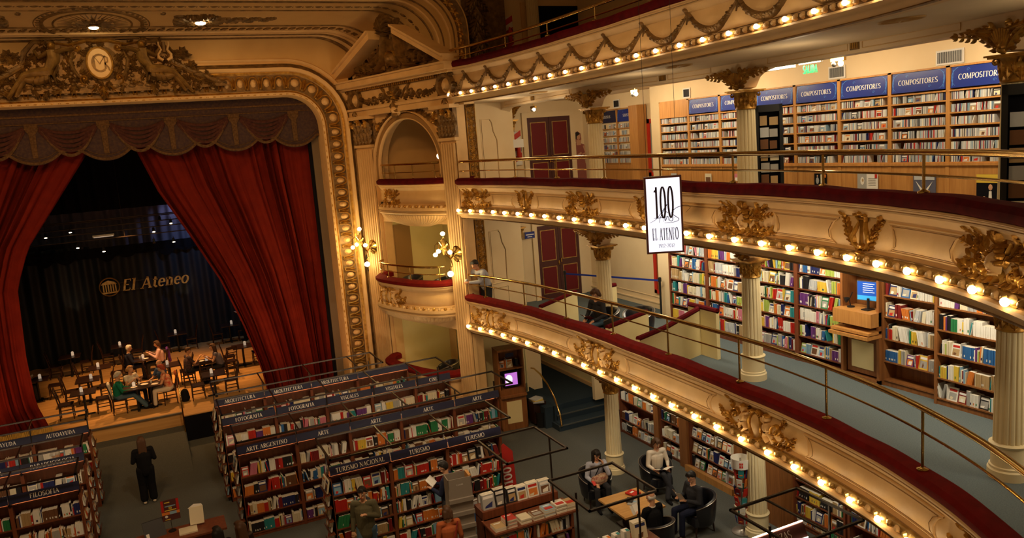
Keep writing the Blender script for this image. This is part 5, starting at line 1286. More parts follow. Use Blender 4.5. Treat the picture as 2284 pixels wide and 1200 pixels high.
def sign(r, f, u0, u1, v0, v1, d, txt, m='navy', h=.07, tilt=.0, scrolls=False):
    fr = lambda u, v, dd: f(u, v, d+dd-(v-v0)*tilt)
    mb = MB(); mb.prism([(u0, v0), (u1, v0), (u1, v1), (u0, v1)], fr, -.015, 0, m); b = mb.build('sign_panel', r, smooth=False)
    if txt:
        mb = MB(); text(mb, txt, fr, (u0+u1)/2, (v0+v1)/2-h/2, h, 'signwhite', .004, thick=.17, thin=.06)
        if b.parent: o = mb.build('lettering', None, smooth=False); o.parent = b; o.matrix_parent_inverse = b.matrix_world.inverted() if False else Matrix.Identity(4); o.parent = r; o.matrix_parent_inverse = Matrix.Translation(-Vector(r.location))
    if scrolls:
        mb = MB(); cx = (u0+u1)/2; cz = (v0+v1)/2
        for sg in (-1, 1):
            ribbon(mb, [(cx+sg*.34+.15*cos(a), cz+.0+.16*sin(a)) for a in [sg*0+(-1.2 if sg > 0 else pi-1.9)+2.9*k/14*(1) for k in range(15)]], [.004+.008*sin(pi*k/14) for k in range(15)], fr, 'ltblue', .003)
            P = spiral(cx-sg*.22, cz+sg*.10, .035, 0, 1.3, 1, 14); ribbon(mb, P, .006, fr, 'ltblue', .003)
            ribbon(mb, [(cx+sg*.47, cz-.14+.02*k) for k in range(14)], [.002+.014*abs(sin(k*1.1)) for k in range(14)], fr, 'ltblue', .003)
        o = mb.build('scrollwork', r, smooth=False)
    return b

# --- upper gallery: CD units (honey oak, blue signs)
FR = lambda y, X, z=0: Frame((X, y, 0), (0, -1, 0), (-1, 0, 0))
edges = [16.5, 15.37, 14.25, 13.12, 12.0, 10.9, 9.8, 8.7, 7.6, 6.5, 5.4]
CDZ = [7.42, 7.62, 7.82, 8.02, 8.22, 8.42]
for i, (a, b) in enumerate(zip(edges[:-1], edges[1:])):
    f = FR(a, 12.0); lab = 'honey oak unit of music discs with blue COMPOSITORES sign, %s from the red glass door' % ordn(i)
    if i == 0: lab = 'honey oak disc unit with plain wooden top door beside the red glass door'
    r = case('disc_unit', lab, f, a-b, 6.5, CDZ, 8.96, .36, 'oak', ('disc unit %d' % i, 'upper gallery disc unit'), 'cd', 'cd', 'disc unit', 'disc units along the upper gallery', bottom_panel=7.38, face=.0, noshelf=(5,) if False else ((1, 2) if i == 8 else ()))
    if i: sign(r, f, .05, a-b-.05, 8.60, 8.93, .005, 'COMPOSITORES', 'blue', .082, .08, True)
    else:
        mb = MB(); fbox(mb, f, .04, a-b-.04, 8.56, 8.93, -.02, .0, 'oak'); mb.build('door', r)
    mb = MB(); fbox(mb, f, .02, a-b-.02, 8.55, 8.575, -.3, .01, 'oak'); mb.build('ledge', r, smooth=False); mb = MB(); fbox(mb, f, 0, a-b, 7.36, 7.40, -.3, .015, 'oak'); mb.build('ledge', r, smooth=False)
PST = ['small poster of a figure in black pinned to the disc unit base', 'white print with a veiled face on the disc unit base', 'grey winged album poster on the disc unit base', 'yellow-topped poster of a man in a dark suit on the disc unit base']
for i, (y, w, h) in enumerate(((11.35, .30, .24), (10.25, .44, .27), (9.1, .42, .32), (7.95, .46, .44))):
    f = FR(y+w/2, 11.985); r = thing('poster', PST[i], 'poster', f(w/2, 7.0, 0)); mb = MB(); z1 = 7.22
    fbox(mb, f, 0, w, z1-h, z1, -.005, .006, ('black', 'white', 'greydrape', 'black')[i]); mb.build('sheet', r)
    mb = MB(); g = lambda u, v, d: f(u, v, .008+d)
    if i == 0: bump(mb, g, .08, z1-.05, .018, .022, .003, 'skin'); bump(mb, g, .08, z1-.14, .04, .07, .003, 'bk_grey'); mb.prism([(.16, z1-.22), (.2, z1-.22), (.2, z1-.02), (.16, z1-.02)], g, 0, .002, 'bk_cream'); mb.prism([(.25, z1-.08), (.29, z1-.08), (.29, z1-.02), (.25, z1-.02)], g, 0, .002, 'bk_orange')
    if i == 1: mb.prism([(.0, z1-h), (.2, z1-h), (.2, z1), (0, z1)], g, 0, .002, 'bk_grey'); bump(mb, g, .11, z1-.13, .07, .12, .003, 'bk_white'); bump(mb, g, .12, z1-.12, .03, .045, .005, 'bk_tan'); [mb.prism([(.24, z1-.09-.03*k), (.40, z1-.09-.03*k), (.40, z1-.08-.03*k), (.24, z1-.08-.03*k)], g, 0, .002, 'bk_grey') for k in range(5)]; mb.prism([(.38, z1-.08), (.43, z1-.08), (.43, z1-.01), (.38, z1-.01)], g, 0, .003, 'bk_red')
    if i == 2: mb.prism([(.02, z1-.1), (w-.02, z1-.1), (w-.02, z1-.01), (.02, z1-.01)], g, 0, .002, 'bk_silver'); mb.prism([(.05, z1-.12), (.2, z1-.28), (.16, z1-.3)], g, 0, .003, 'white'); mb.prism([(w-.05, z1-.12), (w-.2, z1-.28), (w-.16, z1-.3)], g, 0, .003, 'white')
    if i == 3: mb.prism([(0, z1-.13), (w, z1-.13), (w, z1), (0, z1)], g, 0, .002, 'bk_yellow'); bump(mb, g, w/2, z1-.2, .035, .05, .004, 'skin'); mb.prism([(w/2-.03, z1-h), (w/2+.03, z1-h), (w/2+.02, z1-.26), (w/2-.02, z1-.26)], g, 0, .003, 'white'); bump(mb, g, w/2-.1, z1-.36, .02, .02, .003, 'skin')
    mb.build('print', r)
for i, y in enumerate((16.0, 14.7, 13.7, 12.75)):
    f = FR(y+.1, 11.985); mb = MB(); fbox(mb, f, 0, .22, 6.98, 7.2, -.005, .006, ('bk_silver', 'bk_cream', 'bk_pink', 'bk_white')[i]); fbox(mb, f, .03, .19, 7.02, 7.12, .006, .008, ('bk_grey', 'bk_brown', 'bk_white', 'bk_black')[i])
    tag(mb.build('flyer'), 'small %s flyer fixed low on the oak disc units, %s from the red door' % (('silver', 'cream', 'pink', 'white')[i], ordn(i)), 'flyer')
# SOLISTAS pair
for i, (a, b) in enumerate(((20.75, 19.68), (19.68, 18.6))):
    f = FR(a, 12.8); r = case('disc_unit', ['shaded oak disc unit with SOLISTAS sign half hidden by the column', 'oak disc unit with SOLISTAS sign right of the column'][i], f, a-b, 6.5, CDZ, 8.98, .34, 'oak', ('soloists unit %d' % i, 'SOLISTAS disc unit'), 'cd', 'cd', 'disc unit', bottom_panel=7.38, face=0)
    sign(r, f, .05, a-b-.05, 8.60, 8.94, .005, 'SOLISTAS', 'blue' if i else 'navy', .075, .08, bool(i))
mb = MB(); mb.box((12.5, 18.2, 6.5), (12.8, 18.6, 9.0), 'oak'); tag(mb.build('oak_end_panel'), 'plain honey oak end panel beside the SOLISTAS shelves', 'panel')
for nm, z0, z1, x in (('upper', 7.05, 8.60, 12.84), ('lower', 3.75, 5.55, 12.84)):
    r = thing('door_red', 'red-framed %s on the %s gallery' % (('frosted glass door', nm) if nm == 'upper' else ('door with a dim poster', nm)), 'door', (x, 17.9, z0))
    mb = MB(); f = FR(18.2, x-.02); w_ = .72
    for u0, u1, v0, v1 in ((0, .12, z0, z1), (w_-.12, w_, z0, z1), (0, w_, z1-.12, z1), (0, w_, z0, z0+.1)): fbox(mb, f, u0, u1, v0, v1, -.05, .02, 'redpaint')
    mb.build('frame', r, smooth=False); mb = MB(); fbox(mb, f, .12, w_-.12, z0+.1, z1-.12, -.03, -.01, 'frost' if nm == 'upper' else 'walnut'); mb.build('pane', r)
# glass cabinets
for i, (x, y, w_, z1, lab) in enumerate(((10.62, 11.62, .5, 8.60, 'tall black glazed display cabinet of photographs beside the upper column'), (9.72, 6.33, .6, 8.52, 'black glazed cabinet cut by the right edge of the photo'))):
    f = Frame((x, y, 0), (.74, -.67, 0), (-.67, -.74, 0)) if i == 0 else Frame((x, y, 0), (.54, -.84, 0), (-.84, -.54, 0)); r = thing('display_cabinet', lab, 'cabinet', f(w_/2, 6.5, -.15))
    mb = MB()
    for u0, u1, v0, v1 in ((0, .07, 6.5, z1), (w_-.06, w_, 6.5, z1), (0, w_, z1-.13, z1), (0, w_, 6.5, 6.6)): fbox(mb, f, u0, u1, v0, v1, -.12, 0, 'rubber')
    fbox(mb, f, 0, w_, 6.5, z1, -.14, -.1, 'black'); mb.build('frame', r, smooth=False)
    k = 0
    for row in range(8):
        zz = 6.68+row*.22
        if zz > z1-.35: break
        for c in range(2):
            mb = MB(); u0 = .085+c*(w_-.16)/2; fbox(mb, f, u0+.006, u0+(w_-.16)/2-.006-.015*(k % 3), zz, zz+.18-.03*(k % 2), -.06, -.045, 'bk_'+('grey', 'tan', 'silver', 'brown', 'tan', 'grey', 'brown', 'cream')[(k*3+row) % 8]); mb.build('photo', r); k += 1
    mb = MB(); fbox(mb, f, .08, w_-.08, 7.62, 7.64, -.1, -.03, 'steel'); mb.build('glass_shelf', r)
# --- lower gallery bookcases
L1E = [(16.4, 14.92), (14.92, 13.45), (13.45, 12.07), (12.07, 10.87), (9.98, 8.82), (8.8, 7.66), (7.64, 6.5)]
L1Z = [3.5, 3.86, 4.2, 4.52, 4.86, 5.2, 5.52]
L1L = ['beside the red door', 'second from the red door', 'behind the middle column', 'left of the computer desk', 'right of the computer desk', 'third from the right edge', 'at the right edge']
for i, (a, b) in enumerate(L1E):
    zz = L1Z if i < 4 else [3.4+.02, 3.78, 4.2, 4.62, 5.02, 5.42]
    case('bookcase', 'dark walnut wall bookcase on the lower gallery, '+L1L[i], FR(a, 12.0 if i < 5 else 11.95-.1*(i-4)), a-b, 3.3, zz, 5.98, .33, 'bookwood' if i < 4 else 'walnut', ('lower gallery case '+str(i), 'gallery case '+L1L[i]), 'law', full=.93, face=.09, sidew=.05, noshelf=(0,) if i in (4, 6) else ())
# computer desk alcove
f = FR(10.85, 11.98); r = thing('computer_desk', 'oak alcove with blue computer screen and pull-out keyboard shelf', 'desk', f(.43, 3.3, 0))
mb = MB()
for u0, u1, v0, v1, d0, d1 in ((0, .05, 3.3, 5.9, -.35, .05), (.82, .87, 3.3, 5.9, -.35, .05), (0, .87, 3.3, 5.9, -.36, -.34), (.05, .82, 5.4, 5.43, -.34, .03), (0, .87, 3.3, 3.38, -.34, .05)): fbox(mb, f, u0, u1, v0, v1, d0, d1, 'walnut')
mb.build('alcove', r, smooth=False)
mb = MB(); fbox(mb, f, .0, .87, 4.42, 4.68, -.3, .26, 'oak'); fbox(mb, f, 0, .87, 4.28, 4.33, -.3, .32, 'oak'); fbox(mb, f, -.02, .88, 4.20, 4.26, -.3, .36, 'oak'); mb.build('desk_box', r, smooth=False)
mb = MB(); fbox(mb, f, .1, .78, 3.42, 4.15, -.05, -.02, 'walnut'); fbox(mb, f, .2, .7, 3.52, 4.05, -.02, -.01, 'wall'); mb.build('lower_door', r, smooth=False)
r2 = thing('monitor', 'computer monitor showing a blue screen in the oak alcove', 'monitor', f(.6, 4.68, 0)); mb = MB(); g = Frame(f(.34, 4.84, .0), (.25, -.97, 0), (-.97, -.25, 0))
fbox(mb, g, 0, .44, 0, .38, -.04, 0, 'steel'); mb.build('bezel', r2); mb = MB(); fbox(mb, g, .015, .425, .1, .365, 0, .004, 'screenb'); fbox(mb, g, .015, .425, .015, .1, 0, .004, 'screenc')
for k in range(5): fbox(mb, g, .12, .34-.03*(k % 2), .32-.04*k, .33-.04*k, .004, .006, 'screent')
mb.build('screen', r2); mb = MB(); mb.box((11.9, 10.2, 4.68), (12.1, 10.35, 4.7), 'rubber'); mb.tube([(12.0, 10.27, 4.7), (12.0, 10.27, 4.9)], .025, 'rubber'); mb.build('stand', r2)
r2 = thing('desk_lamp', 'small black desk lamp beside the blue computer screen', 'lamp', f(.2, 4.68, 0)); mb = MB(); mb.lathe([(.07, 0), (.07, .02), (.01, .03)], f(.2, 4.68, 0), 12, 'rubber'); mb.tube([f(.2, 4.69, 0), f(.16, 4.82, 0), f(.26, 4.98, .02)], .01, 'rubber', 6); mb.build('base', r2)
mb = MB(); mb.lathe([(.03, 0), (.06, .08)], f(.16, 4.84, 0), 10, 'rubber', (-.8, .4, -.3)); mb.build('shade', r2)
for k in range(7): BOOKS.append(dict(f=f, u=.15+.09*k, z=5.43, w=.08, h=.15, dp=.02, tilt=0, c=rb.choice(MIX['stalls']), face=1, where=(('alcove', 'computer alcove'), 0), i=k, kind='book', d=0))
# --- stalls wall cases under the gallery
def L0case(i, a, b, zs, lab, fullv=.93, facev=.08, mix='art', X=11.35): case('bookcase', lab, FR(a, X), a-b, 0, zs, 2.35, .35, 'bookwood', ('stalls wall case '+str(i), 'stalls wall case '+['by the steps', 'narrow middle', 'face-out', 'behind column', 'far right'][i]), mix, full=fullv, face=facev, sidew=.05)
L0case(0, 18.1, 16.4, [.08, .42, .98, 1.45, 1.85], 'walnut wall bookcase nearest the stalls steps, tightly packed')
L0case(1, 16.2, 15.3, [.08, .5, .95, 1.40, 1.85], 'narrow walnut wall bookcase between two wooden posts in the stalls')
L0case(2, 15.0, 13.3, [.12, .48, .88, 1.28, 1.7], 'walnut display case of face-out art books behind the reading table', .9, .75)
L0case(3, 11.6, 10.27, [.12, .30, .66, 1.04, 1.45, 1.9], 'walnut wall bookcase right of the postcard rack column', .95, .1, 'thought')
L0case(4, 10.22, 8.6, [.12, .66, 1.1, 1.5, 1.9], 'walnut wall bookcase partly hidden by the lowest balcony at right', .8, .15, 'stalls')
for i, (a, b, x0) in enumerate(((16.4, 16.2, 11.3), (15.3, 15.0, 11.28), (13.3, 13.02, 11.28), (12.2, 11.6, 11.0))):
    mb = MB(); mb.box((x0, b, 0), (11.6, a, 2.5), 'walnut'); tag(mb.build('wooden_pier', smooth=False), ['slim walnut pier beside the tightly packed wall bookcase', 'walnut pier left of the face-out display case', 'walnut pier right of the face-out display case', 'broad walnut pier behind the postcard rack column'][i], 'pier')
mb = MB(); f = FR(15.0, 11.35); mb.add([f(0, 0, 0), f(1.7, 0, 0), f(1.7, 0, .16), f(0, 0, .16), f(0, .16, .16), f(1.7, .16, .16), f(1.7, .12, 0), f(0, .12, 0)], [(3, 2, 5, 4), (4, 5, 6, 7), (0, 3, 4, 7), (1, 6, 5, 2)], 'oak'); tag(mb.build('display_ledge'), 'sloping oak ledge at the foot of the face-out display case', 'ledge')

# --- free-standing rows in the stalls
SF = lambda x0, Y: Frame((x0, Y, 0), (1, 0, 0), (0, -1, 0))
tubes = []
def row(name, x0, Y, units, mix, full=.955, left_end=True, right_end=False, shelves=(.10, .53, .99, 1.44), face=.06, depth=.30):
    for i, (w, txt, short) in enumerate(units):
        f = SF(x0, Y); lab = 'free-standing bookcase under the %s sign, %s' % (txt if txt else 'blank', short)
        r = case('free_standing_bookcase', lab, f, w, 0, list(shelves), 1.95, depth, 'bookwood', (lab, (txt+' case '+short) if txt else 'case '+short), mix, full=full, face=face)
        mb = MB(); fbox(mb, f, 0, w, 0, 1.8, -depth-.3, -depth, 'bookwood'); mb.build('rear_bay', r, smooth=False)
        # canopy sign, tube light and black frame above
        fs_ = Frame((x0, Y-.02, 0), (1, 0, 0), (0, -1, 0))
        sign(r, fs_, .01, w-.01, 1.99, 2.16, .06, txt, 'navy', .085, .25)
        mb = MB(); fbox(mb, fs_, .04, w-.04, 2.03, 2.055, -.05, -.02, 'tube'); mb.build('tube_lamp', r, smooth=False)
        x0 += w
def canopy(lab, x0, x1, y0, y1, bars, posts, z=2.4):
    r = thing('light_canopy', lab, 'canopy frame', ((x0+x1)/2, (y0+y1)/2, z)); t = .018
    for a, b in (((x0, y0), (x1, y0)), ((x1, y0), (x1, y1)), ((x1, y1), (x0, y1)), ((x0, y1), (x0, y0))):
        mb = MB(); mb.box((min(a[0], b[0])-t, min(a[1], b[1])-t, z-t), (max(a[0], b[0])+t, max(a[1], b[1])+t, z+t), 'metal'); mb.build('frame_bar', r, smooth=False)
    for x in bars: mb = MB(); mb.box((x-.014, y0, z-.014), (x+.014, y1, z+.014), 'metal'); mb.build('cross_bar', r, smooth=False)
    for x, y, zb in posts: mb = MB(); mb.box((x-.014, y-.014, zb), (x+.014, y+.014, z), 'metal'); mb.build('post', r, smooth=False)
row('a', 1.1, 21.6, [(1.26, 'ARQUITECTURA', 'left'), (1.26, 'ARQUITECTURA', 'middle'), (1.3, 'ARQUITECTURA', 'right'), (1.5, '', 'at the end of that back row')], 'stalls')
row('b', 1.1, 19.85, [(1.28, 'FOTOGRAFIA', 'left'), (1.28, 'FOTOGRAFIA', 'right'), (1.2, 'VISUALES', 'left'), (1.2, 'VISUALES', 'right'), (1.0, 'CINE', 'beside the lowest box')], 'stalls')
row('c', 1.2, 17.6, [(1.28, 'ARTE ARGENTINO', 'nearest the aisle'), (1.22, 'ARTE', 'first after it'), (1.24, 'ARTE', 'middle'), (1.36, 'ARTE', 'fourth along'), (1.2, 'ARTE', 'rightmost')], 'stalls')
row('d', 2.7, 15.25, [(1.26, 'TURISMO NACIONAL', 'nearest corner'), (1.26, 'TURISMO', 'middle'), (1.25, 'TURISMO', 'right end')], 'tourism', shelves=(.10, .45, .80, 1.16, 1.52), face=.12)
row('e', -6.9, 21.6, [(1.28, 'AUTOAYUDA', 'far left'), (1.28, 'AUTOAYUDA', 'second from left'), (1.26, 'AUTOAYUDA', 'next to the last'), (1.24, 'AUTOAYUDA', 'beside the aisle')], 'stalls')
row('f', -6.9, 19.5, [(1.28, 'PSICOLOGIA', 'far left'), (1.28, 'PSICOLOGIA', 'middle'), (1.26, 'PSICOLOGIA', 'right'), (1.24, 'PARAPSICOLOGIA', 'beside the aisle')], 'thought', face=.15)
row('g', -6.9, 17.7, [(1.28, 'ENSAYOS', 'far left'), (1.28, 'ENSAYOS', 'middle'), (1.26, 'ENSAYOS', 'right'), (1.24, 'FILOSOFIA', 'beside the aisle')], 'thought')
CN = [('back', 1.1, 5.6, 21.25, 22.6, (2.36, 3.62, 4.9)), ('second', 1.1, 7.0, 19.33, 20.72, (2.4, 3.66, 4.9, 6.1)), ('third', 1.2, 7.7, 17.15, 18.4, (2.5, 3.74, 5.0, 6.35)), ('nearest', 2.7, 6.6, 14.97, 16.32, (3.96, 5.22))]
for nm, x0, x1, y0, y1, bars in CN:
    canopy('black metal canopy frame over the %s right-hand row of bookcases' % nm, x0, x1, y0, y1, bars, [(x, y0+.45, 1.9) for x in (x0, *bars, x1-.3)])
for nm, y0, y1 in (('back', 21.25, 22.1), ('middle', 19.2, 20.06), ('nearest', 17.4, 18.38)):
    canopy('black metal canopy frame over the %s left-hand row of bookcases' % nm, -6.9, -1.86, y0, y1, (-5.62, -4.36, -3.08), [(x, y0+.3, 1.9) for x in (-5.62, -4.36, -3.08, -1.86)])
canopy('empty black metal frame over the art book display table', 5.5, 6.77, 12.75, 14.13, (), [(5.62, 13.3, .9), (6.78, 13.5, 1.0)])
canopy('empty black metal frame between the reading table and the nearest display', 5.8, 7.1, 10.3, 11.67, (), [(5.95, 11.0, .9), (7.12, 10.9, .9)])
canopy('black metal frame nearest the camera at the bottom right', 7.62, 8.98, 7.8, 9.1, (8.3,), [(7.75, 8.4, 1.7), (9.0, 8.45, 1.7)])
# books lying on the tops of the back row and left back row
for k in range(12): flat(SF(1.3, 22.0), .28*k, 1.81+.02*(k % 3), .22, .17, .03+.02*(k % 3), rb.choice(MIX['stalls']), (('top a', 'top of the back row'), 0), k, 0)
for k in range(14): flat(SF(-6.5, 22.0), .33*k, 1.81+.02*(k % 3), .24, .18, .03+.02*(k % 4), rb.choice(MIX['stalls']), (('top e', 'top of the AUTOAYUDA row'), 0), k, 0)
# end racks with face-out books
def endrack(x, Y, face_dir, lab, ntier=6):
    f = Frame((x, Y if face_dir < 0 else Y+.56, 0), (0, 1 if face_dir > 0 else -1, 0), (face_dir, 0, 0)) if face_dir < 0 else Frame((x, Y+.0, 0), (0, 1, 0), (1, 0, 0))
    if face_dir < 0: f = Frame((x, Y+.58, 0), (0, -1, 0), (-1, 0, 0))
    r = thing('end_rack', lab, 'book rack', f(.29, 0, .08)); mb = MB(); fbox(mb, f, 0, .58, 0, 1.85, -.02, 0, 'bookwood'); mb.build('back_panel', r, smooth=False)
    for t in range(ntier):
        z = .15+t*.28; mb = MB(); g = lambda u, v, d: f(u, z+v, d)
        mb.add([g(0, 0, 0), g(.58, 0, 0), g(.58, .07, .11), g(0, .07, .11), g(.58, .0, .11), g(0, .0, .11)], [(0, 1, 4, 5), (5, 4, 2, 3)], 'bookwood'); mb.build('pocket', r, smooth=False)
        for k in range(2): BOOKS.append(dict(f=f, u=.03+.28*k, z=z+.03, w=rb.uniform(.17, .22), h=rb.uniform(.22, .27), dp=.03, tilt=0, c=rb.choice('white cream grey tan white cream light_blue'.split()), face=1, where=((lab, lab.replace('rack on the ', 'rack, ')), ntier-1-t), i=k, kind='book', d=.10))
for x, Y, fd, lab in ((1.1, 21.6, -1, 'end rack of the ARQUITECTURA row'), (1.1, 19.85, -1, 'end rack of the FOTOGRAFIA row'), (1.2, 17.6, -1, 'end rack of the ARTE ARGENTINO row'), (2.7, 15.25, -1, 'end rack of the TURISMO NACIONAL row'),
                      (-1.88, 21.6, 1, 'end rack of the AUTOAYUDA row'), (-1.88, 19.5, 1, 'end rack of the PARAPSICOLOGIA row'), (-1.88, 17.7, 1, 'end rack of the FILOSOFIA row')): endrack(x, Y, fd, lab)

# --- two-tier display table with art books
r = thing('display_table', 'low dark wooden display with two tiers of stacked art books', 'display table', (6.3, 13.5, 0))
mb = MB(); mb.box((5.35, 13.28, .76), (7.22, 13.95, .80), 'bookwood'); mb.box((5.4, 13.35, 0), (7.15, 14.35, .08), 'bookwood'); mb.box((5.4, 13.95, .76), (7.12, 14.4, .96), 'bookwood'); mb.build('top', r, smooth=False)
mb = MB(); mb.box((5.4, 13.65, .08), (7.1, 14.38, .12), 'bookwood'); mb.box((5.4, 13.9, .08), (7.1, 13.95, .8), 'bookwood')
for x in (5.4, 6.2, 7.06): mb.box((x, 13.3, 0), (x+.05, 14.38, .78), 'bookwood')
mb.box((5.4, 13.3, .42), (7.1, 13.9, .45), 'bookwood'); mb.build('frame', r, smooth=False)
f = SF(5.4, 13.3); fill(f, .05, .8, .45, .3, (('display lower', 'art display lower shelf'), 0), 'stalls'); fill(f, .86, 1.65, .45, .3, (('display lower r', 'art display lower shelf right'), 0), 'art'); fill(f, .86, 1.65, .1, .3, (('display base', 'art display base shelf'), 0), 'stalls')
DW = (('display table', 'art book display table'), 0); j = 0
for u, c, n in ((.0, 'tan', 2), (.24, 'red', 5), (.56, 'cream', 3), (.84, 'brown', 3), (1.1, 'light_blue', 4), (1.36, 'white', 5), (1.6, 'tan', 4)):
    for k in range(n): flat(f, u+.005*(k % 2), .80+.035*k, .23, .27, .033, c, DW, j, -.04-.01*(k % 2)); j += 1
f2 = SF(5.45, 13.98)
for u, w, h, c in ((.0, .27, .30, 'grey'), (.28, .26, .34, 'black'), (.56, .2, .30, 'black'), (.78, .22, .28, 'white'), (1.02, .25, .29, 'white'), (1.30, .25, .27, 'silver')):
    for k in range(3): BOOKS.append(dict(f=f2, u=u, z=.96, w=w, h=h, dp=.035, tilt=0, c=c, face=1, where=(('display upper', 'art display upper tier'), 0), i=j, kind='book', d=-.02-.045*k)); j += 1
# second display with white boxes (bottom centre)
r = thing('display_table', 'display table with white boxes and magazines beside the bald man', 'display table', (7.1, 11.4, 0))
mb = MB(); mb.box((6.35, 10.9, .72), (7.85, 11.5, .76), 'bookwood'); mb.box((6.4, 11.3, .72), (7.8, 11.75, .9), 'bookwood'); mb.build('top', r, smooth=False)
mb = MB(); mb.box((6.4, 11.0, 0), (7.8, 11.7, .72), 'bookwood'); mb.build('frame', r, smooth=False)
f = SF(6.45, 11.42)
for i, (u, w, h, c, nm) in enumerate(((.0, .2, .24, 'bk_white', 'photo-covered'), (.27, .12, .24, 'bk_white', 'orange-striped'), (.46, .13, .25, 'bk_white', 'blue-topped'), (.66, .13, .26, 'bk_white', 'blue and red topped'))):
    r2 = thing('boxed_set', 'white %s boxed set standing on the display beside the bald man' % nm, 'box', f(u, .9, 0)); mb = MB(); fbox(mb, f, u, u+w, .9, .9+h, -.12, 0, c); mb.build('box', r2)
    mb = MB(); fbox(mb, f, u+.01, u+.05, .9+h*.1, .9+h*.9, 0, .003, ('bk_red', 'bk_orange', 'bk_grey', 'bk_silver')[i]); fbox(mb, f, u+w*.5, u+w*.95, .9+h, .9+h+.003, -.08, 0, ('bk_tan', 'bk_orange', 'bk_teal', 'bk_teal')[i]); mb.build('print', r2)
for k in range(4): BOOKS.append(dict(f=f, u=.92, z=.9, w=.27, h=.32, dp=.03, tilt=0, c='cream', face=1, where=(('display 2', 'white box display'), 0), i=k, kind='book', d=-.0-.035*k))
for k in range(8): flat(f, .1+.27*(k % 4), .76+.035*(k//4), .22, .26, .033, ('cream', 'white', 'brown', 'yellow')[k % 4], (('display 2b', 'white box display front'), 0), k, .34)
r2 = thing('boxed_set', 'single small white box on the floor stack left of the white box display', 'box', (6.35, 12.1, .6)); mb = MB(); mb.box((6.28, 12.02, .0), (6.48, 12.16, .62), 'bk_silver'); mb.build('box', r2)
# bottom-right display with sign
f = SF(7.7, 8.95); r = thing('sign_display', 'dark display rail with PIZZAS sign at the bottom edge, right of centre', 'display', (8.4, 8.8, 0)); sign(r, f, .3, 1.35, 1.62, 1.82, .0, 'PIZZAS', 'plum', .11, .5)
mb = MB(); fbox(mb, f, 0, 1.4, 0, 1.5, -.4, -.05, 'bookwood'); mb.build('carcass', r, smooth=False)
mb = MB(); fbox(mb, f, .3, 1.35, 1.60, 1.61, -.0, .015, 'tube'); fbox(mb, f, .3, 1.35, 1.835, 1.845, -.12, -.1, 'tube'); mb.build('tube_lamp', r)
# aisle-side display with open book and promo sign (bottom left)
r = thing('display_table', 'small display table with open books in the centre aisle', 'display table', (-.15, 16.9, 0)); mb = MB(); mb.box((-.95, 16.5, .86), (.75, 17.15, .9), 'bookwood'); mb.box((-.85, 16.6, 0), (.65, 17.05, .86), 'bookwood'); mb.build('table', r, smooth=False)
r2 = thing('large_book', 'large black portfolio book propped open on the aisle display', 'book', (-.55, 17, .9)); mb = MB(); g = Frame((-.78, 16.85, .9), (.95, .2, 0), (.2, -.95, 0)); mb.prism([(0, 0), (.42, 0), (.42, .36), (0, .36)], lambda u, v, d: g(u, v*.85, d-v*.5), 0, .025, 'bk_black'); mb.build('cover', r2); mb = MB(); mb.prism([(.03, .03), (.09, .03), (.09, .12), (.03, .12)], lambda u, v, d: g(u, v*.85, d-v*.5), .026, .028, 'white'); mb.build('price_card', r2)
r2 = thing('large_book', 'white open book standing at the right of the aisle display', 'book', (.2, 17, .9)); mb = MB(); g = Frame((.08, 16.95, .95), (.97, -.1, 0), (-.1, -.97, 0)); mb.prism([(0, 0), (.28, 0), (.28, .36), (0, .36)], lambda u, v, d: g(u, v*.9, d-v*.35), 0, .02, 'bk_cream'); mb.prism([(-.02, .34), (.28, .34), (.25, .39), (.1, .41)], lambda u, v, d: g(u, v*.9, d-v*.35), -.03, -.01, 'white'); mb.build('pages', r2); mb = MB(); mb.box((-.15, 16.65, .9), (.2, 16.95, .93), 'bk_cream'); mb.build('tray', r2)
r2 = thing('promo_sign', 'small upright promotional sign, dark with red sides and yellow 80', 'sign', (-.27, 16.95, .9)); g = lambda u, v, d: (-.42+u, 17.05-d, 1.12+v)
mb = MB(); mb.prism([(0, 0), (.34, 0), (.34, .44), (0, .44)], g, 0, .02, 'plum'); mb.build('board', r2)
mb = MB(); mb.prism([(0, .2), (.05, .2), (.05, .44), (0, .44)], g, .02, .023, 'redboard'); mb.prism([(.29, .2), (.34, .2), (.34, .44), (.29, .44)], g, .02, .023, 'redboard')
mb.prism([(0, .13), (.34, .13), (.34, .19), (0, .19)], g, .02, .023, 'bk_orange'); mb.prism([(.15, .13), (.28, .13), (.28, .19), (.15, .19)], g, .023, .025, 'bk_light blue'); mb.prism([(.06, .21), (.28, .21), (.28, .23), (.06, .23)], g, .02, .024, 'bk_yellow'); mb.prism([(.07, .3), (.27, .3), (.27, .32), (.07, .32)], g, .02, .024, 'bk_light blue'); mb.prism([(.07, .38), (.17, .38), (.17, .40), (.07, .40)], g, .02, .024, 'bk_yellow'); mb.prism([(.05, .02), (.15, .02), (.15, .035), (.05, .035)], g, .02, .024, 'bk_yellow')
bump(mb, g, .08, .09, .03, .03, .004, 'white', .02); text(mb, '80', g, .17, .245, .05, 'bk_yellow', .025, thick=.2, thin=.12); mb.build('print', r2, smooth=False)
mb = MB(); mb.tube([(-.27, 17.05, .92), (-.27, 17.05, 1.14)], .006, 'metal', 5); mb.lathe([(.08, .9), (.08, .915)], (-.27, 17.0, 0), 10, 'metal'); mb.build('stand', r2)
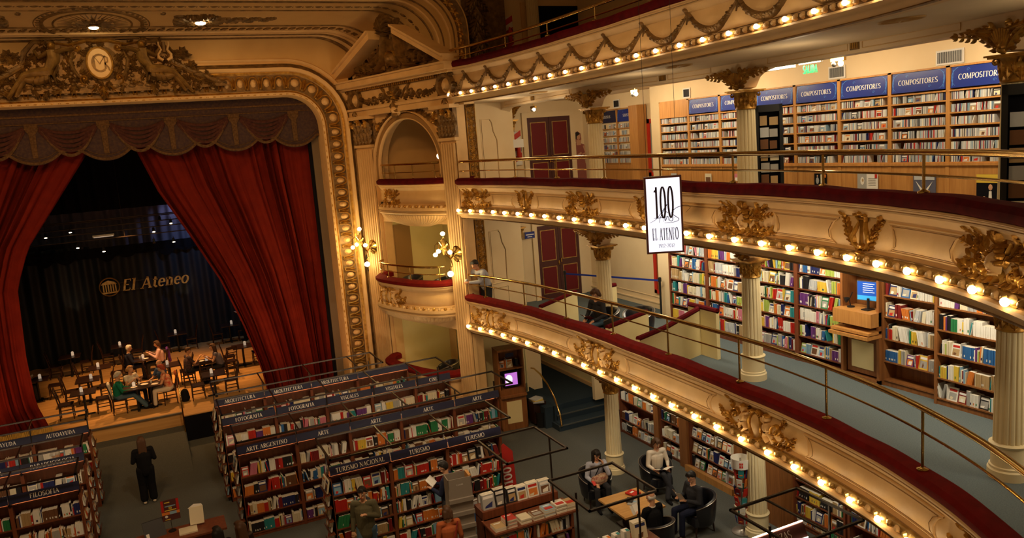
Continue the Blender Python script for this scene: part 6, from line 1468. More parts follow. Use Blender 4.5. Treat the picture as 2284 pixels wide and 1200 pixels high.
# cardboard tower with postcards
r = thing('cardboard_stand', 'grey cardboard tower stand of pocket books beside the woman in orange', 'book stand', (5.0, 14.1, 0)); f = Frame((4.72, 13.95, 0), (.96, -.1, 0), (-.1, -.96, 0))
mb = MB(); fbox(mb, f, 0, .50, 0, 1.62, -.36, 0, 'card'); 
for u0, u1, d0, d1 in ((0, .50, -.02, 0), (0, .02, -.36, 0), (.48, .50, -.36, 0), (0, .5, -.36, -.34)): fbox(mb, f, u0, u1, 1.62, 1.82, d0, d1, 'card')
fbox(mb, f, .44, .5, 1.62, 1.85, -.30, -.02, 'oak'); mb.build('tower', r, smooth=False)
mb = MB(); text(mb, 'E CLASE', f, .25, 1.68, .03, 'white', .003); mb.build('lettering', r, smooth=False)
for t in range(5):
    mb = MB(); fbox(mb, f, -.01, .51, .22+.28*t, .30+.28*t, -.01, .05, 'card'); mb.build('pocket', r, smooth=False)
    for k in range(3): BOOKS.append(dict(f=f, u=.02+.16*k, z=.24+.28*t, w=.14, h=.2, dp=.02, tilt=0, c=('blue', 'teal', 'orange', 'red', 'brown', 'tan')[(k+t*2) % 6], face=1, where=(('tower', 'grey cardboard tower'), 4-t), i=k, kind='book', d=.03))
    g = Frame(f(.5, 0, 0), (.1, .96, 0), (.96, -.1, 0))
    for k in range(2): BOOKS.append(dict(f=g, u=.02+.17*k, z=.24+.28*t, w=.15, h=.2, dp=.02, tilt=0, c=('white', 'orange', 'tan')[(k+t) % 3], face=1, where=(('tower side', 'cardboard tower right side'), 4-t), i=k, kind='book', d=.03))
# red LOC board at the end of the turismo row
r = thing('promo_board', 'tall red board with large white numerals at the end of the TURISMO row', 'sign board', (6.62, 15.6, 0)); g = lambda u, v, d: (6.68+u, 15.98-d-.25*(1.3-v)*.4, v)
mb = MB(); mb.prism([(0, 0), (.36, 0), (.36, 1.2), (.16, 1.42), (0, 1.3)], g, 0, .02, 'redboard'); mb.build('board', r, smooth=False)
mb = MB(); gt = lambda u, v, d: g(.32-v, u, d); text(mb, '1001', gt, .72, .06, .2, 'signwhite', .024, thick=.2, thin=.16, wx=1.3); mb.build('lettering', r, smooth=False)
# TV kiosk and waste bin
r = thing('media_kiosk', 'tall walnut kiosk with a small lit television and glass-fronted base', 'kiosk', (9.0, 20.2, 0)); f = Frame((8.62, 20.1, 0), (.98, -.12, 0), (-.12, -.98, 0))
mb = MB()
for q in ((0, .04, 0, 2.4, -.5, 0), (.76, .8, 0, 2.4, -.5, 0), (0, .8, 2.36, 2.42, -.5, .02), (0, .8, 0, 2.4, -.5, -.46), (0, .8, 1.8, 1.84, -.46, 0), (0, .8, 1.0, 1.06, -.46, .1), (0, .8, 1.06, 1.22, -.4, 0), (0, .8, 0, .08, -.46, 0)): fbox(mb, f, *q, 'walnut')
mb.build('carcass', r, smooth=False); mb = MB(); fbox(mb, f, .04, .76, .08, 1.0, -.02, 0, 'walnut'); fbox(mb, f, .18, .64, .2, .86, 0, .01, 'wall'); mb.build('cabinet_door', r, smooth=False)
fill(f, .06, .74, 1.84, .3, (('kiosk', 'television kiosk'), 0), 'tourism', face=.5, dfront=-.1)
mb = MB(); fbox(mb, f, .25, .5, 2.18, 2.30, 0, .01, 'navy'); mb.build('sign_panel', r)
r2 = thing('television', 'small television showing a purple picture with a clock in the kiosk', 'television', f(.4, 1.25, -.1)); mb = MB(); fbox(mb, f, .18, .62, 1.27, 1.72, -.3, -.08, 'rubber'); mb.build('case', r2)
mb = MB(); fbox(mb, f, .21, .59, 1.32, 1.68, -.08, -.07, 'screenp'); bump(mb, lambda u, v, d: f(u, v, -.07+d), .33, 1.50, .11, .14, .005, 'screenw', n=14); mb.build('screen', r2)
mb = MB(); mb.lathe([(.12, 0), (.15, .45), (.16, .47), (.14, .46), (.11, .06)], (9.72, 19.78, 0), 14, 'rubber'); tag(mb.build('waste_bin'), 'dark waste bin on the carpet beside the television kiosk', 'waste bin')
mb = MB(); mb.box((9.55, 19.85, .1), (9.95, 20.2, .72), 'darkwood'); tag(mb.build('side_stand'), 'low dark stand holding a pile of magazines near the steps', 'stand')
for k in range(5): mb = MB(); mb.obox((9.52+.02*k, 19.82, .725+.02*k), (.3, .06*(k-2), 0), (-.05*(k-2), .25, 0), (0, 0, .018), 'bk_'+('grey', 'silver', 'yellow', 'cream', 'silver')[k]); tag(mb.build('magazine'), '%s magazine in the untidy pile on the low stand by the steps' % ['lowest grey', 'second silver', 'middle yellow', 'upper cream', 'topmost silver'][k], 'magazine', 'magazines by the steps')
# ---------------------------------------------------------------- furniture
def tub_chair():
    r = thing('tub_armchair', 'x', 'armchair')
    mb = MB(); N = 28
    def sec(t):
        a = -2.35+4.7*t; ca, sa = cos(a-pi/2), sin(a-pi/2)
        h = .80-.18*(abs(t-.5)*2)**2.2; return ca, sa, h
    vs = []
    for i in range(N+1):
        ca, sa, h = sec(i/N)
        for rr, z in ((.30, .20), (.335, .25), (.37, .5), (.385, h-.03), (.37, h), (.325, h), (.31, h-.03), (.30, .42), (.28, .30)): vs.append((rr*ca, rr*sa*.98, z))
    K = 9; mb.add(vs, [(i*K+k, i*K+k+1, (i+1)*K+k+1, (i+1)*K+k) for i in range(N) for k in range(K-1)]+[tuple(range(K-1, -1, -1)), tuple(N*K+k for k in range(K))], 'leather')
    lpart(mb, 'shell', r)
    mb = MB(); mb.tube([((.385)*sec(i/N)[0], .378*sec(i/N)[1], sec(i/N)[2]-.012) for i in range(N+1)], .008, 'steel', 6); lpart(mb, 'piping', r)
    mb = MB(); mb.lathe([(.27, .22), (.30, .26), (.30, .40), (.27, .44), (.1, .455)], (0, .02, 0), 24, 'leather'); mb.box((-.27, .1, .24), (.27, .30, .42), 'leather'); lpart(mb, 'seat', r)
    for x, y in ((-.2, -.2), (.2, -.2), (-.22, .24), (.22, .24)):
        mb = MB(); mb.tube([(x, y, .24), (x*1.1, y*1.1, 0)], [.024, .014], 'darkwood', 8); lpart(mb, 'leg', r)
    return r
def cafe_chair():
    r = thing('cafe_chair', 'x', 'chair')
    mb = MB(); mb.box((-.21, -.2, .43), (.21, .21, .47), 'darkwood'); lpart(mb, 'seat', r)
    for x in (-.19, .19): mb = MB(); mb.tube([(x, .18, .44), (x, .19, 0)], [.02, .016], 'darkwood', 6); lpart(mb, 'front_leg', r)
    for x in (-.19, .19): mb = MB(); mb.tube([(x, -.19, .0), (x, -.17, .45), (x, -.22, .75), (x, -.29, 1.0)], [.018, .022, .02, .018], 'darkwood', 6); lpart(mb, 'rear_post', r)
    mb = MB()
    for z, y, h in ((.92, -.265, .1), (.78, -.23, .035), (.66, -.205, .035)): mb.obox((-.19, y-.012, z), (.38, 0, 0), (0, .024, 0), (0, -.02, h), 'darkwood')
    lpart(mb, 'backrest', r)
    mb = MB(); mb.box((-.18, -.01, .2), (-.16, .01, .22), 'darkwood')
    for x in (-.19, .19): mb.box((x-.01, -.18, .2), (x+.01, .18, .225), 'darkwood')
    mb.box((-.19, .17, .24), (.19, .19, .265), 'darkwood'); lpart(mb, 'stretcher', r)
    return r
def cafe_table():
    r = thing('cafe_table', 'x', 'table')
    mb = MB(); mb.box((-.36, -.36, .72), (.36, .36, .75), 'darkwood'); lpart(mb, 'tabletop', r)
    mb = MB(); mb.tube([(0, 0, .72), (0, 0, .03)], .04, 'rubber', 8); lpart(mb, 'pedestal', r)
    mb = MB(); mb.box((-.25, -.04, 0), (.25, .04, .04), 'rubber'); mb.box((-.04, -.25, 0), (.04, .25, .04), 'rubber'); lpart(mb, 'foot', r)
    return r
def place(proto, first, x, y, z, rz, label, group=None):
    o = proto if first else lcopy(proto)
    o.location = (x, y, z); o.rotation_euler = (0, 0, rz); tag(o, label, None, group); return o

TC = tub_chair(); TCL = [
 (8.5, 14.75, 0, pi-.2, 'black tub armchair holding the girl with the patterned bag'), (9.95, 14.45, 0, pi-.15, 'black tub armchair of the man in the pale shirt'),
 (9.62, 12.5, 0, pi/2, 'black tub armchair under the man in the dark jacket, rightmost'), (8.28, 12.12, 0, .12, 'black tub armchair behind the bald man, nearest the camera'),
 (9.38, 15.42, 3.47, pi/2+.2, 'black tub armchair of the boy reading on the lower gallery'), (10.45, 15.55, 3.3, pi/2+.5, 'empty black tub armchair on the lower gallery')]
for i, a in enumerate(TCL): place(TC, i == 0, *a)
for k, (u, z, l) in enumerate(((2.9, 3.55, 'black tub armchair at the right inside the middle box'), (1.7, 3.55, 'black tub armchair at the left inside the middle box'), (2.9, .92, 'black tub armchair standing in the lowest box'))):
    p = fw(u, z, -.55 if u > 2 else -.35); place(TC, False, p[0], p[1], z+.02, pi/2-.3 if u > 2 else pi/2+.4, l)
r = thing('reading_table', 'low honey-wood reading table with a few books between the armchairs', 'table', (8.6, 13.45, 0))
mb = MB(); mb.box((8.1, 12.92, .47), (9.1, 13.98, .51), 'tablewood'); mb.build('tabletop', r, smooth=False)
mb = MB(); mb.box((8.45, 13.3, .03), (8.75, 13.6, .47), 'darkwood'); mb.build('pedestal', r, smooth=False); mb = MB(); mb.box((8.35, 13.2, 0), (8.85, 13.7, .03), 'darkwood'); mb.build('foot', r, smooth=False)
for i, (x, y, w, l, z, m, rz, lab) in enumerate(((8.85, 13.75, .2, .27, .51, 'bk_dark red', .3, 'dark red book lowest on the reading table'), (8.84, 13.74, .21, .27, .535, 'bk_red', .35, 'bright red and white book on top on the reading table'), (8.62, 13.4, .2, .26, .51, 'bk_grey', -.9, 'grey book beside the black one on the reading table'), (8.6, 13.5, .15, .2, .535, 'bk_black', -.8, 'black book with yellow label on the reading table'))):
    mb = MB(); c, s = cos(rz), sin(rz); mb.obox((x-w/2*c+l/2*s, y-w/2*s-l/2*c, z), (w*c, w*s, 0), (-l*s, l*c, 0), (0, 0, .022), m)
    mb.obox((x-w/4*c, y-w/4*s, z+.022), (w*.5*c, w*.5*s, 0), (-l*.2*s, l*.2*c, 0), (0, 0, .002), ('white', 'white', 'bk_light blue', 'bk_yellow')[i]); tag(mb.build('book', smooth=False), lab, 'book', 'books on the reading table')

CT = cafe_table(); CC = cafe_chair(); ZS = .8
TB = [(-.55, 30.85, 'of the navy-suited man and pink woman'), (1.3, 28.75, 'of the plaid man and grey woman'), (-.85, 26.95, 'with the crowd, left half'), (-.42, 27.0, 'forming the right half of the crowd'),
      (.7, 34.6, 'under the gold letters'), (2.75, 34.7, 'by the backdrop and right curtain'), (-1.35, 33.9, 'under the round emblem'), (-3.1, 33.4, 'by the backdrop at far left'),
      (-2.35, 27.5, 'empty, front left of the stage'), (-2.3, 29.1, 'empty, second from front at left'), (-2.0, 30.7, 'empty, third from front at left'), (2.75, 30.2, 'empty, beside the red curtain at right'), (1.45, 26.9, 'empty, front right near the bookcases'), (-3.9, 30.4, 'of the striped reader'), (.2, 29.2, 'empty, middle of the stage')]
TAGM = []
def tagcard(x, y, lab, first=[None]):
    r = thing('menu_card', lab, 'card', (x, y, ZS+.75), 'arched menu cards on the stage tables'); mb = MB()
    f = lambda u, v, d: (x+u, y-d, ZS+.75+v)
    mb.prism([(-.045, 0), (.045, 0), (.045, .12)]+[(.045*cos(a), .12+.04*sin(a)) for a in (.5, 1.0, pi/2, 2.1, 2.6)]+[(-.045, .12)], f, 0, .012, 'tag'); mb.build('card', r)
nc = 0
for i, (x, y, lab) in enumerate(TB):
    place(CT, i == 0, x, y, ZS, 0, 'dark cafe table on the stage, '+lab)
    if i not in (3,): tagcard(x+(.1 if i % 2 else -.05), y+.05, 'small arched white card on the table '+lab.replace('empty, ', ''))
    skip = {2: 'r', 3: 'l'}.get(i)
    for sgn, nm in ((-1, 'left'), (1, 'right')):
        if skip == nm[0]: continue
        place(CC, nc == 0, x+sgn*.52, y, ZS, -sgn*-pi/2 if False else (-pi/2 if sgn < 0 else pi/2), 'dark chair at the %s of the stage table %s' % (nm, lab.replace('empty, ', ''))); nc += 1
for x, y, rz, lab in ((-1.0, 27.55, pi, 'dark chair at the far left side of the crowded front table'), (-.2, 27.65, pi, 'dark chair at the far right side of the crowded front table'), (1.3, 27.9, 0, 'dark chair with its back to the camera by the plaid man'), (2.2, 29.4, .3, 'dark chair turned alone near the right curtain')):
    place(CC, False, x, y, ZS, rz, lab)
for i, (x, y, w) in enumerate(((-.9, 26.9, .1), (-.6, 27.05, .12), (-.3, 26.85, .11), (-.75, 27.15, .06), (-.4, 27.1, .07), (1.25, 28.85, .09), (1.45, 28.6, .08), (-.5, 30.75, .09), (-.7, 30.95, .06))):
    mb = MB(); mb.lathe([(w*.4, 0), (w, .012), (w*.95, .015), (w*.4, .006)] if w > .075 else [(.025, 0), (.035, .08), (.03, .08), (.02, .01)], (x, y, ZS+.752), 14, 'white')
    tag(mb.build('plate' if w > .075 else 'cup'), '%s white %s on the occupied stage tables, %s from the front' % (('small', 'round')[i % 2], 'plate' if w > .075 else 'cup', ordn(i)), 'plate' if w > .075 else 'cup', 'tableware on the stage')

# ---------------------------------------------------------------- people
def V3(*a): return Vector(a)
class Blob:
    def __init__(s): s.mb = MB()
    def cap(s, p, q, r0, r1=None, m='skin'):
        p, q = Vector(p), Vector(q); r1 = r0 if r1 is None else r1; d = q-p; n = 4
        ax = d.normalized() if d.length > 1e-6 else V3(0, 0, 1)
        pts = [p-ax*r0*.85, p-ax*r0*.5]+[p+d*i/n for i in range(n+1)]+[q+ax*r1*.5, q+ax*r1*.85]
        rs = [r0*.4, r0*.85]+[r0+(r1-r0)*i/n for i in range(n+1)]+[r1*.85, r1*.4]
        s.mb.tube(pts, rs, m, 10); return s
    def ell(s, c, r, m='skin'): s.mb.ball(c, r, m, 14, 9); return s
    def finish(s, name, parent, m, voxel, T):
        s.mb.v = [tuple(T @ Vector(v)) for v in s.mb.v]; s.mb.mats = []; s.mb.m = [0]*len(s.mb.m); s.mb.mi(m)
        o = s.mb.build(name); md = o.modifiers.new('r', 'REMESH'); md.mode = 'VOXEL'; md.voxel_size = voxel; md.use_smooth_shade = True
        sm = o.modifiers.new('s', 'SMOOTH'); sm.iterations = 3; sm.factor = .5
        dg = bpy.context.evaluated_depsgraph_get(); me = bpy.data.meshes.new_from_object(o.evaluated_get(dg)); o.modifiers.clear(); o.data = me
        if not me.materials: me.materials.append(M[m])
        me.polygons.foreach_set('use_smooth', [True]*len(me.polygons))
        o.parent = parent; o.matrix_parent_inverse = Matrix.Identity(4); return o
for nm, c in (('navycloth', (.015, .018, .04)), ('blackcloth', (.008, .008, .010)), ('greencloth', (.01, .16, .10)), ('jeans', (.07, .12, .17)), ('pinkcloth', (.60, .40, .42)), ('redpattern', (.50, .07, .03)), ('whitecloth', (.65, .60, .52)),
              ('beige', (.62, .53, .42)), ('plaid', (.06, .05, .07)), ('greycloth', (.16, .15, .20)), ('olive', (.11, .10, .06)), ('rust', (.38, .10, .035)), ('bluegrey', (.40, .42, .52)), ('charcoal', (.03, .03, .035)), ('purplecloth', (.10, .03, .22)), ('bluepattern', (.05, .09, .20)), ('dress', (.30, .10, .08))):
    M[nm] = mat(nm, c, .85, spec=.1)
M['redpattern'] = mat('redpattern', (.55, .05, .02), .85, noise=(.75, .45, .25), nscale=14); M['plaid'] = mat('plaid', (.10, .05, .06), .85, noise=(.02, .02, .03), nscale=22); M['bagcloth'] = mat('bagcloth', (.22, .04, .03), .8, noise=(.6, .45, .3), nscale=18)
for nm, c in (('hairblack', (.010, .007, .006)), ('hairbrown', (.07, .03, .012)), ('hairgrey', (.42, .40, .38)), ('hairred', (.30, .04, .015)), ('hairblond', (.40, .22, .09)), ('hairwhite', (.62, .60, .56))): M[nm] = mat(nm, c, .6)
def person(lab, x, y, z, rz, pose='stand', arms='down', top='navycloth', bottom='charcoal', hair='hairbrown', hl=0, bald=False, sleeve=1.0, skin='skin', head=(0, 0), k=1.0, vx=.013, lean=0, shoes='blackcloth', legs='default', coat=False, glasses=False, collar=False, armL=None, armR=None):
    T = Matrix.Translation((x, y, z)) @ Matrix.Rotation(rz, 4, 'Z') @ Matrix.Scale(k, 4)
    r = thing('person', lab, 'person', (0, 0, 0)); r.location = (0, 0, 0)
    J = {}
    if pose == 'sit':
        J.update(pel=V3(0, -.02, .54), chest=V3(0, .02+lean*.5, .86), neck=V3(0, .04+lean, 1.05), head=V3(0, .07+lean*1.15, 1.21))
        for s, n in ((-1, 'L'), (1, 'R')):
            J['hip'+n] = V3(s*.10, .02, .52); J['kn'+n] = V3(s*.13, .44, .53); J['an'+n] = V3(s*.13, .46, .09)
            if legs == 'crossed': J['kn'+n] = V3(s*.07, .46, .55+.05*(s > 0)); J['an'+n] = V3(-s*.08, .62, .09+.05*(s > 0))
            if legs == 'out': J['an'+n] = V3(s*.10, .74, .09)
    else:
        J.update(pel=V3(0, 0, .96), chest=V3(0, lean*.45, 1.28), neck=V3(0, lean, 1.48-lean*.25), head=V3(0, .03+lean*1.2, 1.64-lean*.35))
        st = .16 if pose == 'walk' else 0
        for s, n in ((-1, 'L'), (1, 'R')):
            J['hip'+n] = V3(s*.10, 0, .92); J['kn'+n] = V3(s*.105, .03+s*st*.8, .5); J['an'+n] = V3(s*.11, -.02+s*st*1.3-(.1 if st and s < 0 else 0), .09)
    nk = J['neck']
    for s, n in ((-1, 'L'), (1, 'R')):
        sh = V3(s*.185, nk.y-.01, nk.z-.06); J['sh'+n] = sh
        a = (armL if n == 'L' else armR) or arms
        if a == 'down': e, w = sh+V3(s*.05, -.03, -.28), sh+V3(s*.06, .04, -.53)
        elif a == 'read': e, w = sh+V3(s*.06, .06, -.26), sh+V3(-s*.06, .28, -.20)
        elif a == 'lap': e, w = sh+V3(s*.07, .05, -.27), sh+V3(-s*.04, .27, -.36)
        elif a == 'table': e, w = sh+V3(s*.09, .12, -.26), sh+V3(s*.0, .36, -.27)
        elif a == 'face': e, w = sh+V3(s*.02, .22, -.2), sh+V3(-s*.10, .22, .06)
        elif a == 'phone': e, w = sh+V3(s*.06, .12, -.24), sh+V3(-s*.04, .34, -.06)
        elif a == 'lean': e, w = sh+V3(s*.06, .20, -.20), sh+V3(-s*.12, .38, -.20)
        elif a == 'chest': e, w = sh+V3(s*.07, .0, -.27), sh+V3(-s*.10, .22, -.14)
        elif a == 'rest': e, w = sh+V3(s*.14, .02, -.24), sh+V3(s*.16, .26, -.26)
        J['el'+n] = e; J['wr'+n] = w
    H = J['head']; yw, pt = head; RH = Matrix.Rotation(yw, 3, 'Z') @ Matrix.Rotation(-pt, 3, 'X'); hp = lambda a, b, c: H+RH @ V3(a, b, c)
    fem = hl > 0
    # continuous body
    B = Blob(); B.ell(hp(0, 0, .02), (.076, .092, .10)); B.ell(hp(0, .03, -.05), (.055, .06, .065)); B.ell(hp(0, -.03, .03), (.074, .075, .08)); B.ell(hp(0, .06, -.085), (.028, .026, .022))
    B.cap(nk+V3(0, -.01, -.03), hp(0, -.02, -.06), .052, .05); B.cap(hp(0, .088, .015), hp(0, .112, -.022), .010, .015)
    for s in (-1, 1): B.ell(hp(s*.077, -.01, .0), (.012, .02, .03)); B.ell(hp(s*.03, .083, -.06), (.018, .012, .008))
    B.cap(J['pel'], J['chest'], .12, .125); B.cap(J['chest'], nk+V3(0, 0, -.06), .125, .07)
    for n, s in (('L', -1), ('R', 1)):
        B.cap(nk+V3(s*.05, 0, -.05), J['sh'+n], .05, .052); B.cap(J['sh'+n], J['el'+n], .047, .038); B.cap(J['el'+n], J['wr'+n], .037, .025)
        d = (J['wr'+n]-J['el'+n]).normalized(); sd = d.cross(V3(0, 0, 1)); sd = sd.normalized() if sd.length > .1 else V3(1, 0, 0); up = sd.cross(d)
        w = J['wr'+n]; B.cap(w, w+d*.06, .026, .03); B.cap(w+d*.03-sd*.018, w+d*.075-sd*.018, .018, .018); B.cap(w+d*.03+sd*.018, w+d*.075+sd*.018, .018, .018)
        for fi, (o_, L_) in enumerate(((-.030, .052), (-.011, .064), (.010, .062), (.029, .050))):
            b_ = w+d*.085+sd*o_; m_ = b_+d*L_*.5-up*.004; t_ = m_+d*L_*.42-up*.024; B.cap(b_-d*.02, m_, .0095, .009); B.cap(m_, t_, .009, .0075)
        th = w+d*.03-sd*s*.03; B.cap(th, th+d*.035-sd*s*.03, .012, .010); B.cap(th+d*.035-sd*s*.03, th+d*.065-sd*s*.03, .010, .008)
        B.cap(J['hip'+n], J['kn'+n], .078, .052); B.cap(J['kn'+n], J['an'+n], .052, .036); B.cap(J['an'+n]+V3(0, -.03, -.03), J['an'+n]+V3(0, .12, -.055), .036, .03)
    body = B.finish('body', r, skin, vx, T)
    # clothes
    t = Blob(); bul = 1.12 if coat else 1.0
    t.cap(J['pel']+V3(0, 0, .0 if not coat else -.12), J['chest'], .135*bul, .145*bul); t.cap(J['chest'], nk+V3(0, 0, -.085), .145*bul, .085)
    for s in (-1, 1): t.cap(J['pel']+V3(s*.04, 0, .02), J['chest']+V3(s*.05, 0, 0), .12*bul, .125*bul)
    for n, s in (('L', -1), ('R', 1)):
        t.cap(nk+V3(s*.05, 0, -.065), J['sh'+n], .062, .066); e, w = J['el'+n], J['wr'+n]
        if sleeve >= .5: t.cap(J['sh'+n], e, .064*bul, .05*bul); 
        else: t.cap(J['sh'+n], J['sh'+n].lerp(e, max(.15, sleeve*2)), .062, .058)
        if sleeve > .5: t.cap(e, e.lerp(w, (sleeve-.5)*2*.95), .05*bul, .036*bul)
    t.finish('jacket' if coat else 'top', r, top, vx, T)
    b = Blob(); b.cap(J['pel']+V3(-.04, 0, .03), J['pel']+V3(.04, 0, .03), .128, .128)
    wd = 1.5 if legs == 'wide' else 1
    for n in 'LR': b.cap(J['hip'+n], J['kn'+n], .095*(wd*.5+.5), .066*wd); b.cap(J['kn'+n], J['an'+n]+V3(0, 0, .02 if wd == 1 else .05), .066*wd, .055*wd*1.15)
    b.finish('trousers', r, bottom, vx, T)
    for n in 'LR':
        s_ = Blob(); a_ = J['an'+n]; s_.cap(a_+V3(0, -.035, -.04), a_+V3(0, .04, -.045), .044, .042); s_.cap(a_+V3(0, .04, -.05), a_+V3(0, .15, -.058), .042, .034); s_.finish('shoe', r, shoes, max(vx, .012), T)
    # hair
    h = Blob()
    if bald: h.ell(hp(0, -.055, -.01), (.078, .045, .06)); [h.ell(hp(s*.07, -.02, .0), (.018, .045, .045)) for s in (-1, 1)]
    else:
        h.ell(hp(0, -.018, .045), (.085, .092, .088)); h.ell(hp(0, .03, .095), (.066, .052, .038)); [h.cap(hp(q, .05, .10), hp(q*1.2, .086, .075), .022, .014) for q in (-.04, -.01, .02, .045)]; h.ell(hp(0, -.05, -.0), (.08, .055, .09))
        for s in (-1, 1): h.cap(hp(s*.074, -.01, .05), hp(s*.078, -.02, -.0-.03*fem), .02, .016)
    if hl: 
        for q in (-.05, 0, .05): h.cap(hp(q, -.06, .02), H+V3(q*1.3, -.10, -hl), .055, .04)
        for s in (-1, 1): h.cap(hp(s*.078, -.0, .02), H+V3(s*.09, -.02, -hl*.7), .028, .022)
    h.finish('hair', r, hair, vx, T)
    f = MB()
    for s in (-1, 1): f.ball(T @ hp(s*.030, .082, .018), .0105*k, 'white', 8, 5); f.ball(T @ hp(s*.030, .0905, .018), .0055*k, 'ink', 6, 4); f.tube([T @ hp(s*.045, .083, .042), T @ hp(s*.016, .092, .044)], .004*k, hair, 5)
    o = f.build('eyes'); o.parent = r
    f = MB(); f.tube([T @ hp(-.022, .088, -.053), T @ hp(0, .098, -.055), T @ hp(.022, .088, -.053)], [.003*k, .006*k, .003*k], 'redpaint', 6); o = f.build('mouth'); o.parent = r
    if glasses:
        f = MB()
        for s in (-1, 1): f.tube([T @ hp(s*.03+.02*cos(a), .098, .018+.017*sin(a)) for a in [2*pi*i/10 for i in range(11)]], .002, 'ink', 4); f.tube([T @ hp(s*.05, .096, .02), T @ hp(s*.078, .0, .015)], .002, 'ink', 4)
        o = f.build('glasses'); o.parent = r
    if collar: f = MB(); f.tube([T @ (nk+V3(.058*cos(a), .055*sin(a), -.02)) for a in [2*pi*i/14 for i in range(15)]], .016, 'whitecloth', 6); o = f.build('collar'); o.parent = r
    r['J'] = 0; del r['J']
    return r, (lambda n: T @ J[n]), T
def openbook(lab, c, w=.2, h=.24, rz=0, tilt=.9, m='paper', name='open_book', cat='book'):
    r = thing(name, lab, cat, tuple(c)); mb = MB(); R_ = Matrix.Translation(c) @ Matrix.Rotation(rz, 4, 'Z') @ Matrix.Rotation(tilt, 4, 'X'); T_ = lambda a, b, d: tuple(R_ @ V3(a, b, d))
    for s in (-1, 1):
        mb.grid(lambda a, b, s=s: T_(s*w*a, h*(b-.5), .03*a*(1-a)*2+.04*a), 6, 1, m); mb.grid(lambda a, b, s=s: T_(s*w*a*1.03, h*1.04*(b-.5), .03*a*(1-a)*2+.04*a-.008), 6, 1, 'bk_dark red' if m == 'paper' else m)
    o = mb.build('pages', r); return r
# reading area
_, g, _ = person('young woman with long dark hair in an armchair, patterned bag on her lap', 8.52, 14.75, 0, pi-.2, 'sit', 'lap', 'bluegrey', 'charcoal', 'hairblack', .34, head=(.1, .55), lean=.06, armR='lap', armL='face', vx=.010)
p = (g('knL')+g('knR'))/2*.55+g('pel')*.45; b = Blob(); b.cap(V3(-.14, 0, 0), V3(.14, 0, 0), .10, .10); b.cap(V3(-.12, 0, -.06), V3(.12, 0, -.06), .09, .09); T = Matrix.Translation(p+V3(0, -.02, .15)) @ Matrix.Rotation(.2, 4, 'Z')
r = thing('shoulder_bag', 'red and white patterned shoulder bag on the girl\'s lap', 'bag'); b.finish('bag_body', r, 'bagcloth', .012, T)
mb = MB(); mb.tube([p+V3(-.14, 0, .17), g('chest')+V3(-.02, -.16, .05), g('shL')+V3(0, 0, .05)], .012, 'blackcloth', 5); mb.build('strap', r)
w = g('wrR'); mb = MB(); mb.obox(w+V3(-.09, -.10, .02), (.07, 0, 0), (0, .1, .07), (0, .008, -.01), 'redpaint'); tag(mb.build('phone'), 'small phone held by the girl in the armchair', 'phone')
_, g, _ = person('man in a pale shirt sitting cross-legged in an armchair reading, dark shaggy hair', 9.97, 14.45, 0, pi-.1, 'sit', 'lap', 'beige', 'charcoal', 'hairbrown', .06, head=(0, .5), legs='crossed', sleeve=.8, vx=.010)
openbook('open magazine on the lap of the man in the pale shirt', (g('wrL')+g('wrR'))/2+V3(0, -.06, .03), rz=pi-.1, tilt=.35)
b = Blob(); b.cap(V3(0, 0, 0), V3(.28, .05, -.1), .09, .07); b.cap(V3(.2, 0, -.05), V3(.34, .1, -.22), .08, .05); r = thing('folded_coat', 'dark coat thrown over the armchair of the man in the pale shirt', 'coat'); b.finish('coat_cloth', r, 'charcoal', .015, Matrix.Translation((10.15, 14.5, .86)))
_, g, _ = person('dark-haired man in a dark jacket reading white pages, seated in profile on the right', 9.55, 12.5, 0, pi/2, 'sit', 'read', 'charcoal', 'navycloth', 'hairblack', 0, head=(.1, .45), coat=True, vx=.010, shoes='darkwood')
openbook('white pages held by the seated man in the dark jacket', (g('wrL')+g('wrR'))/2+V3(-.1, 0, .06), .15, .26, pi/2, 1.0, 'white')
_, g, _ = person('bald man in a black sweater seen from behind in an armchair, white collar', 8.27, 12.15, 0, .12, 'sit', 'lap', 'blackcloth', 'charcoal', 'hairwhite', 0, True, head=(.2, .35), collar=True, armL='read', vx=.010)
openbook('small open booklet in the left hand of the bald man', g('wrL')+V3(-.02, .12, .06), .10, .18, .2, 1.0, 'white')
# standing people in the stalls
_, g, T = person('woman in a long black outfit standing in the aisle with her back to the camera', -.74, 21.1, 0, .1, 'stand', 'chest', 'blackcloth', 'blackcloth', 'hairbrown', .34, coat=True, k=.98, vx=.012, shoes='beige', legs='wide')
_, g, T = person('man in an olive jacket walking with a dark backpack, dark hair', 3.2, 14.7, 0, pi-.45, 'walk', 'chest', 'olive', 'jeans', 'hairblack', 0, coat=True, k=1.04, armR='down', head=(-.1, .2), vx=.010)
b = Blob(); b.cap(V3(0, -.2, 1.12), V3(0, -.19, 1.36), .12, .11); r = thing('backpack', 'dark backpack worn by the man in the olive jacket', 'backpack'); b.finish('pack', r, 'charcoal', .015, T)
_, g, _ = person('dark-haired man in a navy sweater reading beside the grey cardboard tower', 5.02, 14.92, 0, .9, 'stand', 'read', 'navycloth', 'charcoal', 'hairblack', 0, k=1.03, head=(.2, .4), vx=.010, collar=False)
openbook('white open book held by the man in navy at the TURISMO shelves', (g('wrL')+g('wrR'))/2+V3(-.06, .06, .08), .14, .2, .9, .8, 'white')
_, g, T = person('woman in a rust-orange top with brown hair tied back, seen from behind', 4.42, 13.25, 0, -.1, 'stand', 'down', 'rust', 'charcoal', 'hairbrown', .08, k=.94, vx=.010)
mb = MB(); mb.tube([T @ V3(.17, -.10, 1.46), T @ V3(.08, -.17, 1.2), T @ V3(-.1, -.18, 1.0)], .012, 'bk_dark red', 5); r = thing('shoulder_strap', 'dark red bag strap across the back of the woman in orange', 'bag strap'); mb.build('strap', r)
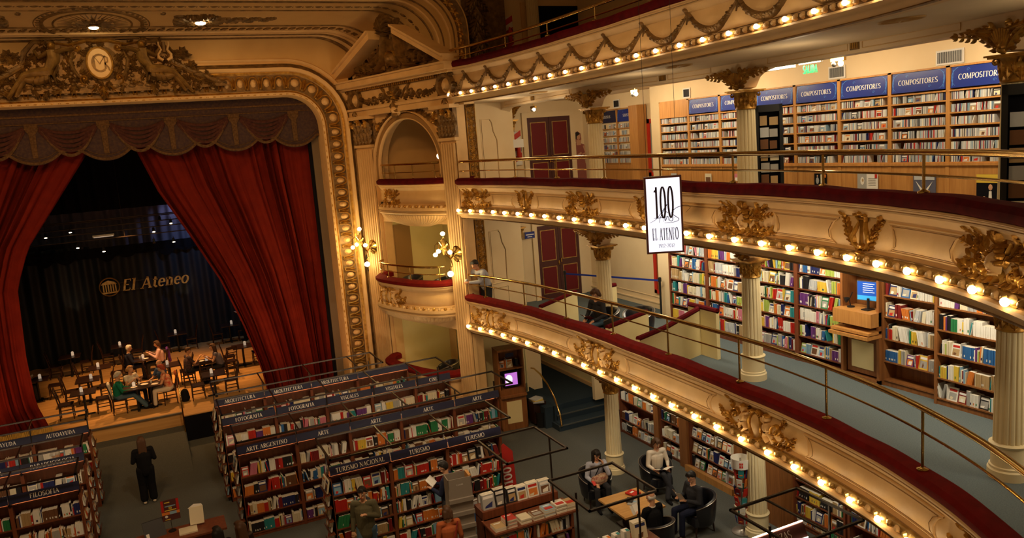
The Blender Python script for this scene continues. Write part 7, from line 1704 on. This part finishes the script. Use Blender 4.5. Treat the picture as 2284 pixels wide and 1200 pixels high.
person('woman with long black hair at the bottom edge, left of a companion', .50, 14.85, 0, .3, 'stand', 'chest', 'blackcloth', 'charcoal', 'hairblack', .3, k=.96, vx=.012)
person('woman with long brown hair at the bottom edge, right of a companion', .90, 14.80, 0, .6, 'stand', 'chest', 'darkwood', 'charcoal', 'hairbrown', .36, k=.97, vx=.012)
person('grey-haired man in a dark jacket browsing between the left-hand rows', -2.55, 20.95, 0, 2.7, 'stand', 'read', 'charcoal', 'charcoal', 'hairgrey', 0, k=1.08, head=(0, .5), vx=.012)
person('person crouching in dark clothes between the display and the TURISMO row', 6.35, 14.75, -.38, .3, 'stand', 'read', 'charcoal', 'charcoal', 'hairblack', 0, k=.98, lean=.3, vx=.014) if False else None
# lower gallery
_, g, _ = person('boy in a dark jacket reading in an armchair on the lower gallery', 9.33, 15.44, 3.47, pi/2+.25, 'sit', 'lap', 'charcoal', 'jeans', 'hairbrown', .05, head=(.2, .6), k=1.0, vx=.011, lean=.08)
openbook('open book on the knees of the boy on the lower gallery', (g('wrL')+g('wrR'))/2+V3(-.05, 0, .05), .16, .22, pi/2+.25, .5, 'paper')
person('dark-haired man in a grey-blue shirt leaning on the brass rail at the balcony end', 8.42, 20.0, 3.3, pi/2+.35, 'stand', 'lean', 'bluegrey', 'charcoal', 'hairblack', 0, head=(.1, .45), lean=.24, k=1.1, vx=.012, skin='skin2')
# stage
sx = dict(vx=.018)
person('white-haired man in a navy suit sitting at the middle stage table', -1.08, 30.85, ZS, -pi/2, 'sit', 'table', 'navycloth', 'navycloth', 'hairwhite', 0, head=(0, .15), coat=True, collar=True, **sx)
person('woman in a pink cardigan eating at the middle stage table', -.02, 30.85, ZS, pi/2, 'sit', 'phone', 'pinkcloth', 'charcoal', 'hairbrown', .1, head=(0, .2), **sx)
person('man with glasses in a plaid shirt at the right stage table', .78, 28.8, ZS, -pi/2+.3, 'sit', 'table', 'plaid', 'charcoal', 'hairbrown', 0, head=(-.5, .2), glasses=True, armR='phone', sleeve=.3, **sx)
person('woman in a sleeveless grey top at the right stage table', 1.83, 28.75, ZS, pi/2, 'sit', 'phone', 'greycloth', 'charcoal', 'hairbrown', .22, head=(0, .1), sleeve=.05, lean=.1, **sx)
person('grey-haired woman in a green sweater at the front left of the crowded table', -1.37, 26.95, ZS, -pi/2, 'sit', 'table', 'greencloth', 'jeans', 'hairgrey', .02, head=(0, .3), legs='out', **sx)
person('woman with short blond hair raising a phone at the crowded table', -1.0, 27.55, ZS, pi+.7, 'sit', 'phone', 'whitecloth', 'charcoal', 'hairblond', .03, head=(.3, 0), sleeve=.2, **sx)
person('red-haired woman in a red patterned blouse at the crowded table', .1, 26.95, ZS, pi/2, 'sit', 'table', 'redpattern', 'beige', 'hairred', .04, head=(0, .3), sleeve=.2, lean=.08, **sx)
person('bald man in a blue patterned shirt at the far side of the crowded table', -.05, 27.65, ZS, pi-.9, 'sit', 'table', 'bluepattern', 'charcoal', 'hairgrey', 0, True, head=(.3, .1), sleeve=.3, **sx)
_, g, _ = person('person in a striped top reading beside the left curtain', -4.42, 30.4, ZS, -pi/2, 'sit', 'read', 'whitecloth', 'charcoal', 'hairbrown', 0, head=(0, .5), **sx)
openbook('open book of the reader beside the left curtain', (g('wrL')+g('wrR'))/2+V3(.05, 0, .05), .14, .2, -pi/2, .6, 'white')
person('waiter in a dark red shirt standing by the right rear stage table', 3.3, 34.5, ZS, pi/2, 'stand', 'chest', 'dress', 'blackcloth', 'hairblack', 0, k=.98, **sx)
for x, y, m, lab in ((-1.62, 26.95, 'whitecloth', 'white garment hung over the chair of the woman in green'), (.33, 26.95, 'rust', 'orange scarf hanging on the chair of the red-haired woman'), (.22, 30.85, 'purplecloth', 'purple scarf over the chair of the woman in pink')):
    b = Blob(); b.cap(V3(0, -.14, .98), V3(0, .14, .98), .05, .05); b.cap(V3(.02, -.1, .96), V3(.04, -.1, .62), .05, .05); b.cap(V3(.02, .08, .96), V3(.05, .06, .5), .05, .06)
    r = thing('draped_cloth', lab, 'clothing'); b.finish('cloth', r, m, .018, Matrix.Translation((x, y, ZS)))
b = Blob(); b.cap(V3(0, 0, .1), V3(0, 0, .3), .15, .12); r = thing('backpack', 'black backpack on the stage floor behind the red-haired woman', 'backpack'); b.finish('pack', r, 'blackcloth', .018, Matrix.Translation((.52, 26.9, ZS)))
# ---------------------------------------------------------------- hanging light box banner
r = thing('hanging_banner', 'glowing white light box with 100 El Ateneo 1912-2012 hanging on wires', 'banner', (7.5, 10.5, 6.8))
BA = Vector((7.42, 10.67, 7.53)); BB = Vector((7.90, 10.38, 7.47)); bu = Vector((BB.x-BA.x, BB.y-BA.y, 0)); bw = bu.length; bu.normalize(); bn = Vector((bu.y, -bu.x, 0))
bf = lambda u, v, d: tuple(BA+bu*u+bn*d+Vector((0, 0, v)))
hb = 1.22
mb = MB(); mb.prism([(-.02, -hb-.02), (bw+.02, -hb-.02), (bw+.02, .02), (-.02, .02)], bf, -.1, 0, 'plum'); mb.build('case', r, smooth=False)
mb = MB(); mb.prism([(.012, -hb+.012), (bw-.012, -hb+.012), (bw-.012, -.012), (.012, -.012)], bf, 0, .004, 'lightbox'); mb.build('lit_face', r, smooth=False)
mb = MB(); c_ = bw/2; text(mb, '100', bf, c_+.01, -.66, .51, 'ink', .007, wx=.37, thick=.06, thin=.02, gap=.08)
text(mb, 'EL ATENEO', bf, c_+.01, -1.02, .20, 'ink', .007, wx=.31, thick=.06, thin=.03, gap=.08); text(mb, '1912-2012', bf, c_+.02, -1.14, .055, 'navy', .007, wx=1.0, thick=.10, thin=.08)
mb.build('lettering', r, smooth=False)
mb = MB(); sc = lambda P: [(c_+x*bw, -.68+y*.5) for x, y in P]
for P in ([(-.42, -.1), (-.2, .05), (.05, .42), (.08, .45), (-.1, .1), (-.15, -.1)], [(-.3, .05), (-.05, .06), (.08, .08)], [(-.02, -.08), (.02, .1), (.03, -.05), (.1, .1), (.13, -.05)], [(.02, .2), (.07, .24), (.11, .2)], [(.18, .04), (.14, -.02), (.2, -.07), (.25, 0), (.2, .06), (.3, .05)],
          [(.62, .18), (.75, .35), (.6, .42), (.35, .35), (.22, .2), (.3, .1), (.42, -.02), (.3, -.1), (.0, -.12)]):
    P = sc(P); Q = [tuple(q) for q in catmull(P, 6)]; ribbon(mb, Q, [.004+.006*abs(sin(3*i/len(Q))) for i in range(len(Q))], bf, 'ink', .009)
mb.build('script', r, smooth=False)
mb = MB(); 
for u in (.04, bw-.04): mb.tube([bf(u, .02, -.05), bf(u, 7.4, -.05)], .004, 'rubber', 4)
mb.build('wire', r)
# ---------------------------------------------------------------- revolving postcard rack
r = thing('postcard_rack', 'revolving wire rack of red and white pocket books with white cylindrical header', 'rack', (10.3, 11.95, 0)); C_ = (10.3, 11.95)
mb = MB(); mb.lathe([(.22, 0), (.22, .02), (.03, .05), (.02, .06), (.02, 1.6)], (*C_, 0), 16, 'steel'); mb.build('stand', r)
mb = MB(); mb.lathe([(.19, 1.42), (.195, 1.62), (.19, 1.62), (.18, 1.44)], (*C_, 0), 28, 'white'); mb.build('header', r)
fh = lambda u, v, d: (C_[0]+(.197+d)*cos(-2.25+u/.197), C_[1]+(.197+d)*sin(-2.25+u/.197), 1.52+v)
mb = MB(); [mb.prism([(x, y), (x+.03, y), (x+.03, y+.045), (x, y+.045)], fh, 0, .003, 'redpaint') for x in (-.03, .01) for y in (-.055, .005)]; mb.build('red_emblem', r)
for t in range(6):
    for q in range(5):
        a = 2*pi*q/5+.3*t; mb = MB(); n = V3(cos(a), sin(a), 0); s_ = V3(-sin(a), cos(a), 0); o = V3(C_[0], C_[1], .22+.2*t)+n*.1
        mb.obox(o-s_*.055, s_*.11, n*.02, V3(n.x*.03, n.y*.03, .17), 'bk_'+('red', 'dark red', 'white', 'teal', 'red', 'orange', 'navy', 'cream')[(q*3+t) % 8]); mb.obox(o-s_*.03+n*.021+V3(n.x*.01, n.y*.01, .05), s_*.06, n*.002, V3(0, 0, .07), 'bk_'+('cream', 'light blue', 'red', 'orange')[(q+t) % 4])
        tag(mb.build('pocket_book', smooth=False), '%s pocket book on the revolving rack, %s tier down, facing %s' % (('red', 'dark red', 'white', 'teal', 'red', 'orange', 'navy', 'cream')[(q*3+t) % 8], ordn(5-t), ('right', 'back right', 'back', 'left', 'the camera')[q]), 'book', 'pocket books on the revolving rack')
# ---------------------------------------------------------------- doors and end-wall details
def double_door(n, x0, x1, z0, z1, Y, lab):
    r = thing('door_%d' % n, lab, 'door', ((x0+x1)/2, Y, z0)); r['kind'] = 'structure'
    f = Frame((x0, Y, 0), (1, 0, 0), (0, -1, 0)); w = x1-x0; mb = MB(); fbox(mb, f, -.16, 0, z0, z1, 0, .06, 'wallw'); fbox(mb, f, w, w+.16, z0, z1, 0, .06, 'wallw'); fbox(mb, f, -.16, w+.16, z1, z1+.16, 0, .06, 'wallw'); mb.build('architrave', r, smooth=False)
    for k in (0, 1):
        u0 = k*w/2+.006; u1 = (k+1)*w/2-.006; mb = MB(); fbox(mb, f, u0, u1, z0, z1, 0, .04, 'plum'); lf = mb.build('leaf', r, smooth=False)
        for (v0, v1) in ((z0+.16, z0+(z1-z0)*.44), (z0+(z1-z0)*.52, z1-.14)):
            mb = MB(); fbox(mb, f, u0+.10, u1-.10, v0, v1, .04, .05, 'goldlite'); fbox(mb, f, u0+.125, u1-.125, v0+.025, v1-.025, .05, .054, 'doorred'); mb.build('panel', r, smooth=False)
    mb = MB(); fbox(mb, f, w/2-.06, w/2-.03, z0+1.05, z0+1.18, .04, .09, 'brass'); fbox(mb, f, w/2+.03, w/2+.06, z0+1.12, z0+1.25, .04, .09, 'brass'); mb.tube([f(w/2-.05, z0+1.08, .09), f(w/2+.08, z0+1.04, .11)], .01, 'brass', 6); mb.build('handle', r)
double_door(1, 10.87, 12.36, 6.5, 8.93, 21.68, 'plum double door with crimson panels on the upper gallery')
double_door(2, 10.95, 12.42, 3.3, 5.62, 21.68, 'plum double door with crimson panels on the lower gallery')
r = thing('door_3', 'dark doorway on the topmost level', 'door', (12, 21.68, 9.6)); r['kind'] = 'structure'; mb = MB(); mb.box((11.1, 21.6, 9.6), (13.0, 21.66, 12.2), 'black'); mb.box((10.95, 21.62, 9.6), (11.1, 21.7, 12.3), 'cream'); mb.build('leaf', r, smooth=False)
# pilasters C0 and end-wall panels
for lv, z0 in ((0, 3.3), (1, 6.5)):
    nm = ('lower', 'upper')[lv]; r = thing('half_column', 'slender cream half column with gilt capital beside the %s gallery double door' % nm, 'column', (10.2, 21.5, z0))
    mb = MB(); fluted(mb, (10.2, 21.52), z0, z0+2.06, .16, .145); mb.build('shaft', r, auto=30); mb = MB(); capital(mb, (10.2, 21.52), z0+2.07, .15); mb.build('capital', r)
    if lv: mb = MB(); fn = lambda u, v, d: (10.2+u, 21.45-d-.1*v, z0+2.4+v); [acan(mb, fn, sg*.05, .02+.12*k, pi/2-sg*(.5+.3*k), .42, .2, .06, 0, 'gold', 0, 3) for sg in (-1, 1) for k in range(3)]; acan(mb, fn, 0, 0, pi/2, .4, .25, .08); mb.build('leaf_bracket', r)
mb = MB(); fluted(mb, (11.25, 21.5), 9.6, 12.6, .2, .18); tag(mb.build('half_column'), 'shadowy cream column on the topmost level', 'column')
r = thing('foliage_relief', 'dark gilt palm foliage drop on the topmost level wall', 'relief', (9.9, 21.6, 11)); mb = MB(); fn = lambda u, v, d: fw(4.68+d, 11.4+v, -1.35-u)
for k in range(7): acan(mb, fn, 0, 1.0-.35*k, -pi/2+(.5 if k % 2 else -.5), .6, .4, .08, 0, 'golddark', 0, 4); branch(mb, fn, 0, .9-.35*k, -pi/2+(-.9 if k % 2 else .9), .4, 0, .2, .09, .05, 3, 'golddark')
mb.build('foliage', r)
for lv, z0 in (('upper', 7.55), ('topmost', 10.9)):
    r = thing('fire_extinguisher_sign', 'red and white striped extinguisher board on the %s level wall' % lv, 'safety board', (10.5, 21.6, z0)); f = Frame((10.36, 21.66, 0), (1, 0, 0), (0, -1, 0)); mb = MB(); fbox(mb, f, 0, .28, z0, z0+1.0, 0, .01, 'white'); mb.build('board', r)
    mb = MB(); g = lambda u, v, d: f(u, z0+v, d)
    for k in range(3): mb.prism([(0, .05+.33*k), (0, .22+.33*k), (.28, .38+.33*k), (.28, .21+.33*k)], g, .01, .013, 'redpaint')
    mb.build('stripes', r)
    mb = MB(); c = f(.14, z0+.25, .09); mb.lathe([(.05, 0), (.065, .02), (.065, .32), (.04, .38), (.02, .44)], c, 14, 'redpaint'); mb.tube([(c[0], c[1], z0+.68), (c[0]+.08, c[1]-.03, z0+.6), (c[0]+.09, c[1], z0+.4)], .01, 'rubber', 5); mb.build('cylinder', r)
mb = MB(); mb.box((10.08, 21.2, 8.08), (10.5, 21.24, 8.32), 'white'); tag(mb.build('notice'), 'blank white notice taped across the upper gallery half column', 'notice')
r = thing('notice_sign', 'blue notice sign hanging left of the lower gallery double door', 'sign', (10.55, 21.3, 5.4)); mb = MB(); mb.box((10.42, 21.4, 5.32), (10.75, 21.43, 5.52), 'blue'); mb.build('board', r); mb = MB(); mb.box((10.45, 21.395, 5.42), (10.72, 21.40, 5.45), 'signwhite'); mb.box((10.5, 21.395, 5.36), (10.66, 21.40, 5.38), 'signwhite'); mb.build('lettering', r)
# woman poster (flat print on the wall)
r = thing('figure_poster', 'life-size flat poster of a woman in a long red dress beside the upper door', 'poster', (12.75, 21.6, 6.5)); fn = lambda u, v, d: (12.62+u, 21.66-d, 6.5+v)
mb = MB(); mb.prism([(-.34, 0), (.42, 0), (.36, .5), (.22, .95), (.2, 1.1), (.24, 1.3), (.22, 1.5), (.1, 1.55), (.12, 1.7), (.1, 1.86), (0, 1.93), (-.1, 1.88), (-.12, 1.75), (-.06, 1.58), (-.18, 1.5), (-.28, 1.2), (-.2, 1.05), (-.2, .9), (-.3, .4)], fn, 0, .012, 'dress'); mb.build('dress_print', r)
mb = MB(); bump(mb, fn, .02, 1.76, .07, .10, .008, 'skin', .012); rstrip(mb, fn, [(.02, 1.66), (.02, 1.5)], .16, .005, 'skin', .012); rstrip(mb, fn, [(-.16, 1.48), (-.26, 1.22), (-.1, 1.15), (.1, 1.26)], [.1, .08, .07, .06], .006, 'skin', .013); rstrip(mb, fn, [(.2, 1.48), (.26, 1.25), (.12, 1.2)], [.09, .07, .05], .006, 'skin', .013)
bump(mb, fn, -.02, 1.84, .09, .07, .01, 'hairblack', .013); bump(mb, fn, -.07, 1.78, .04, .1, .009, 'hairblack', .013); mb.build('figure_print', r)
# rope barrier
r = thing('rope_barrier', 'black post with blue belt barrier across the lower gallery', 'barrier', (12.3, 17.2, 3.3))
for x, y in ((12.28, 17.2), (11.05, 20.2)): mb = MB(); mb.lathe([(.16, 3.3), (.16, 3.33), (.03, 3.36), (.03, 4.28), (.045, 4.28), (.045, 4.38), (.02, 4.4)], (x, y, 0), 14, 'rubber'); mb.build('post', r)
mb = MB(); mb.obox((12.28, 17.2, 4.28), (-1.23, 3.0, 0), (.01, .004, 0), (0, 0, .05), 'blue'); mb.build('belt', r)
# seating screens on the lower gallery
def screen(name, pts, h0, h1, lab):
    r = thing('low_partition', lab, 'partition', (pts[0][0], pts[0][1], 3.3)); mb = MB(); cu = MB()
    for (a, b, ha, hb_) in pts[1]:
        a, b = Vector((*a, 3.3)), Vector((*b, 3.3)); t = (b-a).normalized(); n = Vector((t.y, -t.x, 0))*.045
        mb.add([a-n, b-n, b+n, a+n, a-n+V3(0, 0, ha), b-n+V3(0, 0, hb_), b+n+V3(0, 0, hb_), a+n+V3(0, 0, ha)], [(0, 1, 5, 4), (1, 2, 6, 5), (2, 3, 7, 6), (3, 0, 4, 7), (4, 5, 6, 7)], 'wall')
        cu.tube([a+V3(0, 0, ha+.02), b+V3(0, 0, hb_+.02)], .06, 'velvet', 8)
    mb.build('panel', r, smooth=False); cu.build('top_padding', r); return r
screen('a', ((10.8, 13.6), [((10.84, 13.15), (10.84, 14.1), 1.05, 1.05), ((10.84, 13.75), (9.6, 13.35), 1.02, .86), ((9.6, 13.35), (8.75, 13.1), .86, .82)]), 0, 0, 'cream partition with red padded top beside the middle column on the lower gallery')
screen('b', ((10.65, 17), [((10.45, 16.95), (10.75, 17.0), 1.12, 1.12)]), 0, 0, 'narrow cream partition end with red padded cap behind the reading boy')
screen('c', ((9.5, 17.7), [((10.0, 17.75), (8.7, 17.3), .95, .82)]), 0, 0, 'cream partition with red top left of the reading boy')
screen('d', ((9.8, 15.1), [((10.1, 14.7), (8.8, 14.35), .9, .82)]), 0, 0, 'cream partition in front of the empty armchair on the lower gallery')
mb = MB(); mb.box((8.75, 14.6, 3.3), (9.95, 16.3, 3.47), 'carpetL'); tag(mb.build('seating_platform', smooth=False), 'low carpeted platform under the reading boy behind the balcony cushion', 'platform')
# gallery ceiling fixtures
for i, (x, y, z) in enumerate(((10.9, 9.9, 9.18), (10.9, 15.9, 9.18), (10.6, 20.6, 9.15))):
    r = thing('track_spotlight', 'small double spotlight under the upper gallery ceiling, %s' % ('right of the exit sign', 'above the red glass door', 'above the double door')[i], 'spotlight', (x, y, z))
    mb = MB(); mb.box((x-.03, y-.14, z+.02), (x+.03, y+.14, z+.08), 'brass'); mb.tube([(x, y, z+.06), (x, y, 9.41)], .012, 'brass', 6); mb.build('bracket', r)
    for s in (-.07, .07): mb = MB(); mb.ball((x-.02, y+s, z-.02), (.045, .045, .05), 'spotlamp' if s < 0 else 'steel', 10, 6); mb.build('lamp_head', r)
for i, (x, y, z) in enumerate(((9.6, 17.0, 6.28), (11.2, 20.9, 6.28))):
    mb = MB(); mb.ball((x, y, z), (.05, .05, .05), 'spotlamp', 10, 6); tag(mb.build('bare_bulb'), 'bare lit bulb under the middle balcony, %s' % ('left one', 'right one above the door')[i], 'bulb')
r = thing('exit_sign', 'green lit SALIDA exit sign above the disc units', 'sign', (10.95, 10.6, 9.15)); f = Frame((10.95, 10.75, 0), (0, -1, 0), (-1, 0, 0)); mb = MB(); fbox(mb, f, -.05, .45, 9.24, 9.27, -.03, .03, 'steel'); fbox(mb, f, .1, .3, 9.27, 9.41, -.01, .01, 'steel'); mb.build('bracket', r)
mb = MB(); text(mb, 'SALIDA', f, .19, 9.08, .13, 'green', .004, wx=.6, thick=.2, thin=.16); mb.build('lettering', r, smooth=False)
mb = MB(); mb.box((10.95, 11.0, 9.22), (11.05, 11.75, 9.28), 'white'); mb.box((10.98, 11.3, 9.28), (11.02, 11.45, 9.41), 'white'); tag(mb.build('strip_fixture'), 'slim white light fixture left of the exit sign', 'light fixture')
for i, (y, w) in enumerate(((11.3, .34), (8.96, .44), (15.9, .22), (19.7, .26))):
    x = 12.41 if i < 3 else 12.85; r = thing('air_vent', 'square air grille high on the upper gallery wall, %s' % ('left of the exit sign', 'largest, above the COMPOSITORES signs at right', 'small one above the red glass door', 'above the SOLISTAS shelves')[i], 'vent', (x, y, 9.1)); f = Frame((x, y+w/2, 0), (0, -1, 0), (-1, 0, 0))
    mb = MB(); fbox(mb, f, -.03, w+.03, 9.0, 9.24, 0, .015, 'white'); fbox(mb, f, 0, w, 9.03, 9.21, .015, .018, 'bk_grey'); mb.build('frame', r, smooth=False)
    mb = MB(); [fbox(mb, f, w*k/14+.006, w*k/14+.014, 9.03, 9.21, .018, .024, 'rubber') for k in range(14)]; mb.build('slats', r, smooth=False)
# curved brass handrail by the steps
mb = MB(); mb.tube([tuple(q) for q in [(10.2, 21.2, 1.35), (10.2, 21.0, 1.38), (10.15, 20.5, 1.33), (10.1, 20.0, 1.18), (10.05, 19.5, .9), (10.02, 19.15, .5), (10.0, 19.05, .17)]], .026, 'brass', 10); tag(mb.build('curved_handrail'), 'curved brass handrail beside the steps in the stalls', 'handrail')
# ---------------------------------------------------------------- choose individual books and build them
def projpx(p):
    v = Vector(p)-Vector((0, 0, CAMZ)); z = v.dot(_F)
    return (1142+FPX*v.dot(_R)/z, 585.5-FPX*v.dot(_U)/z, z) if z > .1 else (-9999, 0, 1)
bpy.context.view_layer.update(); _dg = bpy.context.evaluated_depsgraph_get()
def vis(p):
    o = Vector((0, 0, CAMZ)); v = Vector(p)-o; L = v.length; d = v/L; h, loc, n, i, ob, mx = SC.ray_cast(_dg, o, d, distance=L-.03)
    return not h
for b in BOOKS:
    hh = b['z']+(b['h'] if b['face'] == 2 else b['h']*.6); c = b['f'](b['u']+b['w']/2, hh, b['d']+.03 if b['face'] != 2 else b['d']-b['dp']/2)
    x, y, z = projpx(c); ar = b['w']*(b['h'] if b['face'] != 2 else b['dp']*.5)*(FPX/z)**2
    b['area'] = 0 if not (0 < x < 2284 and 0 < y < 1200) else ar
    if b['area'] and not vis(c): b['area'] = .0
    b['in'] = -60 < x < 2344 and -60 < y < 1260
for kind, nm, lim in (('book', 'book', 300), ('cd', 'disc_case', 300)):
    B = [b for b in BOOKS if b['kind'] == kind and b['in']]; B.sort(key=lambda b: -b['area'])
    from collections import Counter
    rest = MB()
    # numbering by order along the shelf
    for b in B[lim:]: book_geo(rest, b, deco=b['area'] > 0)
    for b in B[:lim]:
        mb = MB(); book_geo(mb, b); o = mb.build(nm, smooth=False, loc=b['f'](b['u'], b['z'], b['d']))
        (key, short), tier = b['where']; col = b['c'].replace('_', ' ')
        kindw = {0: 'book' if kind == 'book' else 'disc case', 1: 'face-out book' if kind == 'book' else 'face-out disc case', 2: 'flat book'}[b['face']]
        lab = '%s %s, %s along, %s shelf down, %s' % (col, kindw, ordn(b['i']), ordn(tier), short)
        if kind == 'cd': lab = '%s %s, %s along, %s shelf down, %s %s' % (col, kindw, ordn(b['i']), ordn(tier), short, key.split()[-1] if False else ordn(int(key.split()[-1])))
        w_ = lab.split()
        tag(o, lab, 'book' if kind == 'book' else 'disc case', ('books on ' if kind == 'book' else 'discs on ')+('the '+short)[:40])
    if rest.v:
        o = rest.build('books' if kind == 'book' else 'disc_cases', smooth=False)
        tag(o, 'the many smaller books filling the rest of the shelves' if kind == 'book' else 'the many smaller music disc cases filling the upper gallery shelves', 'books' if kind == 'book' else 'disc cases', kind='stuff')
print('BOOKS', len(BOOKS))
